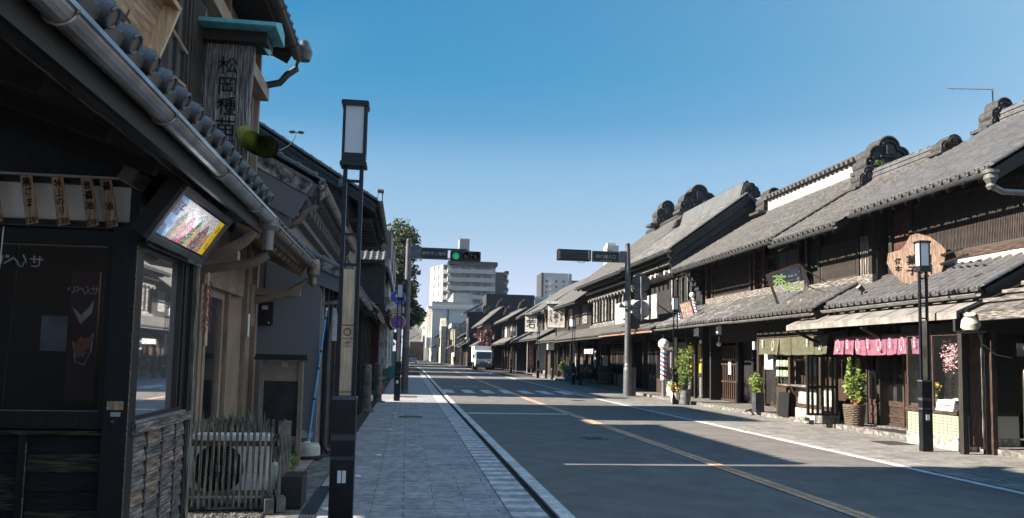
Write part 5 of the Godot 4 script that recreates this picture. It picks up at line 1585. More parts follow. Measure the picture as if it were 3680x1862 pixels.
	part(dt, "rear_block", G.new().box(2.6, 0, -2, 10, 11.0, 4.4), M.navy_wall, true)
	part(dt, "roof", G.new().obox(Vector3(0.6, 8.7, 2.2), Vector3(3.4, 0.2, 5.6), Basis(Vector3(0, 0, 1), 0.5)), M.kawara_b, true)
	for i in 3:
		part(dt, "window", G.new().box(-0.06, 4.4, 0.4 + i * 1.35, 0.0, 7.4, 1.2 + i * 1.35), [M.dark_window, M.grey_plaster, M.dark_window][i], true)
	part(dt, "sill", G.new().box(-0.2, 4.1, 0.1, 0.1, 4.4, 4.4), M.grey_plaster, true)
	part(dt, "lower_roof", G.new().obox(Vector3(-0.5, 3.3, 2.2), Vector3(1.8, 0.15, 5.6), Basis(Vector3(0, 0, 1), 0.45)), M.kawara_b, true)
	part(dt, "shopfront", G.new().box(-0.05, 0, 0.2, 0.0, 2.7, 4.3), M.mid_wood_v, true)
	var mt := thing("maple_tree", "dark red maple tree leaning out between the storehouses", "tree", Vector3(10.2, gy(96.5), -94.0))
	part(mt, "trunk", G.new().tube([Vector3(0.2, 0, 0), Vector3(0, 2.2, 0.1), Vector3(-0.5, 3.6, 0.3)], [0.14, 0.1, 0.05], 8), M.bark, true)
	part(mt, "crown", foliage(Vector3(-0.7, 4.0, 0), Vector3(1.6, 1.4, 1.6), 900, 0.16, 61, 22), M.leaf_red, true)
	part(mt, "crown", foliage(Vector3(-0.5, 3.0, 0.2), Vector3(1.3, 1.0, 1.4), 500, 0.16, 62, 16), M.leaf_red, true)
	var wr := thing("white_storey_house", "small white plastered upper storey behind the red maple", "building", Vector3(10.0, gy(97), -101.5))
	part(wr, "wall", G.new().box(0, 3.2, 0.4, 4, 5.6, 6.0), M.white_plaster, true)
	part(wr, "roof", G.new().obox(Vector3(0.6, 5.95, 3.2), Vector3(3.0, 0.15, 6.4), Basis(Vector3(0, 0, 1), 0.4)), M.kawara_b, true)
	# lettered signs along the row
	sign_box("sweet_potato_sign", "white roofed signboard with black brush letters above the lower roof", Vector3(11.25, 4.1, -57.0), 1.35, 1.75, [["川越名物", 0.42, 0.22], ["芋菓子", 0.0, 0.42], ["製造本舗", -0.42, 0.22]], M.sheet_metal)
	sign_box("single_letter_sign", "white roofed signboard with a single large black letter", Vector3(11.35, 4.2, -69.5), 1.15, 1.5, [["若", 0.0, 0.8]], M.kawara_light)
	var ts := thing("tilted_wooden_sign", "narrow brown board sign tilted beside the sweet-potato signboard", "shop sign", Vector3(10.7, 4.2, -57.3))
	part(ts, "board", G.new().obox(Vector3(-0.1, 0.6, 0), Vector3(0.32, 1.5, 0.06), Basis(Vector3(0, 0, 1), 0.2)), M.hex_wood, true)
	part(ts, "lettering", write("御菓子", 0.24, Transform3D(Basis(Vector3(0, 0, 1), 0.2), Vector3(-0.18, 1.05, 0.04)), 1.3, true, 0.13), M.ink, true)
	for k in [["pink_banner", M.banner_pink, 11.6, 71.0, "faded pink cloth banner hung in a far shopfront"], ["white_banner", M.banner_white, 11.3, 62.8, "long white banner with faint writing by the fourth lamp post"]]:
		var b := thing(k[0], k[4], "banner", Vector3(k[2], gy(k[3]), -k[3]))
		part(b, "cloth", G.new().box(-0.3, 0.55, -0.012, 0.3, 3.0, 0.012), k[1], true)
		part(b, "pole", G.new().cyl(Vector3(-0.33, 0, 0), Vector3(-0.33, 3.1, 0), 0.02, 6), M.enamel_white, true)
		part(b, "lettering", write("川越名物芋", 0.3, Transform3D(Basis(), Vector3(0, 2.6, 0.016)), 1.3, true, 0.1), M.ink_grey, true)
	var lf := thing("gate_lantern", "square white lantern on a wooden gate frame beside the lattice gate", "lantern", Vector3(11.1, gy(58), -58.6))
	for s in [-1, 1]:
		part(lf, "post", G.new().box(0.28 * s - 0.08, 0, -0.08, 0.28 * s + 0.08, 2.2, 0.08), M.dark_wood_v if s > 0 else M.mid_wood_v, true)
	part(lf, "lamp_shade", G.new().cbox(-0.2, 2.25, -0.2, 0.3, 2.85, 0.2, 0.02), M.enamel_white, true)
	part(lf, "rail", G.new().box(-0.4, 2.15, -0.1, 0.4, 2.25, 0.1), M.mid_wood_z, true)
	solo("gate_plant", foliage(Vector3(0, 0.85, 0), Vector3(0.35, 0.8, 0.5), 360, 0.1, 63), M.leaf, "dark potted shrub beside the gate lantern", "plant", "", Vector3(11.6, gy(55), -55.6))
	solo("stone_basin", G.new().lathe([Vector2(0, 0), Vector2(0.45, 0), Vector2(0.45, 0.45), Vector2(0.3, 0.5), Vector2(0.5, 0.8), Vector2(0.3, 1.1), Vector2(0, 1.1)], Vector3.ZERO, 14), M.stone_grey, "dark stone jar on a stone block right of the gate shrub", "stone jar", "", Vector3(11.5, gy(52), -52.6))
	for k in [[10.9, 56.5, "short black bollard by the gate lantern"], [10.7, 46.2, "ribbed black bollard at the foot of the third right-hand lamp post"]]:
		solo("bollard", G.new().lathe([Vector2(0, 0), Vector2(0.14, 0), Vector2(0.14, 0.1), Vector2(0.1, 0.14), Vector2(0.1, 0.72), Vector2(0.07, 0.84), Vector2(0, 0.86)], Vector3.ZERO, 14), M.steel_black, k[2], "bollard", "", Vector3(k[0], gy(k[1]), -k[1]))
	var rnd := thing("round_sign", "small pale blue round shop sign hanging far down the street", "shop sign", Vector3(7.2, gy(128), -130.5))
	part(rnd, "disc", G.new().cyl(Vector3(0, 3.2, 0), Vector3(0, 3.2, 0.1), 0.5, 18), M.sheet_metal, true)
	part(rnd, "arm", G.new().bar(Vector3(0, 3.75, 0.05), Vector3(1.4, 3.75, 0.05), 0.06, 0.06), M.steel_black, true)

func sign_box(called: String, label: String, at: Vector3, w: float, h: float, cols: Array, top: Material) -> void:
	var s := thing(called, label, "shop sign", at, "", -0.45)
	part(s, "frame", G.new().box(-w * 0.5 - 0.06, -0.06, -0.2, w * 0.5 + 0.06, h + 0.06, 0.0), M.dark_wood_v, true)
	part(s, "panel", G.new().box(-w * 0.5, 0, 0.0, w * 0.5, h, 0.03), M.paper, true)
	part(s, "roof", G.new().prism(PackedVector2Array([Vector2(-w * 0.65, h + 0.06), Vector2(w * 0.65, h + 0.06), Vector2(w * 0.6, h + 0.26), Vector2(-w * 0.6, h + 0.26)]), Transform3D(Basis(), Vector3(0, 0, -0.4)), 0.7), top, true)
	part(s, "bracket", G.new().bar(Vector3(w * 0.4, h * 0.5, -0.1), Vector3(w * 0.5 + 0.9, h * 0.5, -0.1), 0.08, 0.08), M.dark_wood_v, true)
	part(s, "bracket", G.new().bar(Vector3(0, -0.06, -0.1), Vector3(0, -0.7, -0.1), 0.1, 0.1), M.dark_wood_v, true)
	for c in cols:
		var n: int = (c[0] as String).length()
		part(s, "lettering", write(c[0], c[2], Transform3D(Basis(), Vector3(c[1], h * 0.5 + (n - 1) * 0.5 * 1.05 * c[2], 0.034)), 1.05, true, 0.14), M.ink, true)

func left_street() -> void:
	cracker_shop()
	seed_shop()
	left_houses()
	left_small()

func cracker_shop() -> void:
	var r := thing("rice_cracker_shop", "nearest black timber shop on the left with lapped boards and a mirror-like side window", "shop", Vector3(-1.9, 0, -5.3))
	# roof and eave: eave line 1.30 m left of the camera
	var xe := -1.31
	var ye := 2.93
	var pitch := 0.46
	var roof := pitched(r, xe, ye, -4.6, pitch, 2.25, 6.95, mats(["kawara", "kawara_c"]), 110, M.black_wood, 2)
	half_gutter(r, Vector3(-1.285, 2.835, -2.25), Vector3(-1.285, 2.835, -6.98), 0.062, M.zinc)
	part(r, "gutter_hopper", G.new().lathe([Vector2(0.05, -0.3), Vector2(0.055, -0.12), Vector2(0.09, -0.08), Vector2(0.09, 0.0), Vector2(0.07, 0.02), Vector2(0, 0.02)], Vector3(-1.29, 2.84, -7.06), 6), M.gutter_grey)
	part(r, "downpipe", G.new().tube([Vector3(-1.29, 2.6, -7.06), Vector3(-1.3, 2.5, -7.07), Vector3(-1.42, 2.42, -7.09), Vector3(-1.8, 2.36, -7.1), Vector3(-1.95, 2.34, -7.1)], 0.045, 8), M.gutter_brown)
	part(r, "fascia", G.new().box(-1.37, 2.68, -2.25, -1.34, 2.86, -6.9), M.black_wood)
	var bm := part(r, "eave_beam", G.new().box(-1.51, 2.75, -2.25, -1.40, 2.87, -6.8), M.steel_dark)
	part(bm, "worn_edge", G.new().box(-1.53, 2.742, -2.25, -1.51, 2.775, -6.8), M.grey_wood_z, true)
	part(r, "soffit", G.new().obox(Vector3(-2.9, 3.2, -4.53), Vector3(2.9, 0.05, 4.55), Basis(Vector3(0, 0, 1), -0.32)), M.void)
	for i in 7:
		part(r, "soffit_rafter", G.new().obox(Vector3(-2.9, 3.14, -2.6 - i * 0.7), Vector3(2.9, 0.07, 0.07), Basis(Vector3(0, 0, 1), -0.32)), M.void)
	for k in [[-1.56, 2.86, -3.35], [-1.72, 2.9, -4.1], [-1.64, 2.84, -5.0]]:
		var hk := []
		for i in 9:
			var a := -0.4 + i * 0.55
			hk.append(Vector3(k[0] + cos(a) * 0.022, k[1] - 0.05 + sin(a) * 0.022, k[2]))
		part(r, "hook", G.new().tube(hk, 0.004, 5), M.steel_grey)
	# the shop's own return wall behind the viewer, which its black glass mirrors
	part(r, "porch_wall", G.new().box(-16.0, 0, 0.7, -1.75, 3.05, 0.5), M.black_wood)
	# wall across the pavement at z = -5.3
	part(r, "head_wall", G.new().box(-6, 2.74, -5.36, -1.83, 3.2, -5.6), M.black_wood)
	part(r, "left_return", G.new().box(-6.2, 0, -2.3, -6.0, 4.2, -6.9), M.black_wood)
	part(r, "rear_wall", G.new().box(-6.0, 0, -6.8, -1.9, 3.1, -6.9), M.black_wood)
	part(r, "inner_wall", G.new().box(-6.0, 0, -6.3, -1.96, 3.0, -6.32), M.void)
	var pst := part(r, "corner_post", G.new().cbox(-1.955, 0, -5.28, -1.80, 2.44, -5.42, 0.006), M.black_wood)
	part(pst, "worn_corner", G.new().box(-1.803, 0, -5.279, -1.797, 2.3, -5.285), M.board_c, true)
	part(pst, "tape", G.new().box(-1.93, 1.215, -5.277, -1.83, 1.272, -5.281), M.strip_wood, true)
	part(pst, "small_label", G.new().box(-1.905, 1.172, -5.277, -1.845, 1.2, -5.281), M.ink_grey, true)
	part(pst, "bolt", G.new().cyl(Vector3(-1.89, 1.14, -5.28), Vector3(-1.89, 1.14, -5.27), 0.01, 10), M.steel_grey, true)
	# menu transom: frosted pane in a black box, with price strips (top-level) hung on it
	part(r, "transom_pane", G.new().box(-6, 2.45, -5.33, -1.86, 2.71, -5.35), M.enamel_white)
	part(r, "transom_frame", G.new().box(-6, 2.40, -5.29, -1.82, 2.455, -5.4).box(-6, 2.70, -5.29, -1.82, 2.73, -5.4).box(-1.86, 2.44, -5.28, -1.80, 2.73, -5.41), M.black_wood)
	part(r, "strip_rail", G.new().box(-6, 2.735, -5.255, -1.88, 2.75, -5.27), M.ink_grey)
	part(r, "lower_rail", G.new().box(-6, 2.405, -5.265, -1.80, 2.412, -5.288), M.steel_dark)
	# glazed front
	var fr := G.new()
	fr.box(-6, 2.3, -5.32, -1.95, 2.4, -5.4)
	fr.box(-6, 1.09, -5.31, -1.95, 1.2, -5.41)
	fr.box(-2.0, 1.2, -5.32, -1.95, 2.3, -5.4)
	fr.box(-2.8, 1.2, -5.325, -2.72, 2.3, -5.395)
	var gz := part(r, "glazed_front", fr, M.black_wood)
	part(gz, "pane", G.new().box(-2.72, 1.2, -5.355, -2.0, 2.3, -5.362), M.glass, true)
	part(gz, "pane", G.new().box(-4.5, 1.2, -5.355, -2.8, 2.3, -5.362), M.glass, true)
	part(gz, "bead", G.new().box(-2.72, 1.2, -5.315, -2.0, 1.206, -5.325), M.grey_plastic, true)
	part(gz, "mirrored_lettering", mirror(write("せんべい", 0.075, Transform3D(), 1.05, false, 0.12), Vector3(-2.45, 2.18, -5.35)), M.ink_grey, true)
	part(r, "cord", G.new().tube([Vector3(-2.615, 2.39, -5.25), Vector3(-2.63, 1.9, -5.25), Vector3(-2.66, 1.1, -5.25)], 0.0035, 5), M.enamel_white)
	# planks under the front: six lapped courses in two bays
	for b in [[-2.42, -1.955], [-3.4, -2.47]]:
		for i in 9:
			var y := 1.045 - i * 0.122
			part(r, "plank", G.new().obox(Vector3((b[0] + b[1]) * 0.5, y - 0.061, -5.36 + rng.randf() * 0.003), Vector3(b[1] - b[0], 0.118, 0.022), Basis(Vector3.RIGHT, -0.09)), [M.board_e, M.board_d, M.board_e, M.board_d, M.board_d, M.board_e][(i * 5 + int(b[0] * 2)) % 6])
	part(r, "plank_cap", G.new().box(-6, 1.05, -5.30, -1.955, 1.075, -5.4), M.board_d)
	for x in [-2.47, -3.45]:
		var bt := part(r, "batten", G.new().box(x, 0, -5.315, x + 0.05, 1.05, -5.4), M.black_wood)
		part(bt, "worn_edge", G.new().box(x + 0.049, 0, -5.314, x + 0.053, 1.0, -5.318), M.board_c, true)
	# side wall along the pavement: window above, lapped boards below
	part(r, "side_post", G.new().box(-1.95, 0, -6.62, -1.80, 2.45, -6.76), M.black_wood)
	part(r, "side_post_face", G.new().box(-1.80, 0.1, -6.70, -1.785, 2.4, -6.77), M.grey_wood_v)
	part(r, "side_head", G.new().box(-1.95, 2.36, -5.42, -1.80, 2.7, -6.76), M.black_wood)
	part(r, "side_head_board", G.new().box(-1.80, 2.33, -5.42, -1.775, 2.40, -6.76), M.grey_wood_z)
	var wn := part(r, "side_window", G.new().box(-1.89, 1.11, -5.42, -1.83, 1.16, -6.62).box(-1.89, 2.32, -5.42, -1.83, 2.36, -6.62).box(-1.89, 1.16, -6.40, -1.83, 2.32, -6.62).box(-1.87, 1.16, -6.37, -1.815, 2.32, -6.39).box(-1.87, 1.16, -6.46, -1.815, 2.32, -6.48), M.black_wood)
	part(wn, "pane", G.new().box(-1.862, 1.15, -5.43, -1.856, 2.33, -6.41), M.mirror_film, true)
	part(wn, "sill", G.new().box(-1.9, 1.045, -5.38, -1.775, 1.112, -6.72), M.grey_wood_z, true)
	part(wn, "sill_strip", G.new().box(-1.83, 1.113, -5.44, -1.80, 1.13, -6.6), M.zinc, true)
	part(r, "board_backing", G.new().box(-1.95, 0, -5.42, -1.83, 1.04, -6.72), M.black_wood)
	var bays := [[5.40, 5.70], [5.73, 6.04], [6.07, 6.37], [6.40, 6.70]]
	var kinds := ["board_a", "board_b", "board_a", "board_b", "board_b", "board_a", "board_c"]
	for bi in 4:
		for i in 11:
			var y := 1.03 - i * 0.097
			part(r, "lapped_board", G.new().obox(Vector3(-1.822 + rng.randf() * 0.004, y - 0.048, -(bays[bi][0] + bays[bi][1]) * 0.5), Vector3(0.016, 0.102, bays[bi][1] - bays[bi][0] - 0.004), Basis(Vector3(0, 0, 1), 0.14 + rng.randf_range(-0.02, 0.09)) * Basis(Vector3.RIGHT, rng.randf_range(-0.012, 0.012))), M[kinds[rng.randi() % kinds.size()]])
		if bi < 3:
			part(r, "side_batten", G.new().box(-1.815, 0, -bays[bi][1] - 0.003, -1.800, 1.04, -bays[bi][1] - 0.027), M.board_b)
	# inside: counter wall, poster, papers
	var ps := thing("food_poster", "dark maroon poster of rice crackers on a plate behind the shop's black glass", "poster", Vector3(-2.24, 1.6, -5.62))
	part(ps, "sheet", G.new().box(-0.1, -0.36, -0.01, 0.09, 0.55, 0.0), M.maroon_print, true)
	part(ps, "mirrored_lettering", mirror(write("せんべい", 0.05, Transform3D(), 1.0, false, 0.12), Vector3(0.06, 0.42, 0.004)), M.ink_grey, true)
	part(ps, "plate", G.new().prism(PackedVector2Array([Vector2(-0.08, 0.3), Vector2(-0.02, 0.18), Vector2(0.05, 0.26), Vector2(0.06, 0.35), Vector2(0.03, 0.3), Vector2(-0.02, 0.24)]), Transform3D(Basis(), Vector3(0, 0, 0.002)), 0.002), M.paper, true)
	for i in 6:
		part(ps, "cracker", G.new().prism(PackedVector2Array([Vector2(-0.025, -0.02), Vector2(0.02, -0.03), Vector2(0.03, 0.03), Vector2(0.0, 0.05)]), Transform3D(Basis(Vector3(0, 0, 1), i * 1.1), Vector3(-0.03 + 0.03 * (i % 3), -0.02 + 0.045 * (i / 2), 0.003 + 0.001 * i)), 0.001), M.red_fruit, true)
	part(ps, "bowl_rim", G.new().tube([Vector3(-0.06, 0.06, 0.004), Vector3(-0.04, -0.08, 0.004), Vector3(0.02, -0.1, 0.004), Vector3(0.06, 0.0, 0.004), Vector3(0.065, 0.12, 0.004)], 0.004, 4), M.paper, true)
	solo("paper_notice", G.new().box(-0.083, -0.12, 0, 0.083, 0.12, 0.003), M.steel_grey, "faint grey paper notice behind the black glass left of the maroon poster", "notice", "", Vector3(-2.385, 1.71, -5.52))
	var st := [["ピリ辛七味", "120", -2.69, "leftmost price strip, six small and large characters"], ["黒ごま", "120", -2.475, "second price strip from the left, three characters"], ["特上のり", "150", -2.285, "middle price strip, the one priced 150"], ["昔醤油", "130", -2.105, "fourth price strip, the one priced 130"], ["醤 油", "120", -1.985, "rightmost price strip, two widely spaced characters"]]
	for k in st:
		var s := thing("price_strip", k[3] + " on pale wood", "price strip", Vector3(k[2], 2.575, -5.255), "wooden price strips over the shop front")
		var tb := Basis(Vector3(0, 0, 1), 0.19)
		part(s, "board", G.new().obox(Vector3.ZERO, Vector3(0.074, 0.325, 0.008), tb), M.strip_wood, true)
		var n: int = (k[0] as String).length()
		var z := 0.0065
		if k[0] == "ピリ辛七味":
			part(s, "lettering", write("ピリ辛", 0.021, Transform3D(tb, tb * Vector3(0.018, 0.14, z)), 1.2, true, 0.13), M.ink, true)
			part(s, "lettering", write("七味", 0.05, Transform3D(tb, tb * Vector3(-0.008, 0.06, z)), 1.55, true, 0.14, 0.85), M.ink, true)
		else:
			var size := 0.05 if n <= 3 else 0.047
			part(s, "lettering", write(k[0], size, Transform3D(tb, tb * Vector3(0.0, 0.115, z)), 1.3 if n > 3 else 1.35, true, 0.14, 0.85), M.ink, true)
		var dg := type(k[1], 0.036)
		piece(s, "price", dg, M.ink, Transform3D(tb * Basis.from_scale(Vector3(0.72, 1.0, 1)), tb * Vector3(-0.009, -0.138, z)))
		s.get_child(-1).position = tb * Vector3(-0.009, -0.138, z)
		part(s, "yen_mark", write("円", 0.024, Transform3D(tb, tb * Vector3(0.026, -0.136, z)), 1, true, 0.12), M.ink, true)
	# things hanging under the eave
	var tu := thing("tube_lamp", "white fluorescent tube fixed under the dark shop soffit", "lamp", Vector3(-2.1, 2.94, -4.2))
	part(tu, "tube", G.new().cyl(Vector3(0, 0, 0.9), Vector3(0.0, 0, -0.16), 0.017, 12), M.enamel_white, true)
	part(tu, "batten", G.new().box(-0.03, 0.02, 0.9, 0.03, 0.06, -0.18), M.grey_plastic, true)
	var ht := thing("finned_lamp", "grey finned metal floodlight hung in the soffit corner above the menu strips", "floodlight", Vector3(-1.83, 2.745, -5.22))
	var hb := Basis(Vector3(0, 0, 1), -0.5) * Basis(Vector3.UP, -0.4)
	part(ht, "body", G.new().obox(Vector3.ZERO, Vector3(0.11, 0.10, 0.13), hb), M.grey_plastic, true)
	for i in 9:
		part(ht, "fin", G.new().obox(hb * Vector3(0.062, 0.0, -0.058 + i * 0.0145), Vector3(0.03, 0.10, 0.007), hb), M.gutter_grey, true)
	part(ht, "lens", G.new().obox(hb * Vector3(-0.005, -0.053, 0), Vector3(0.1, 0.008, 0.12), hb), M.ink_grey, true)
	part(ht, "bracket", G.new().tube([hb * Vector3(-0.05, 0.03, 0.08), Vector3(0.0, 0.15, 0.09), Vector3(0.08, 0.15, 0.02), hb * Vector3(0.06, 0.0, -0.08)], 0.006, 6), M.steel_grey, true)
	light_box()
	board_sign()
	var ch := thing("chilli_bunch", "string of dried red chillies hung on the shop's grey corner board", "dried chillies", Vector3(-1.74, 1.98, -6.86))
	var cg := G.new()
	for i in 34:
		var y := 0.24 - i * 0.0125
		var a := i * 2.4
		cg.tube([Vector3(0, y, 0), Vector3(cos(a) * 0.025, y - 0.015, sin(a) * 0.025), Vector3(cos(a) * 0.045, y - 0.055, sin(a) * 0.045)], [0.006, 0.007, 0.002], 5)
	part(ch, "chillies", cg, M.red_fruit, true)
	part(ch, "straw", G.new().tube([Vector3(0, 0.32, 0), Vector3(0, 0.1, 0), Vector3(0, -0.32, 0)], [0.008, 0.012, 0.018], 6), M.lamp_wood, true)

func mirror(g: G, at: Vector3) -> G:
	var o := G.new()
	for i in range(0, g.v.size(), 3):
		var f := func(p: Vector3) -> Vector3: return Vector3(-p.x, p.y, p.z) + at
		o.t(f.call(g.v[i]), f.call(g.v[i + 2]), f.call(g.v[i + 1]))
	return o

# menu light box, hung lengthwise under the eave and tipped to the pavement
func light_box() -> void:
	var top := Vector3(-1.5, 2.64, 0)
	var bot := Vector3(-1.665, 2.385, 0)
	var zc := -5.71
	var o := (top + bot) * 0.5 + Vector3(0, 0, zc)
	var r := thing("menu_light_box", "black framed light box with a colourful menu print tipped under the shop eave", "light box", o)
	var y := (top - bot).normalized()
	var x := Vector3(0, 0, -1)
	var z := x.cross(y).normalized()
	var b := Basis(x, y, z)
	var h := top.distance_to(bot)
	part(r, "case", G.new().obox(z * -0.05, Vector3(1.3, h + 0.12, 0.1), b), M.black_wood, true)
	for k in [[0.0, h * 0.5 + 0.04, 1.3, 0.045], [0.0, -h * 0.5 - 0.04, 1.3, 0.045]]:
		part(r, "frame_bar", G.new().obox(b * Vector3(k[0], k[1], 0.015), Vector3(k[2], k[3], 0.035), b), M.steel_dark, true)
	for s in [-1, 1]:
		part(r, "frame_bar", G.new().obox(b * Vector3(0.625 * s, 0, 0.014), Vector3(0.05, h + 0.03, 0.033), b), M.steel_dark, true)
	var W := 256
	var H := 64
	var im := Image.create(W, H, false, Image.FORMAT_RGB8)
	var f := FastNoiseLite.new()
	f.seed = 9
	f.frequency = 0.06
	f.fractal_octaves = 4
	var bands := [Color(0.75, 0.2, 0.32), Color(0.12, 0.33, 0.22), Color(0.7, 0.6, 0.35), Color(0.55, 0.12, 0.2), Color(0.2, 0.28, 0.3), Color(0.7, 0.42, 0.2), Color(0.5, 0.25, 0.4)]
	for px in W:
		for py in H:
			var u := float(px) / W
			var v := float(py) / H
			var c := Color(0.93, 0.93, 0.94)
			if u < 0.2:
				c = Color(0.06, 0.42, 0.72).lerp(Color(0.7, 0.85, 0.95), smoothstep(0.12, 0.2, u + f.get_noise_2d(px, py) * 0.08))
			elif u > 0.88:
				c = Color(0.95, 0.8, 0.15)
			else:
				var q := u + v * 0.1 + f.get_noise_2d(px * 0.6, py * 0.6) * 0.03
				var cell := int(q * 14.0) % bands.size()
				var m := f.get_noise_2d(px * 2.5 + 300, py * 2.5)
				if v > 0.38 + 0.12 * sin(u * 40.0) and m > -0.28:
					c = (bands[cell] as Color).lerp(Color(0.95, 0.9, 0.85), clampf(m * 1.6, 0.0, 0.75))
				elif f.get_noise_2d(px * 7.0, py * 5.0) > 0.22:
					c = Color(0.25, 0.27, 0.3) if f.get_noise_2d(px, py * 0.5) > 0 else (bands[cell] as Color)
			im.set_pixel(px, py, c)
	var m := StandardMaterial3D.new()
	m.resource_name = "menu_print"
	m.albedo_texture = ImageTexture.create_from_image(im)
	m.roughness = 0.3
	m.emission_enabled = true
	m.emission_texture = m.albedo_texture
	m.emission = Color.BLACK
	m.emission_energy_multiplier = 0.1
	var qm := QuadMesh.new()
	qm.size = Vector2(1.19, h)
	var mi := part(r, "menu_print", qm, m, true)
	mi.transform = Transform3D(b, z * 0.006)
	for k in [["菓子", -0.51, 0.07, 0.1], ["和", -0.5, -0.1, 0.08]]:
		part(r, "lettering", write(k[0], k[3], Transform3D(b, b * Vector3(k[1], k[2], 0.009)), 0.9, false, 0.13), M.petal_pink, true)
	part(r, "lettering", write("おいも", 0.07, Transform3D(b, b * Vector3(0.535, 0.08, 0.009)), 1.05, true, 0.13), M.hex_wood, true)
	var pl := OmniLight3D.new()
	pl.name = "menu_light"
	pl.position = o + z * 0.04
	pl.light_energy = 0.02
	pl.omni_range = 12.0
	pl.omni_attenuation = 2.0
	pl.light_size = 0.2
	pl.shadow_enabled = true
	add_child(pl)

# framed cedar signboard standing on the shop roof, leaning towards the street
func board_sign() -> void:
	var top := Vector3(-1.99, 4.40, 0)
	var bot := Vector3(-2.22, 3.72, 0)
	var z0 := -1.9
	var z1 := -6.3
	var r := thing("cedar_signboard", "large framed pale cedar signboard with dark carved brush letters leaning over the shop roof", "shop sign", Vector3(-2.2, 3.5, -4.0))
	var y := (top - bot).normalized()
	var x := Vector3(0, 0, -1)
	var n := x.cross(y).normalized()
	var b := Basis(x, y, n)
	var h := top.distance_to(bot)
	var c := (top + bot) * 0.5 + Vector3(0, 0, (z0 + z1) * 0.5)
	var L := z0 - z1
	part(r, "board", G.new().obox(c - n * 0.06, Vector3(L - 0.1, h, 0.03), b), M.pale_wood_z)
	for s in [-1, 1]:
		part(r, "frame_bar", G.new().obox(c + y * (h * 0.5 + 0.01) * s, Vector3(L, 0.035, 0.15), b), M.pale_wood_z)
		part(r, "frame_bar", G.new().obox(c + x * (L * 0.5 - 0.018) * s, Vector3(0.035, h - 0.02, 0.148), b), M.lamp_wood)
	for i in 3:
		part(r, "grain", G.new().obox(c - n * 0.0445 + y * (-0.2 + i * 0.17), Vector3(L - 0.2, 0.003, 0.001), b), M.strip_wood)
	var ln := 0
	for k in [["お", -1.55, 0.03, 0.22], ["か", -1.3, -0.02, 0.16], ["す", -1.06, 0.02, 0.22], ["り", -1.62, 0.3, 0.2], ["い", -1.85, 0.22, 0.2], ["も", -1.9, -0.05, 0.22], ["の", -2.15, 0.1, 0.24]]:
		part(r, "lettering", write(k[0], k[3], Transform3D(b, c - n * 0.043 + x * (L * 0.5 + k[1] + 0.52) + y * (k[2] - 0.08)), 1.0, true, 0.14), M.carve)
	part(r, "prop", G.new().bar(Vector3(-2.2, 3.35, -6.0), Vector3(-2.2, 3.8, -6.0), 0.06, 0.06), M.dark_wood_v)
	part(r, "prop", G.new().bar(Vector3(-2.2, 3.35, -4.6), Vector3(-2.2, 3.8, -4.6), 0.06, 0.06), M.dark_wood_v)

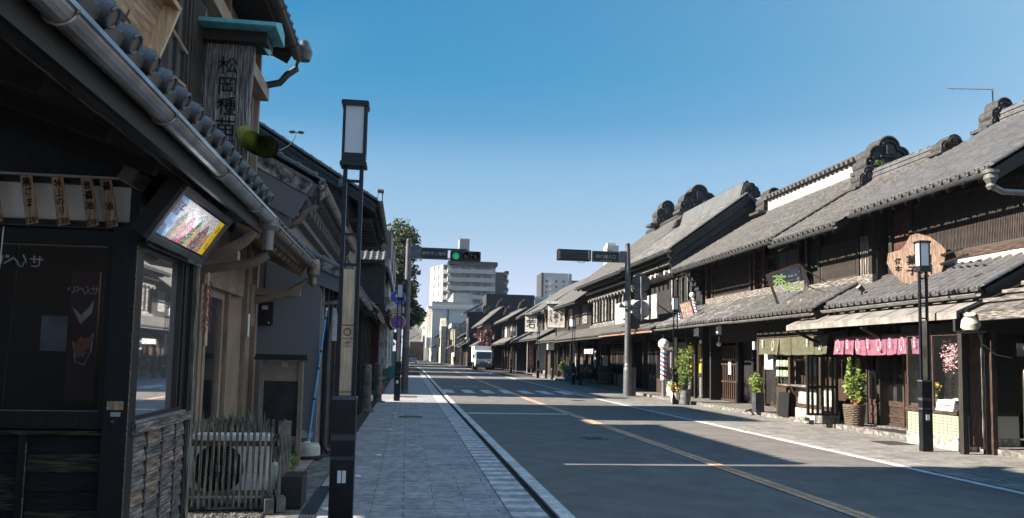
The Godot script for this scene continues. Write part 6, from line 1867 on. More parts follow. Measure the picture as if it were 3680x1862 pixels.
func seed_shop() -> void:
	var r := thing("seed_shop", "brown timber seed shop with sliding glass door, latticed upper floor and deep upper eave", "shop", Vector3(-2.3, 0, -9.8))
	# upper storey
	part(r, "wall", G.new().box(-2.45, 3.1, -7.1, -6.0, 6.2, -11.75), M.brown_wood_v)
	for z in [8.52, 9.6, 11.6]:
		part(r, "upper_post", G.new().box(-2.42, 3.2, -z, -2.34, 6.2, -z - 0.08), M.brown_wood_v)
	part(r, "upper_beam", G.new().box(-2.42, 5.45, -7.1, -2.22, 5.65, -11.7), M.brown_wood_z)
	var lw := lattice(r, -2.36, 3.5, 5.4, -6.75, -7.35, 15, 0.018, M.lattice_wood, [4.2, 4.9], 1.0, M.brown_wood_v, 0.05)
	lattice(r, -2.36, 3.5, 5.4, -7.95, -8.5, 14, 0.018, M.lattice_wood, [4.2, 4.9], 1.0, M.brown_wood_v, 0.05)
	part(r, "upper_window", G.new().box(-2.40, 3.5, -7.37, -2.38, 5.4, -7.92), M.mirror_film)
	part(r, "upper_sash", G.new().box(-2.385, 3.5, -7.62, -2.345, 5.4, -7.66).box(-2.385, 3.5, -7.88, -2.345, 5.4, -7.94), M.dark_wood_v)
	# upper roof
	pitched(r, -1.84, 6.22, -6.0, 0.5, 6.9, 11.6, mats(["kawara", "kawara_c"]), 34, M.dark_wood_z, 2)
	half_gutter(r, Vector3(-1.8, 6.14, -6.9), Vector3(-1.8, 6.14, -11.65), 0.07, M.steel_dark)
	part(r, "gooseneck", G.new().tube([Vector3(-1.8, 6.1, -11.6), Vector3(-1.82, 5.95, -11.6), Vector3(-1.95, 5.85, -11.6), Vector3(-2.05, 5.72, -11.6), Vector3(-2.5, 5.6, -11.6)], 0.055, 8), M.steel_dark)
	part(r, "corner_cap", G.new().lathe([Vector2(0.0, -0.1), Vector2(0.1, -0.08), Vector2(0.13, 0.05), Vector2(0.06, 0.22), Vector2(0, 0.24)], Vector3(-1.72, 6.2, -11.66), 8), M.kawara_c)
	part(r, "gable_wall", G.new().prism(PackedVector2Array([Vector2(-2.45, 0.0), Vector2(-2.45, 6.1), Vector2(-6.0, 8.1), Vector2(-8.0, 7.0), Vector2(-8, 0)]), Transform3D(Basis.IDENTITY, Vector3(0, 0, -11.7)), 0.12), M.charcoal_wall)
	part(r, "rear_roof", G.new().obox(Vector3(-8.0, 7.3, -9.3), Vector3(4.6, 0.12, 4.7), Basis(Vector3(0, 0, 1), 0.46)), M.kawara_c)
	part(r, "corner_board", G.new().box(-2.45, 0, -11.69, -2.33, 2.65, -12.05), M.brown_wood_v)
	# lower roof with brown gutter
	pitched(r, -1.5, 2.97, -2.4, 0.5, 7.35, 11.6, mats(["kawara", "kawara_b", "kawara_c"]), 64, M.brown_wood_z, 2)
	half_gutter(r, Vector3(-1.43, 2.93, -7.7), Vector3(-1.43, 2.93, -11.35), 0.06, M.gutter_brown)
	part(r, "gutter_end", G.new().lathe([Vector2(0.03, -0.34), Vector2(0.05, -0.3), Vector2(0.05, -0.2), Vector2(0.09, -0.16), Vector2(0.1, 0.0), Vector2(0.08, 0.07), Vector2(0, 0.07)], Vector3(-1.42, 2.95, -11.45), 6), M.gutter_brown)
	rafters(r, -1.5, 2.97, -2.4, 0.5, 7.7, 11.5, M.brown_wood_z, 0.34, 0.06)
	for z in [7.35, 11.5]:
		part(r, "carved_bracket", G.new().tube([Vector3(-2.4, 2.35, -z), Vector3(-2.1, 2.42, -z), Vector3(-1.8, 2.5, -z), Vector3(-1.55, 2.66, -z), Vector3(-1.46, 2.75, -z)], [0.07, 0.065, 0.06, 0.05, 0.035], 6), M.brown_wood_z)
		part(r, "bracket_beam", G.new().box(-2.4, 2.46, -z + 0.05, -1.6, 2.56, -z - 0.05), M.brown_wood_z)
	# ground floor front along x = -2.3
	part(r, "lower_wall", G.new().box(-2.42, 0.1, -10.0, -2.32, 3.2, -11.75), M.brown_wood_v)
	part(r, "front_panel", G.new().box(-2.35, 0.1, -10.0, -2.31, 2.9, -10.95), M.brown_wood_v)
	for k in [[8.62, 0.12], [10.98, 0.16], [11.62, 0.15], [9.92, 0.06]]:
		part(r, "post", G.new().box(-2.4, 0.05, -k[0], -2.25, 3.2, -k[0] - k[1]), M.brown_wood_v)
	part(r, "door_lintel", G.new().box(-2.4, 2.36, -8.6, -2.22, 2.82, -10.6), M.brown_wood_z)
	part(r, "transom", G.new().box(-2.4, 2.82, -8.5, -2.28, 3.2, -11.0), M.brown_wood_z)
	var d := glazed(r, "sliding_door", -2.33, 0.15, 2.36, 9.0, 9.9, M.brown_wood_v, M.glass, 0.1)
	part(d, "door_panel", G.new().box(-2.35, 0.25, -9.1, -2.31, 0.75, -9.8), M.brown_wood_v, true)
	glazed(r, "side_light", -2.36, 0.15, 2.36, 8.6, 9.0, M.brown_wood_v, M.glass, 0.05)
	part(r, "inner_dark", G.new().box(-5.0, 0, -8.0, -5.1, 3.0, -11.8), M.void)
	part(r, "near_wall", G.new().box(-2.4, 0, -8.3, -5.0, 3.1, -8.4), M.brown_wood_v)
	part(r, "projecting_sign", G.new().box(-2.28, 2.0, -11.2, -2.24, 2.6, -11.5), M.brown_wood_v)
	for i in 3:
		solo("shelf_plant", foliage(Vector3.ZERO, Vector3(0.2, 0.16, 0.25), 160, 0.06, 80 + i), M.leaf if i != 2 else M.leaf_light, "leafy plant on the %s shelf behind the seed shop's glass door" % ["upper", "middle", "lower"][i], "plant", "plants behind the seed shop door", Vector3(-2.75, 1.95 - i * 0.62, -9.2))
	solo("white_plate", G.new().box(-0.004, -0.16, -0.05, 0.004, 0.16, 0.05), M.enamel_white, "narrow white name plate with tiny writing on the seed shop's brown post", "name plate", "", Vector3(-2.235, 2.0, -11.08))
	# standing sign board with teal cap
	var s := thing("standing_signboard", "tall weathered plank sign carved with five dark characters under a teal metal cap", "shop sign", Vector3(-2.05, 3.4, -8.5))
	var ol := PackedVector2Array([Vector2(-0.25, 0.0), Vector2(-0.25, 1.6), Vector2(0.27, 1.6), Vector2(0.255, 1.3), Vector2(0.24, 0.9), Vector2(0.25, 0.6), Vector2(0.24, 0.3), Vector2(0.2, 0.12), Vector2(0.17, 0.0)])
	part(s, "plank", G.new().prism(ol, Transform3D(Basis(), Vector3(0, 0, -0.04)), 0.08), M.sign_wood, true)
	part(s, "side_post", G.new().box(-0.36, -0.2, -0.06, -0.26, 1.55, 0.03), M.sign_wood, true)
	var y := 1.36
	for ch in "松岡種苗店":
		part(s, "carved_letter", write(ch, 0.185, Transform3D(Basis(), Vector3(0.0, y, 0.043)), 1, true, 0.12), M.carve, true)
		y -= 0.228
	part(s, "cap_board", G.new().box(-0.4, 1.6, -0.2, 0.42, 1.72, 0.16), M.dark_wood_z, true)
	part(s, "teal_cap", G.new().prism(PackedVector2Array([Vector2(-0.24, 1.72), Vector2(0.34, 1.72), Vector2(0.3, 1.78), Vector2(0.0, 1.9), Vector2(-0.2, 1.86)]), Transform3D(Basis(Vector3.UP, -PI / 2), Vector3(0.54, 0, 0)), 1.06), M.verdigris, true)
	part(s, "cap_bracket", G.new().bar(Vector3(0.3, 1.72, 0.1), Vector3(0.42, 1.55, -0.05), 0.02, 0.06), M.verdigris, true)
	for k in [[1.2, 1.35], [0.96, 0.86], [0.16, 0.14]]:
		part(s, "iron_stay", G.new().bar(Vector3(-0.28, k[0], 0.05), Vector3(-0.32, k[1], 1.2), 0.03, 0.035), M.brown_wood_z, true)
	part(s, "foot_beam", G.new().cbox(-0.2, -0.12, -0.1, 0.34, -0.01, 0.1, 0.02), M.grey_wood_z, true)
	part(s, "foot_prop", G.new().box(-0.1, -0.4, -0.06, 0.02, -0.12, 0.06), M.grey_wood_v, true)
	# the green bean ornament with its sprout
	var bn := thing("bean_ornament", "smooth green bean-shaped ornament with a two-leaf sprout beside the carved plank sign", "ornament", Vector3(-1.68, 3.91, -8.32))
	var lp := []
	for i in 17:
		var t := i / 16.0
		var a := PI * t
		var ring := []
		var cx := -0.235 + 0.47 * t
		var rr := 0.135 * pow(sin(a), 0.42) * (1.12 - 0.25 * exp(-pow((t - 0.55) / 0.16, 2))) + 0.002
		var cy := 0.06 * cos(a) - 0.02 + 0.035 * exp(-pow((t - 0.55) / 0.2, 2)) * -1.0
		for k in 18:
			var b := TAU * k / 18.0
			ring.append(Vector3(cx, cy + cos(b) * rr, sin(b) * rr * 0.6))
		lp.append(ring)
	var bean := G.new()
	for i in 16:
		for k in 18:
			var l := (k + 1) % 18
			var nf := func(p: Vector3) -> Vector3: return Vector3(p.x * 1.2, p.y, p.z * 2.2).normalized()
			bean.ts(lp[i][k], lp[i + 1][l], lp[i + 1][k], nf.call(lp[i][k]), nf.call(lp[i + 1][l]), nf.call(lp[i + 1][k]))
			bean.ts(lp[i][k], lp[i][l], lp[i + 1][l], nf.call(lp[i][k]), nf.call(lp[i][l]), nf.call(lp[i + 1][l]))
	part(bn, "bean", bean, M.bean_green, true)
	part(bn, "sprout", G.new().tube([Vector3(0.15, -0.12, 0), Vector3(0.25, -0.1, 0), Vector3(0.33, -0.05, 0), Vector3(0.39, 0.03, 0), Vector3(0.41, 0.1, 0)], [0.006, 0.006, 0.005, 0.005, 0.004], 5), M.white_plaster, true)
	for sx in [-1, 1]:
		var lf := PackedVector2Array([Vector2(0, 0), Vector2(0.03 * sx, 0.018), Vector2(0.065 * sx, 0.015), Vector2(0.085 * sx, 0.0), Vector2(0.06 * sx, -0.016), Vector2(0.028 * sx, -0.012)])
		part(bn, "sprout_leaf", G.new().prism(lf, Transform3D(Basis(), Vector3(0.41, 0.105, -0.005)), 0.01), M.leaf, true)
	part(bn, "mount", G.new().bar(Vector3(-0.2, 0, -0.1), Vector3(-0.05, 0, 0), 0.03, 0.03), M.steel_black, true)

func left_houses() -> void:
	# black plaster storehouse whose gable faces us
	var r := house({"name": "charcoal_gable_house", "label": "charcoal plaster storehouse on the left with weathered white gable edge and round rafter ends", "z0": 12.03, "z1": 19.3, "xf": -1.95, "xe": -1.47, "ye": 4.3, "p": 0.52, "xr": -5.6, "wall": M.charcoal_wall, "tiles": ["kawara_c", "kawara"], "n": 60, "w0": 12.06, "w1": 19.2, "yb": 2.7, "under": M.charcoal_wall, "side": M.charcoal_wall, "gutter_mat": M.gutter_brown, "verge": 3,
		"low": {"xe": -1.02, "ye": 2.86, "xt": -1.95, "yt": 3.3, "z0": 12.2, "z1": 19.4, "n": 60, "verge": 3}})
	part(r, "gable_wall", G.new().prism(PackedVector2Array([Vector2(-1.36, 0), Vector2(-1.36, 2.62), Vector2(-1.9, 3.4), Vector2(-1.9, 4.15), Vector2(-5.6, 6.1), Vector2(-6, 0)]), Transform3D(Basis.IDENTITY, Vector3(0, 0, -12.2)), 0.15), M.charcoal_wall)
	part(r, "white_verge", G.new().obox(Vector3(-2.62, 4.72, -12.02), Vector3(2.3, 0.2, 0.06), Basis(Vector3(0, 0, 1), -0.48)), M.old_plaster)
	part(r, "verge_plaster", G.new().obox(Vector3(-2.8, 4.45, -12.04), Vector3(2.4, 0.42, 0.08), Basis(Vector3(0, 0, 1), -0.48)), M.charcoal_wall)
	part(r, "low_verge", G.new().obox(Vector3(-1.36, 3.0, -12.12), Vector3(0.85, 0.13, 0.16), Basis(Vector3(0, 0, 1), -0.35)), M.old_plaster)
	part(r, "low_barge", G.new().obox(Vector3(-1.36, 2.82, -12.14), Vector3(0.85, 0.26, 0.1), Basis(Vector3(0, 0, 1), -0.35)), M.charcoal_wall)
	part(r, "gutter_bend", G.new().tube([Vector3(-1.44, 4.28, -12.1), Vector3(-1.42, 4.1, -12.1), Vector3(-1.5, 3.95, -12.1), Vector3(-1.66, 3.86, -12.1), Vector3(-1.74, 3.72, -12.1), Vector3(-1.86, 3.62, -12.1), Vector3(-2.2, 3.62, -12.1)], 0.055, 8), M.gutter_brown)
	for i in 16:
		part(r, "rafter_end", G.new().cyl(Vector3(-1.66, 3.98, -12.45 - i * 0.43), Vector3(-2.0, 3.98, -12.45 - i * 0.43), 0.075, 10), M.charcoal_wall)
	for i in 2:
		part(r, "cornice", G.new().box(-1.7 - i * 0.12, 4.1 - i * 0.28, -12.2, -2.0, 4.2 - i * 0.28, -19.1), M.charcoal_wall)
	part(r, "plank_front", G.new().box(-1.36, 0.05, -12.25, -1.44, 2.7, -19.2), M.grey_wood_v)
	for i in 10:
		part(r, "front_post", G.new().box(-1.30, 0.0, -12.6 - i * 0.7, -1.38, 2.7, -12.7 - i * 0.7), M.mid_wood_v)
	part(r, "downpipe", G.new().tube([Vector3(-1.27, 2.0, -12.5), Vector3(-1.27, 0.15, -12.5), Vector3(-1.2, 0.06, -12.45)], 0.04, 8), M.steel_dark)
	var pt := G.new()
	part(r, "peeled_patch", G.new().prism(PackedVector2Array([Vector2(-0.16, 0), Vector2(0.14, 0.01), Vector2(0.16, 0.1), Vector2(0.08, 0.07), Vector2(0.02, 0.13), Vector2(-0.06, 0.09), Vector2(-0.14, 0.1)]), Transform3D(Basis.IDENTITY, Vector3(-1.56, 0.32, -12.06)), 0.02), M.white_plaster)
	# tall dark house, its gable end against the sky
	var r2 := house({"name": "tall_dark_house", "label": "tall dark-eaved house behind the left lamp post with a bare tiled gable edge", "z0": 20.7, "z1": 27.3, "xf": -1.75, "xe": -0.92, "ye": 5.75, "p": 0.61, "xr": -5.6, "wall": M.black_plaster, "tiles": ["kawara_c", "kawara"], "n": 80, "w0": 21.0, "w1": 27.2, "under": M.black_plaster,
		"low": {"xe": -0.93, "ye": 2.85, "xt": -1.75, "yt": 3.5, "z0": 20.8, "z1": 26.6, "n": 60}})
	part(r2, "side_fence", G.new().box(-1.45, 0, -19.0, -1.7, 3.4, -21.0), M.dark_wood_v)
	for i in 7:
		part(r2, "front_post", G.new().box(-1.25, 0, -21.2 - i * 0.8, -1.37, 2.8, -21.33 - i * 0.8), M.dark_wood_v)
	part(r2, "verge_lamp", G.new().cbox(-1.98, 6.16, -20.5, -1.78, 6.36, -20.62, 0.02), M.stone_grey)
	part(r2, "upper_window", G.new().box(-1.72, 4.3, -21.4, -1.78, 5.3, -25.6), M.grey_plaster)
	for i in 9:
		part(r2, "rafter_end", G.new().box(-1.1, 5.3, -21.1 - i * 0.58, -1.75, 5.42, -21.22 - i * 0.58), M.dark_wood_z)
	# sunlit low house beyond the gap
	var r3 := house({"name": "sunlit_tile_house", "label": "house whose pale tiled gable roof catches the sun before the dark red building", "z0": 32.7, "z1": 44.0, "xf": -1.9, "xe": -1.0, "ye": 5.4, "p": 0.5, "xr": -5.0, "wall": M.dark_wood_v, "tiles": ["kawara_light", "kawara_b"], "n": 30, "w0": 33.0, "w1": 43.8,
		"low": {"xe": -0.85, "ye": 3.25, "xt": -1.8, "yt": 4.2, "z0": 32.8, "z1": 44.0, "n": 50, "tiles": ["kawara", "kawara_light"]}})
	oni(r3.get_node("roof"), Vector3(-1.15, 3.4, -32.6), 0.5, 0.3, LOBES_LOW)
	part(r3, "white_end_tile", G.new().lathe([Vector2(0, -0.3), Vector2(0.14, -0.26), Vector2(0.16, 0.0), Vector2(0.2, 0.22), Vector2(0, 0.25)], Vector3(-0.8, 3.75, -32.7), 12, Basis(Vector3(0, 0, 1), -0.9)), M.white_plaster)
	var gp := part(r3, "gable_pent", G.new().obox(Vector3(-2.1, 5.72, -32.4), Vector3(2.1, 0.1, 1.0), Basis(Vector3.RIGHT, 0.4)), M.dark_wood_z)
	slope(gp, Vector3(-3.1, 5.6, -31.95), Vector3(1, 0, 0), 2.05, Vector3(0, 0.45, -0.9).normalized(), 1.0, mats(["kawara_light"]), 40)
	part(r3, "gable_pent_wall", G.new().box(-3.2, 3.8, -32.3, -1.05, 5.5, -33.0), M.black_plaster)
	# dark red brick building with pale window bays
	var b := thing("red_brick_building", "dark red brick building with tall pale window bays on its street side", "building", Vector3(-2.5, gy(45), -48.0))
	part(b, "wall", G.new().box(-8, 0, -36.6, -1.4, 9.1, -56), M.brick_red)
	for i in 46:
		part(b, "brick_course", G.new().box(-2.6, 0.3 + i * 0.19, -36.57, -1.38, 0.3 + i * 0.19 + 0.15, -36.61), M.brick_red)
	for i in 3:
		var z := 38.5 + i * 6.0
		part(b, "spandrel", G.new().box(-1.4, 6.6, -z, -0.98, 8.0, -z - 3.6), M.grey_plastic)
		part(b, "spandrel", G.new().box(-1.4, 3.9, -z, -0.98, 4.6, -z - 3.6), M.grey_plastic)
		part(b, "window_bay", G.new().box(-1.4, 4.6, -z - 0.1, -1.02, 6.6, -z - 3.5), M.sheet_metal)
		part(b, "window_bay", G.new().box(-1.4, 1.0, -z - 0.1, -1.02, 3.9, -z - 3.5), M.sheet_metal)
	var cm := thing("roof_camera", "small grey security camera on a bracket at the brick building's roof edge", "camera", Vector3(-1.5, 9.15, -37.0))
	part(cm, "pole", G.new().cyl(Vector3(0.05, -0.3, 0), Vector3(0.05, 0.45, 0), 0.03), M.steel_dark, true)
	part(cm, "head", G.new().cyl(Vector3(-0.18, 0.52, 0), Vector3(0.12, 0.5, 0), 0.1), M.steel_grey, true)
	part(cm, "cable", G.new().tube([Vector3(-0.1, 0.45, 0), Vector3(-0.2, 0.2, 0), Vector3(-0.1, -0.1, 0), Vector3(0.03, -0.2, 0)], 0.015, 5), M.steel_black, true)
	var fh := [[62.0, 73.0, -1.5, 5.6, 8.5], [77.0, 92.0, -1.3, 5.2, 8.0], [97.0, 112.0, -1.6, 6.5, 9.0], [117.0, 138.0, -1.4, 5.5, 8.2], [146.0, 170.0, -1.5, 6.0, 8.6]]
	for i in fh.size():
		var f: Array = fh[i].duplicate()
		f[2] -= bend((f[0] + f[1]) * 0.5)
		house({"name": "left_row_house", "label": "%s house in the shaded left-hand row beyond the brick building" % ["first", "second", "third", "fourth", "farthest"][i], "z0": f[0], "z1": f[1], "xf": f[2] - 0.4, "xe": f[2] + 0.4, "ye": f[3], "p": 0.6, "xr": f[2] - 4.5, "wall": [M.navy_wall, M.dark_wood_v][i % 2], "tiles": NEW_TILES, "n": 0, "group": "houses of the far left row", "low": {"xe": f[2] + 0.5, "ye": 3.4, "xt": f[2] - 0.4, "yt": 4.0, "z0": f[0], "z1": f[1], "n": 0}})

func left_small() -> void:
	# outdoor unit behind its slatted screen
	var ac := thing("air_conditioner", "white outdoor air conditioner unit with a round black fan grille behind the slats", "air conditioner", Vector3(-1.78, 0.08, -8.32))
	part(ac, "case", G.new().cbox(-0.38, 0.04, -0.14, 0.38, 0.66, 0.14, 0.012), M.enamel_white, true)
	part(ac, "top_lid", G.new().cbox(-0.385, 0.63, -0.145, 0.385, 0.68, 0.145, 0.01), M.enamel_white, true)
	part(ac, "fan_opening", G.new().cyl(Vector3(-0.1, 0.34, 0.135), Vector3(-0.1, 0.34, 0.145), 0.245, 32), M.void, true)
	for i in 9:
		var ring := []
		for k in 37:
			ring.append(Vector3(-0.1 + cos(TAU * k / 36) * (0.04 + i * 0.026), 0.34 + sin(TAU * k / 36) * (0.04 + i * 0.026), 0.152))
		part(ac, "grille_ring", G.new().tube(ring, 0.0035, 4), M.steel_dark, true)
	for i in 12:
		var a := TAU * i / 12
		part(ac, "grille_spoke", G.new().bar(Vector3(-0.1 + cos(a) * 0.04, 0.34 + sin(a) * 0.04, 0.15), Vector3(-0.1 + cos(a + 0.3) * 0.248, 0.34 + sin(a + 0.3) * 0.248, 0.15), 0.005, 0.005), M.steel_dark, true)
	part(ac, "hub", G.new().box(-0.12, 0.31, 0.153, -0.08, 0.38, 0.158), M.ink_grey, true)
	for i in 5:
		part(ac, "seam", G.new().box(0.17, 0.1 + i * 0.1, 0.14, 0.37, 0.103 + i * 0.1, 0.1425), M.ink_grey, true)
	part(ac, "pipe_cover", G.new().cbox(0.38, 0.08, -0.12, 0.46, 0.38, 0.06, 0.03), M.plastic_white, true)
	for s in [-0.25, 0.25]:
		part(ac, "foot", G.new().box(s - 0.05, -0.06, -0.16, s + 0.05, 0.04, 0.18), M.concrete, true)
	var sc := thing("slat_screen", "weathered grey wooden slat screen standing round the air conditioner", "slat fence", Vector3(-1.7, 0.05, -8.0))
	for y in [0.13, 0.62]:
		part(sc, "rail", G.new().box(-0.44, y, -0.02, 0.42, y + 0.05, 0.01), M.grey_wood_z, true)
		part(sc, "side_rail", G.new().box(0.40, y, -0.75, 0.43, y + 0.05, 0.01), M.grey_wood_z, true)
		part(sc, "side_rail", G.new().box(-0.47, y, -0.75, -0.44, y + 0.05, 0.01), M.grey_wood_z, true)
		part(sc, "rear_rail", G.new().box(-0.44, y, -0.77, 0.42, y + 0.05, -0.74), M.grey_wood_z, true)
	for i in 15:
		part(sc, "slat", G.new().obox(Vector3(-0.42 + i * 0.056, 0.42 + rng.randf_range(-0.02, 0.02), 0.022), Vector3(0.024, 0.8, 0.014), Basis(Vector3(0, 0, 1), rng.randf_range(-0.03, 0.0))), M.grey_wood_v, true)
		part(sc, "slat", G.new().obox(Vector3(-0.42 + i * 0.056, 0.44 + rng.randf_range(-0.02, 0.02), -0.78), Vector3(0.024, 0.78, 0.014), Basis(Vector3(0, 0, 1), rng.randf_range(-0.03, 0.03))), M.grey_wood_v, true)
	for i in 8:
		part(sc, "side_slat", G.new().box(0.43, 0.03, -0.05 - i * 0.09, 0.45, 0.83 + rng.randf_range(-0.01, 0.02), -0.09 - i * 0.09), M.grey_wood_v, true)
		part(sc, "side_slat", G.new().obox(Vector3(-0.48, 0.42, -0.05 - i * 0.09), Vector3(0.016, 0.82, 0.03), Basis(Vector3(0, 0, 1), -0.08)), M.grey_wood_v, true)
	for k in [[0.36, 0.02], [0.46, -0.06]]:
		part(sc, "stone_foot", G.new().obox(Vector3(k[0], 0.04, k[1]), Vector3(0.09, 0.14, 0.2), Basis(Vector3.UP, 0.3)), M.stone_grey, true)
	var on := thing("onion_trough", "planter of upright green onion leaves standing behind the slat screen", "planter", Vector3(-1.9, 0.1, -8.95))
	part(on, "trough", G.new().cbox(-0.35, 0, -0.12, 0.35, 0.62, 0.12, 0.02), M.grey_wood_z, true)
	var og := G.new()
	for i in 70:
		var x := rng.randf_range(-0.33, 0.33)
		var z := rng.randf_range(-0.09, 0.09)
		var h := rng.randf_range(0.1, 0.27)
		var dx := rng.randf_range(-0.06, 0.06)
		og.tube([Vector3(x, 0.62, z), Vector3(x + dx * 0.4, 0.62 + h * 0.6, z), Vector3(x + dx, 0.62 + h, z + rng.randf_range(-0.03, 0.03))], [0.008, 0.007, 0.001], 5)
	part(on, "leaves", og, M.onion, true)
	var sp := thing("seedling_pots", "tray of small green seedlings in white pots by the slat screen", "potted plants", Vector3(-1.42, 0.02, -9.6))
	part(sp, "tray", G.new().cbox(-0.12, 0, -0.16, 0.12, 0.14, 0.16, 0.01), M.enamel_white, true)
	part(sp, "leaves", foliage(Vector3(0, 0.26, 0), Vector3(0.16, 0.12, 0.2), 170, 0.045, 91), M.leaf_light, true)
	part(sp, "pot", G.new().lathe([Vector2(0, 0), Vector2(0.07, 0), Vector2(0.09, 0.16), Vector2(0, 0.16)], Vector3(-0.05, 0.02, -0.35), 12), M.plastic_white, true)
	part(sp, "leaves", foliage(Vector3(-0.05, 0.32, -0.35), Vector3(0.12, 0.12, 0.12), 90, 0.05, 92), M.leaf, true)
	solo("black_crate", G.new().box(-0.1, 0, -0.2, 0.1, 0.32, 0.2), M.rubber, "black plastic crate tucked at the end of the slat screen", "crate", "", Vector3(-1.14, 0.02, -8.35))
	var jc := thing("white_canister", "white plastic canister with a ribbed screw cap at the bottom edge", "canister", Vector3(-1.83, 0.0, -7.15))
	part(jc, "body", G.new().cbox(-0.13, 0, -0.1, 0.13, 0.06, 0.1, 0.02), M.plastic_white, true)
	part(jc, "cap", G.new().lathe([Vector2(0, 0.06), Vector2(0.028, 0.06), Vector2(0.028, 0.115), Vector2(0, 0.115)], Vector3(0.06, 0, 0.02), 16), M.enamel_white, true)
	# cabinet-like notice stand before the charcoal gable
	var cb := thing("roofed_notice_stand", "dark wooden notice stand with a little roof before the charcoal wall", "notice stand", Vector3(-1.77, 0.02, -11.2))
	for s in [-1, 1]:
		part(cb, "post", G.new().box(0.27 * s - 0.03, 0, -0.04, 0.27 * s + 0.03, 1.5, 0.04), M.brown_wood_v, true)
	part(cb, "roof", G.new().prism(PackedVector2Array([Vector2(-0.37, 1.5), Vector2(0.37, 1.5), Vector2(0.35, 1.58), Vector2(-0.35, 1.58)]), Transform3D(Basis(), Vector3(0, 0, -0.14)), 0.26), M.dark_wood_z, true)
	part(cb, "sign_panel", G.new().box(-0.24, 1.2, -0.02, 0.24, 1.48, 0.01), M.brown_wood_z, true)
	part(cb, "paper", G.new().box(0.0, 1.4, 0.01, 0.08, 1.47, 0.014), M.paper, true)
	part(cb, "black_panel", G.new().box(-0.24, 0.4, -0.02, 0.24, 1.2, 0.0), M.black_plaster, true)
	part(cb, "lower_rail", G.new().box(-0.24, 0.36, -0.03, 0.24, 0.42, 0.02), M.brown_wood_z, true)
	var mb := thing("wall_meter", "black electric meter box on the charcoal gable wall", "meter", Vector3(-2.17, 2.22, -12.02))
	part(mb, "box", G.new().cbox(-0.1, -0.18, -0.03, 0.1, 0.18, 0.05, 0.01), M.steel_black, true)
	part(mb, "window", G.new().box(-0.06, 0.06, 0.05, 0.03, 0.12, 0.055), M.ink_grey, true)
	part(mb, "seal", G.new().cyl(Vector3(0.05, -0.14, 0.05), Vector3(0.05, -0.14, 0.056), 0.012), M.ink_white, true)
	part(mb, "conduit", G.new().cyl(Vector3(-0.04, 0.18, 0), Vector3(-0.04, 0.8, 0), 0.016, 8), M.steel_black, true)
	solo("white_bracket", G.new().bar(Vector3(-0.05, 0, 0), Vector3(0.06, 0.03, 0), 0.02, 0.06), M.enamel_white, "small white lamp on the carved bracket above the meter box", "lamp", "", Vector3(-2.1, 2.47, -11.6))
	var br := thing("blue_broom", "bright blue broom pole leaning on the charcoal wall above the white tub", "broom", Vector3(-1.46, 0.25, -12.0))
	part(br, "pole", G.new().cyl(Vector3(0, 0, 0), Vector3(0.19, 2.05, -0.04), 0.015, 10), M.broom_blue, true)
	for t in [0.32, 0.55, 0.68, 0.93]:
		part(br, "band", G.new().cyl(Vector3(0.19, 2.05, -0.04) * t, Vector3(0.19, 2.05, -0.04) * (t + 0.018), 0.0155, 10), M.steel_black, true)
	part(br, "tip", G.new().cyl(Vector3(0.19, 2.05, -0.04), Vector3(0.194, 2.09, -0.04), 0.018, 10), M.ink_white, true)
	var tb := thing("white_tub", "white rounded plastic base with a dark rim holding the broom pole", "tub", Vector3(-1.47, 0.03, -12.0))
	part(tb, "body", G.new().lathe([Vector2(0, 0.04), Vector2(0.2, 0.04), Vector2(0.19, 0.18), Vector2(0.16, 0.23), Vector2(0, 0.24)], Vector3.ZERO, 24), M.cream, true)
	part(tb, "rim", G.new().lathe([Vector2(0, 0), Vector2(0.235, 0), Vector2(0.24, 0.045), Vector2(0.2, 0.05), Vector2(0, 0.05)], Vector3.ZERO, 24), M.rubber, true)
	part(tb, "catch", G.new().cbox(-0.04, 0.225, 0.0, 0.04, 0.255, 0.06, 0.006), M.enamel_white, true)
	var tw := thing("hanging_towel", "white cloth hanging from a hook beside the blue broom", "towel", Vector3(-1.17, 2.35, -12.2))
	var tg := G.new()
	var loops := []
	for i in 7:
		var t := i / 6.0
		var w := lerpf(0.03, 0.11, t)
		var ring := []
		for k in 12:
			var a := TAU * k / 12
			ring.append(Vector3(0.05 * t + cos(a) * w, -0.52 * t, sin(a) * w * 0.45 * (1.0 + 0.35 * cos(3 * a))))
		loops.append(ring)
	part(tw, "cloth", tg.loft(loops), M.white_cloth, true)
	part(tw, "bar", G.new().bar(Vector3(-0.2, 0.06, 0), Vector3(0.25, 0.12, 0), 0.05, 0.05), M.grey_wood_v, true)
	for k in [[-1.16, 22.5, 0.158, "nearer"], [-1.0, 27.2, 0.15, "farther"]]:
		var p := thing("stone_gatepost", "%s of two tapered grey stone gateposts at the edge of the left pavement" % k[3], "gatepost", Vector3(k[0], 0, -k[1]), "stone gateposts")
		part(p, "shaft", G.new().lathe([Vector2(k[2] * 1.08, 0.1), Vector2(k[2], 1.3), Vector2(k[2] * 0.9, 1.36), Vector2(0, 1.37)], Vector3.ZERO, 8, Basis(Vector3.UP, PI / 8)), M.stone_grey, true)
		part(p, "foot", G.new().lathe([Vector2(0, 0), Vector2(k[2] * 1.25, 0), Vector2(k[2] * 1.2, 0.08), Vector2(k[2] * 1.05, 0.12), Vector2(0, 0.12)], Vector3.ZERO, 8, Basis(Vector3.UP, PI / 8)), M.stone_grey, true)
		part(p, "base_slab", G.new().box(-0.3, -0.01, -0.25, 0.26, 0.03, 0.3), M.concrete, true)
	var fp := thing("doorstep_flowers", "low pot of white and violet flowers beyond the stone gateposts", "potted plant", Vector3(-1.2, gy(35), -34.6))
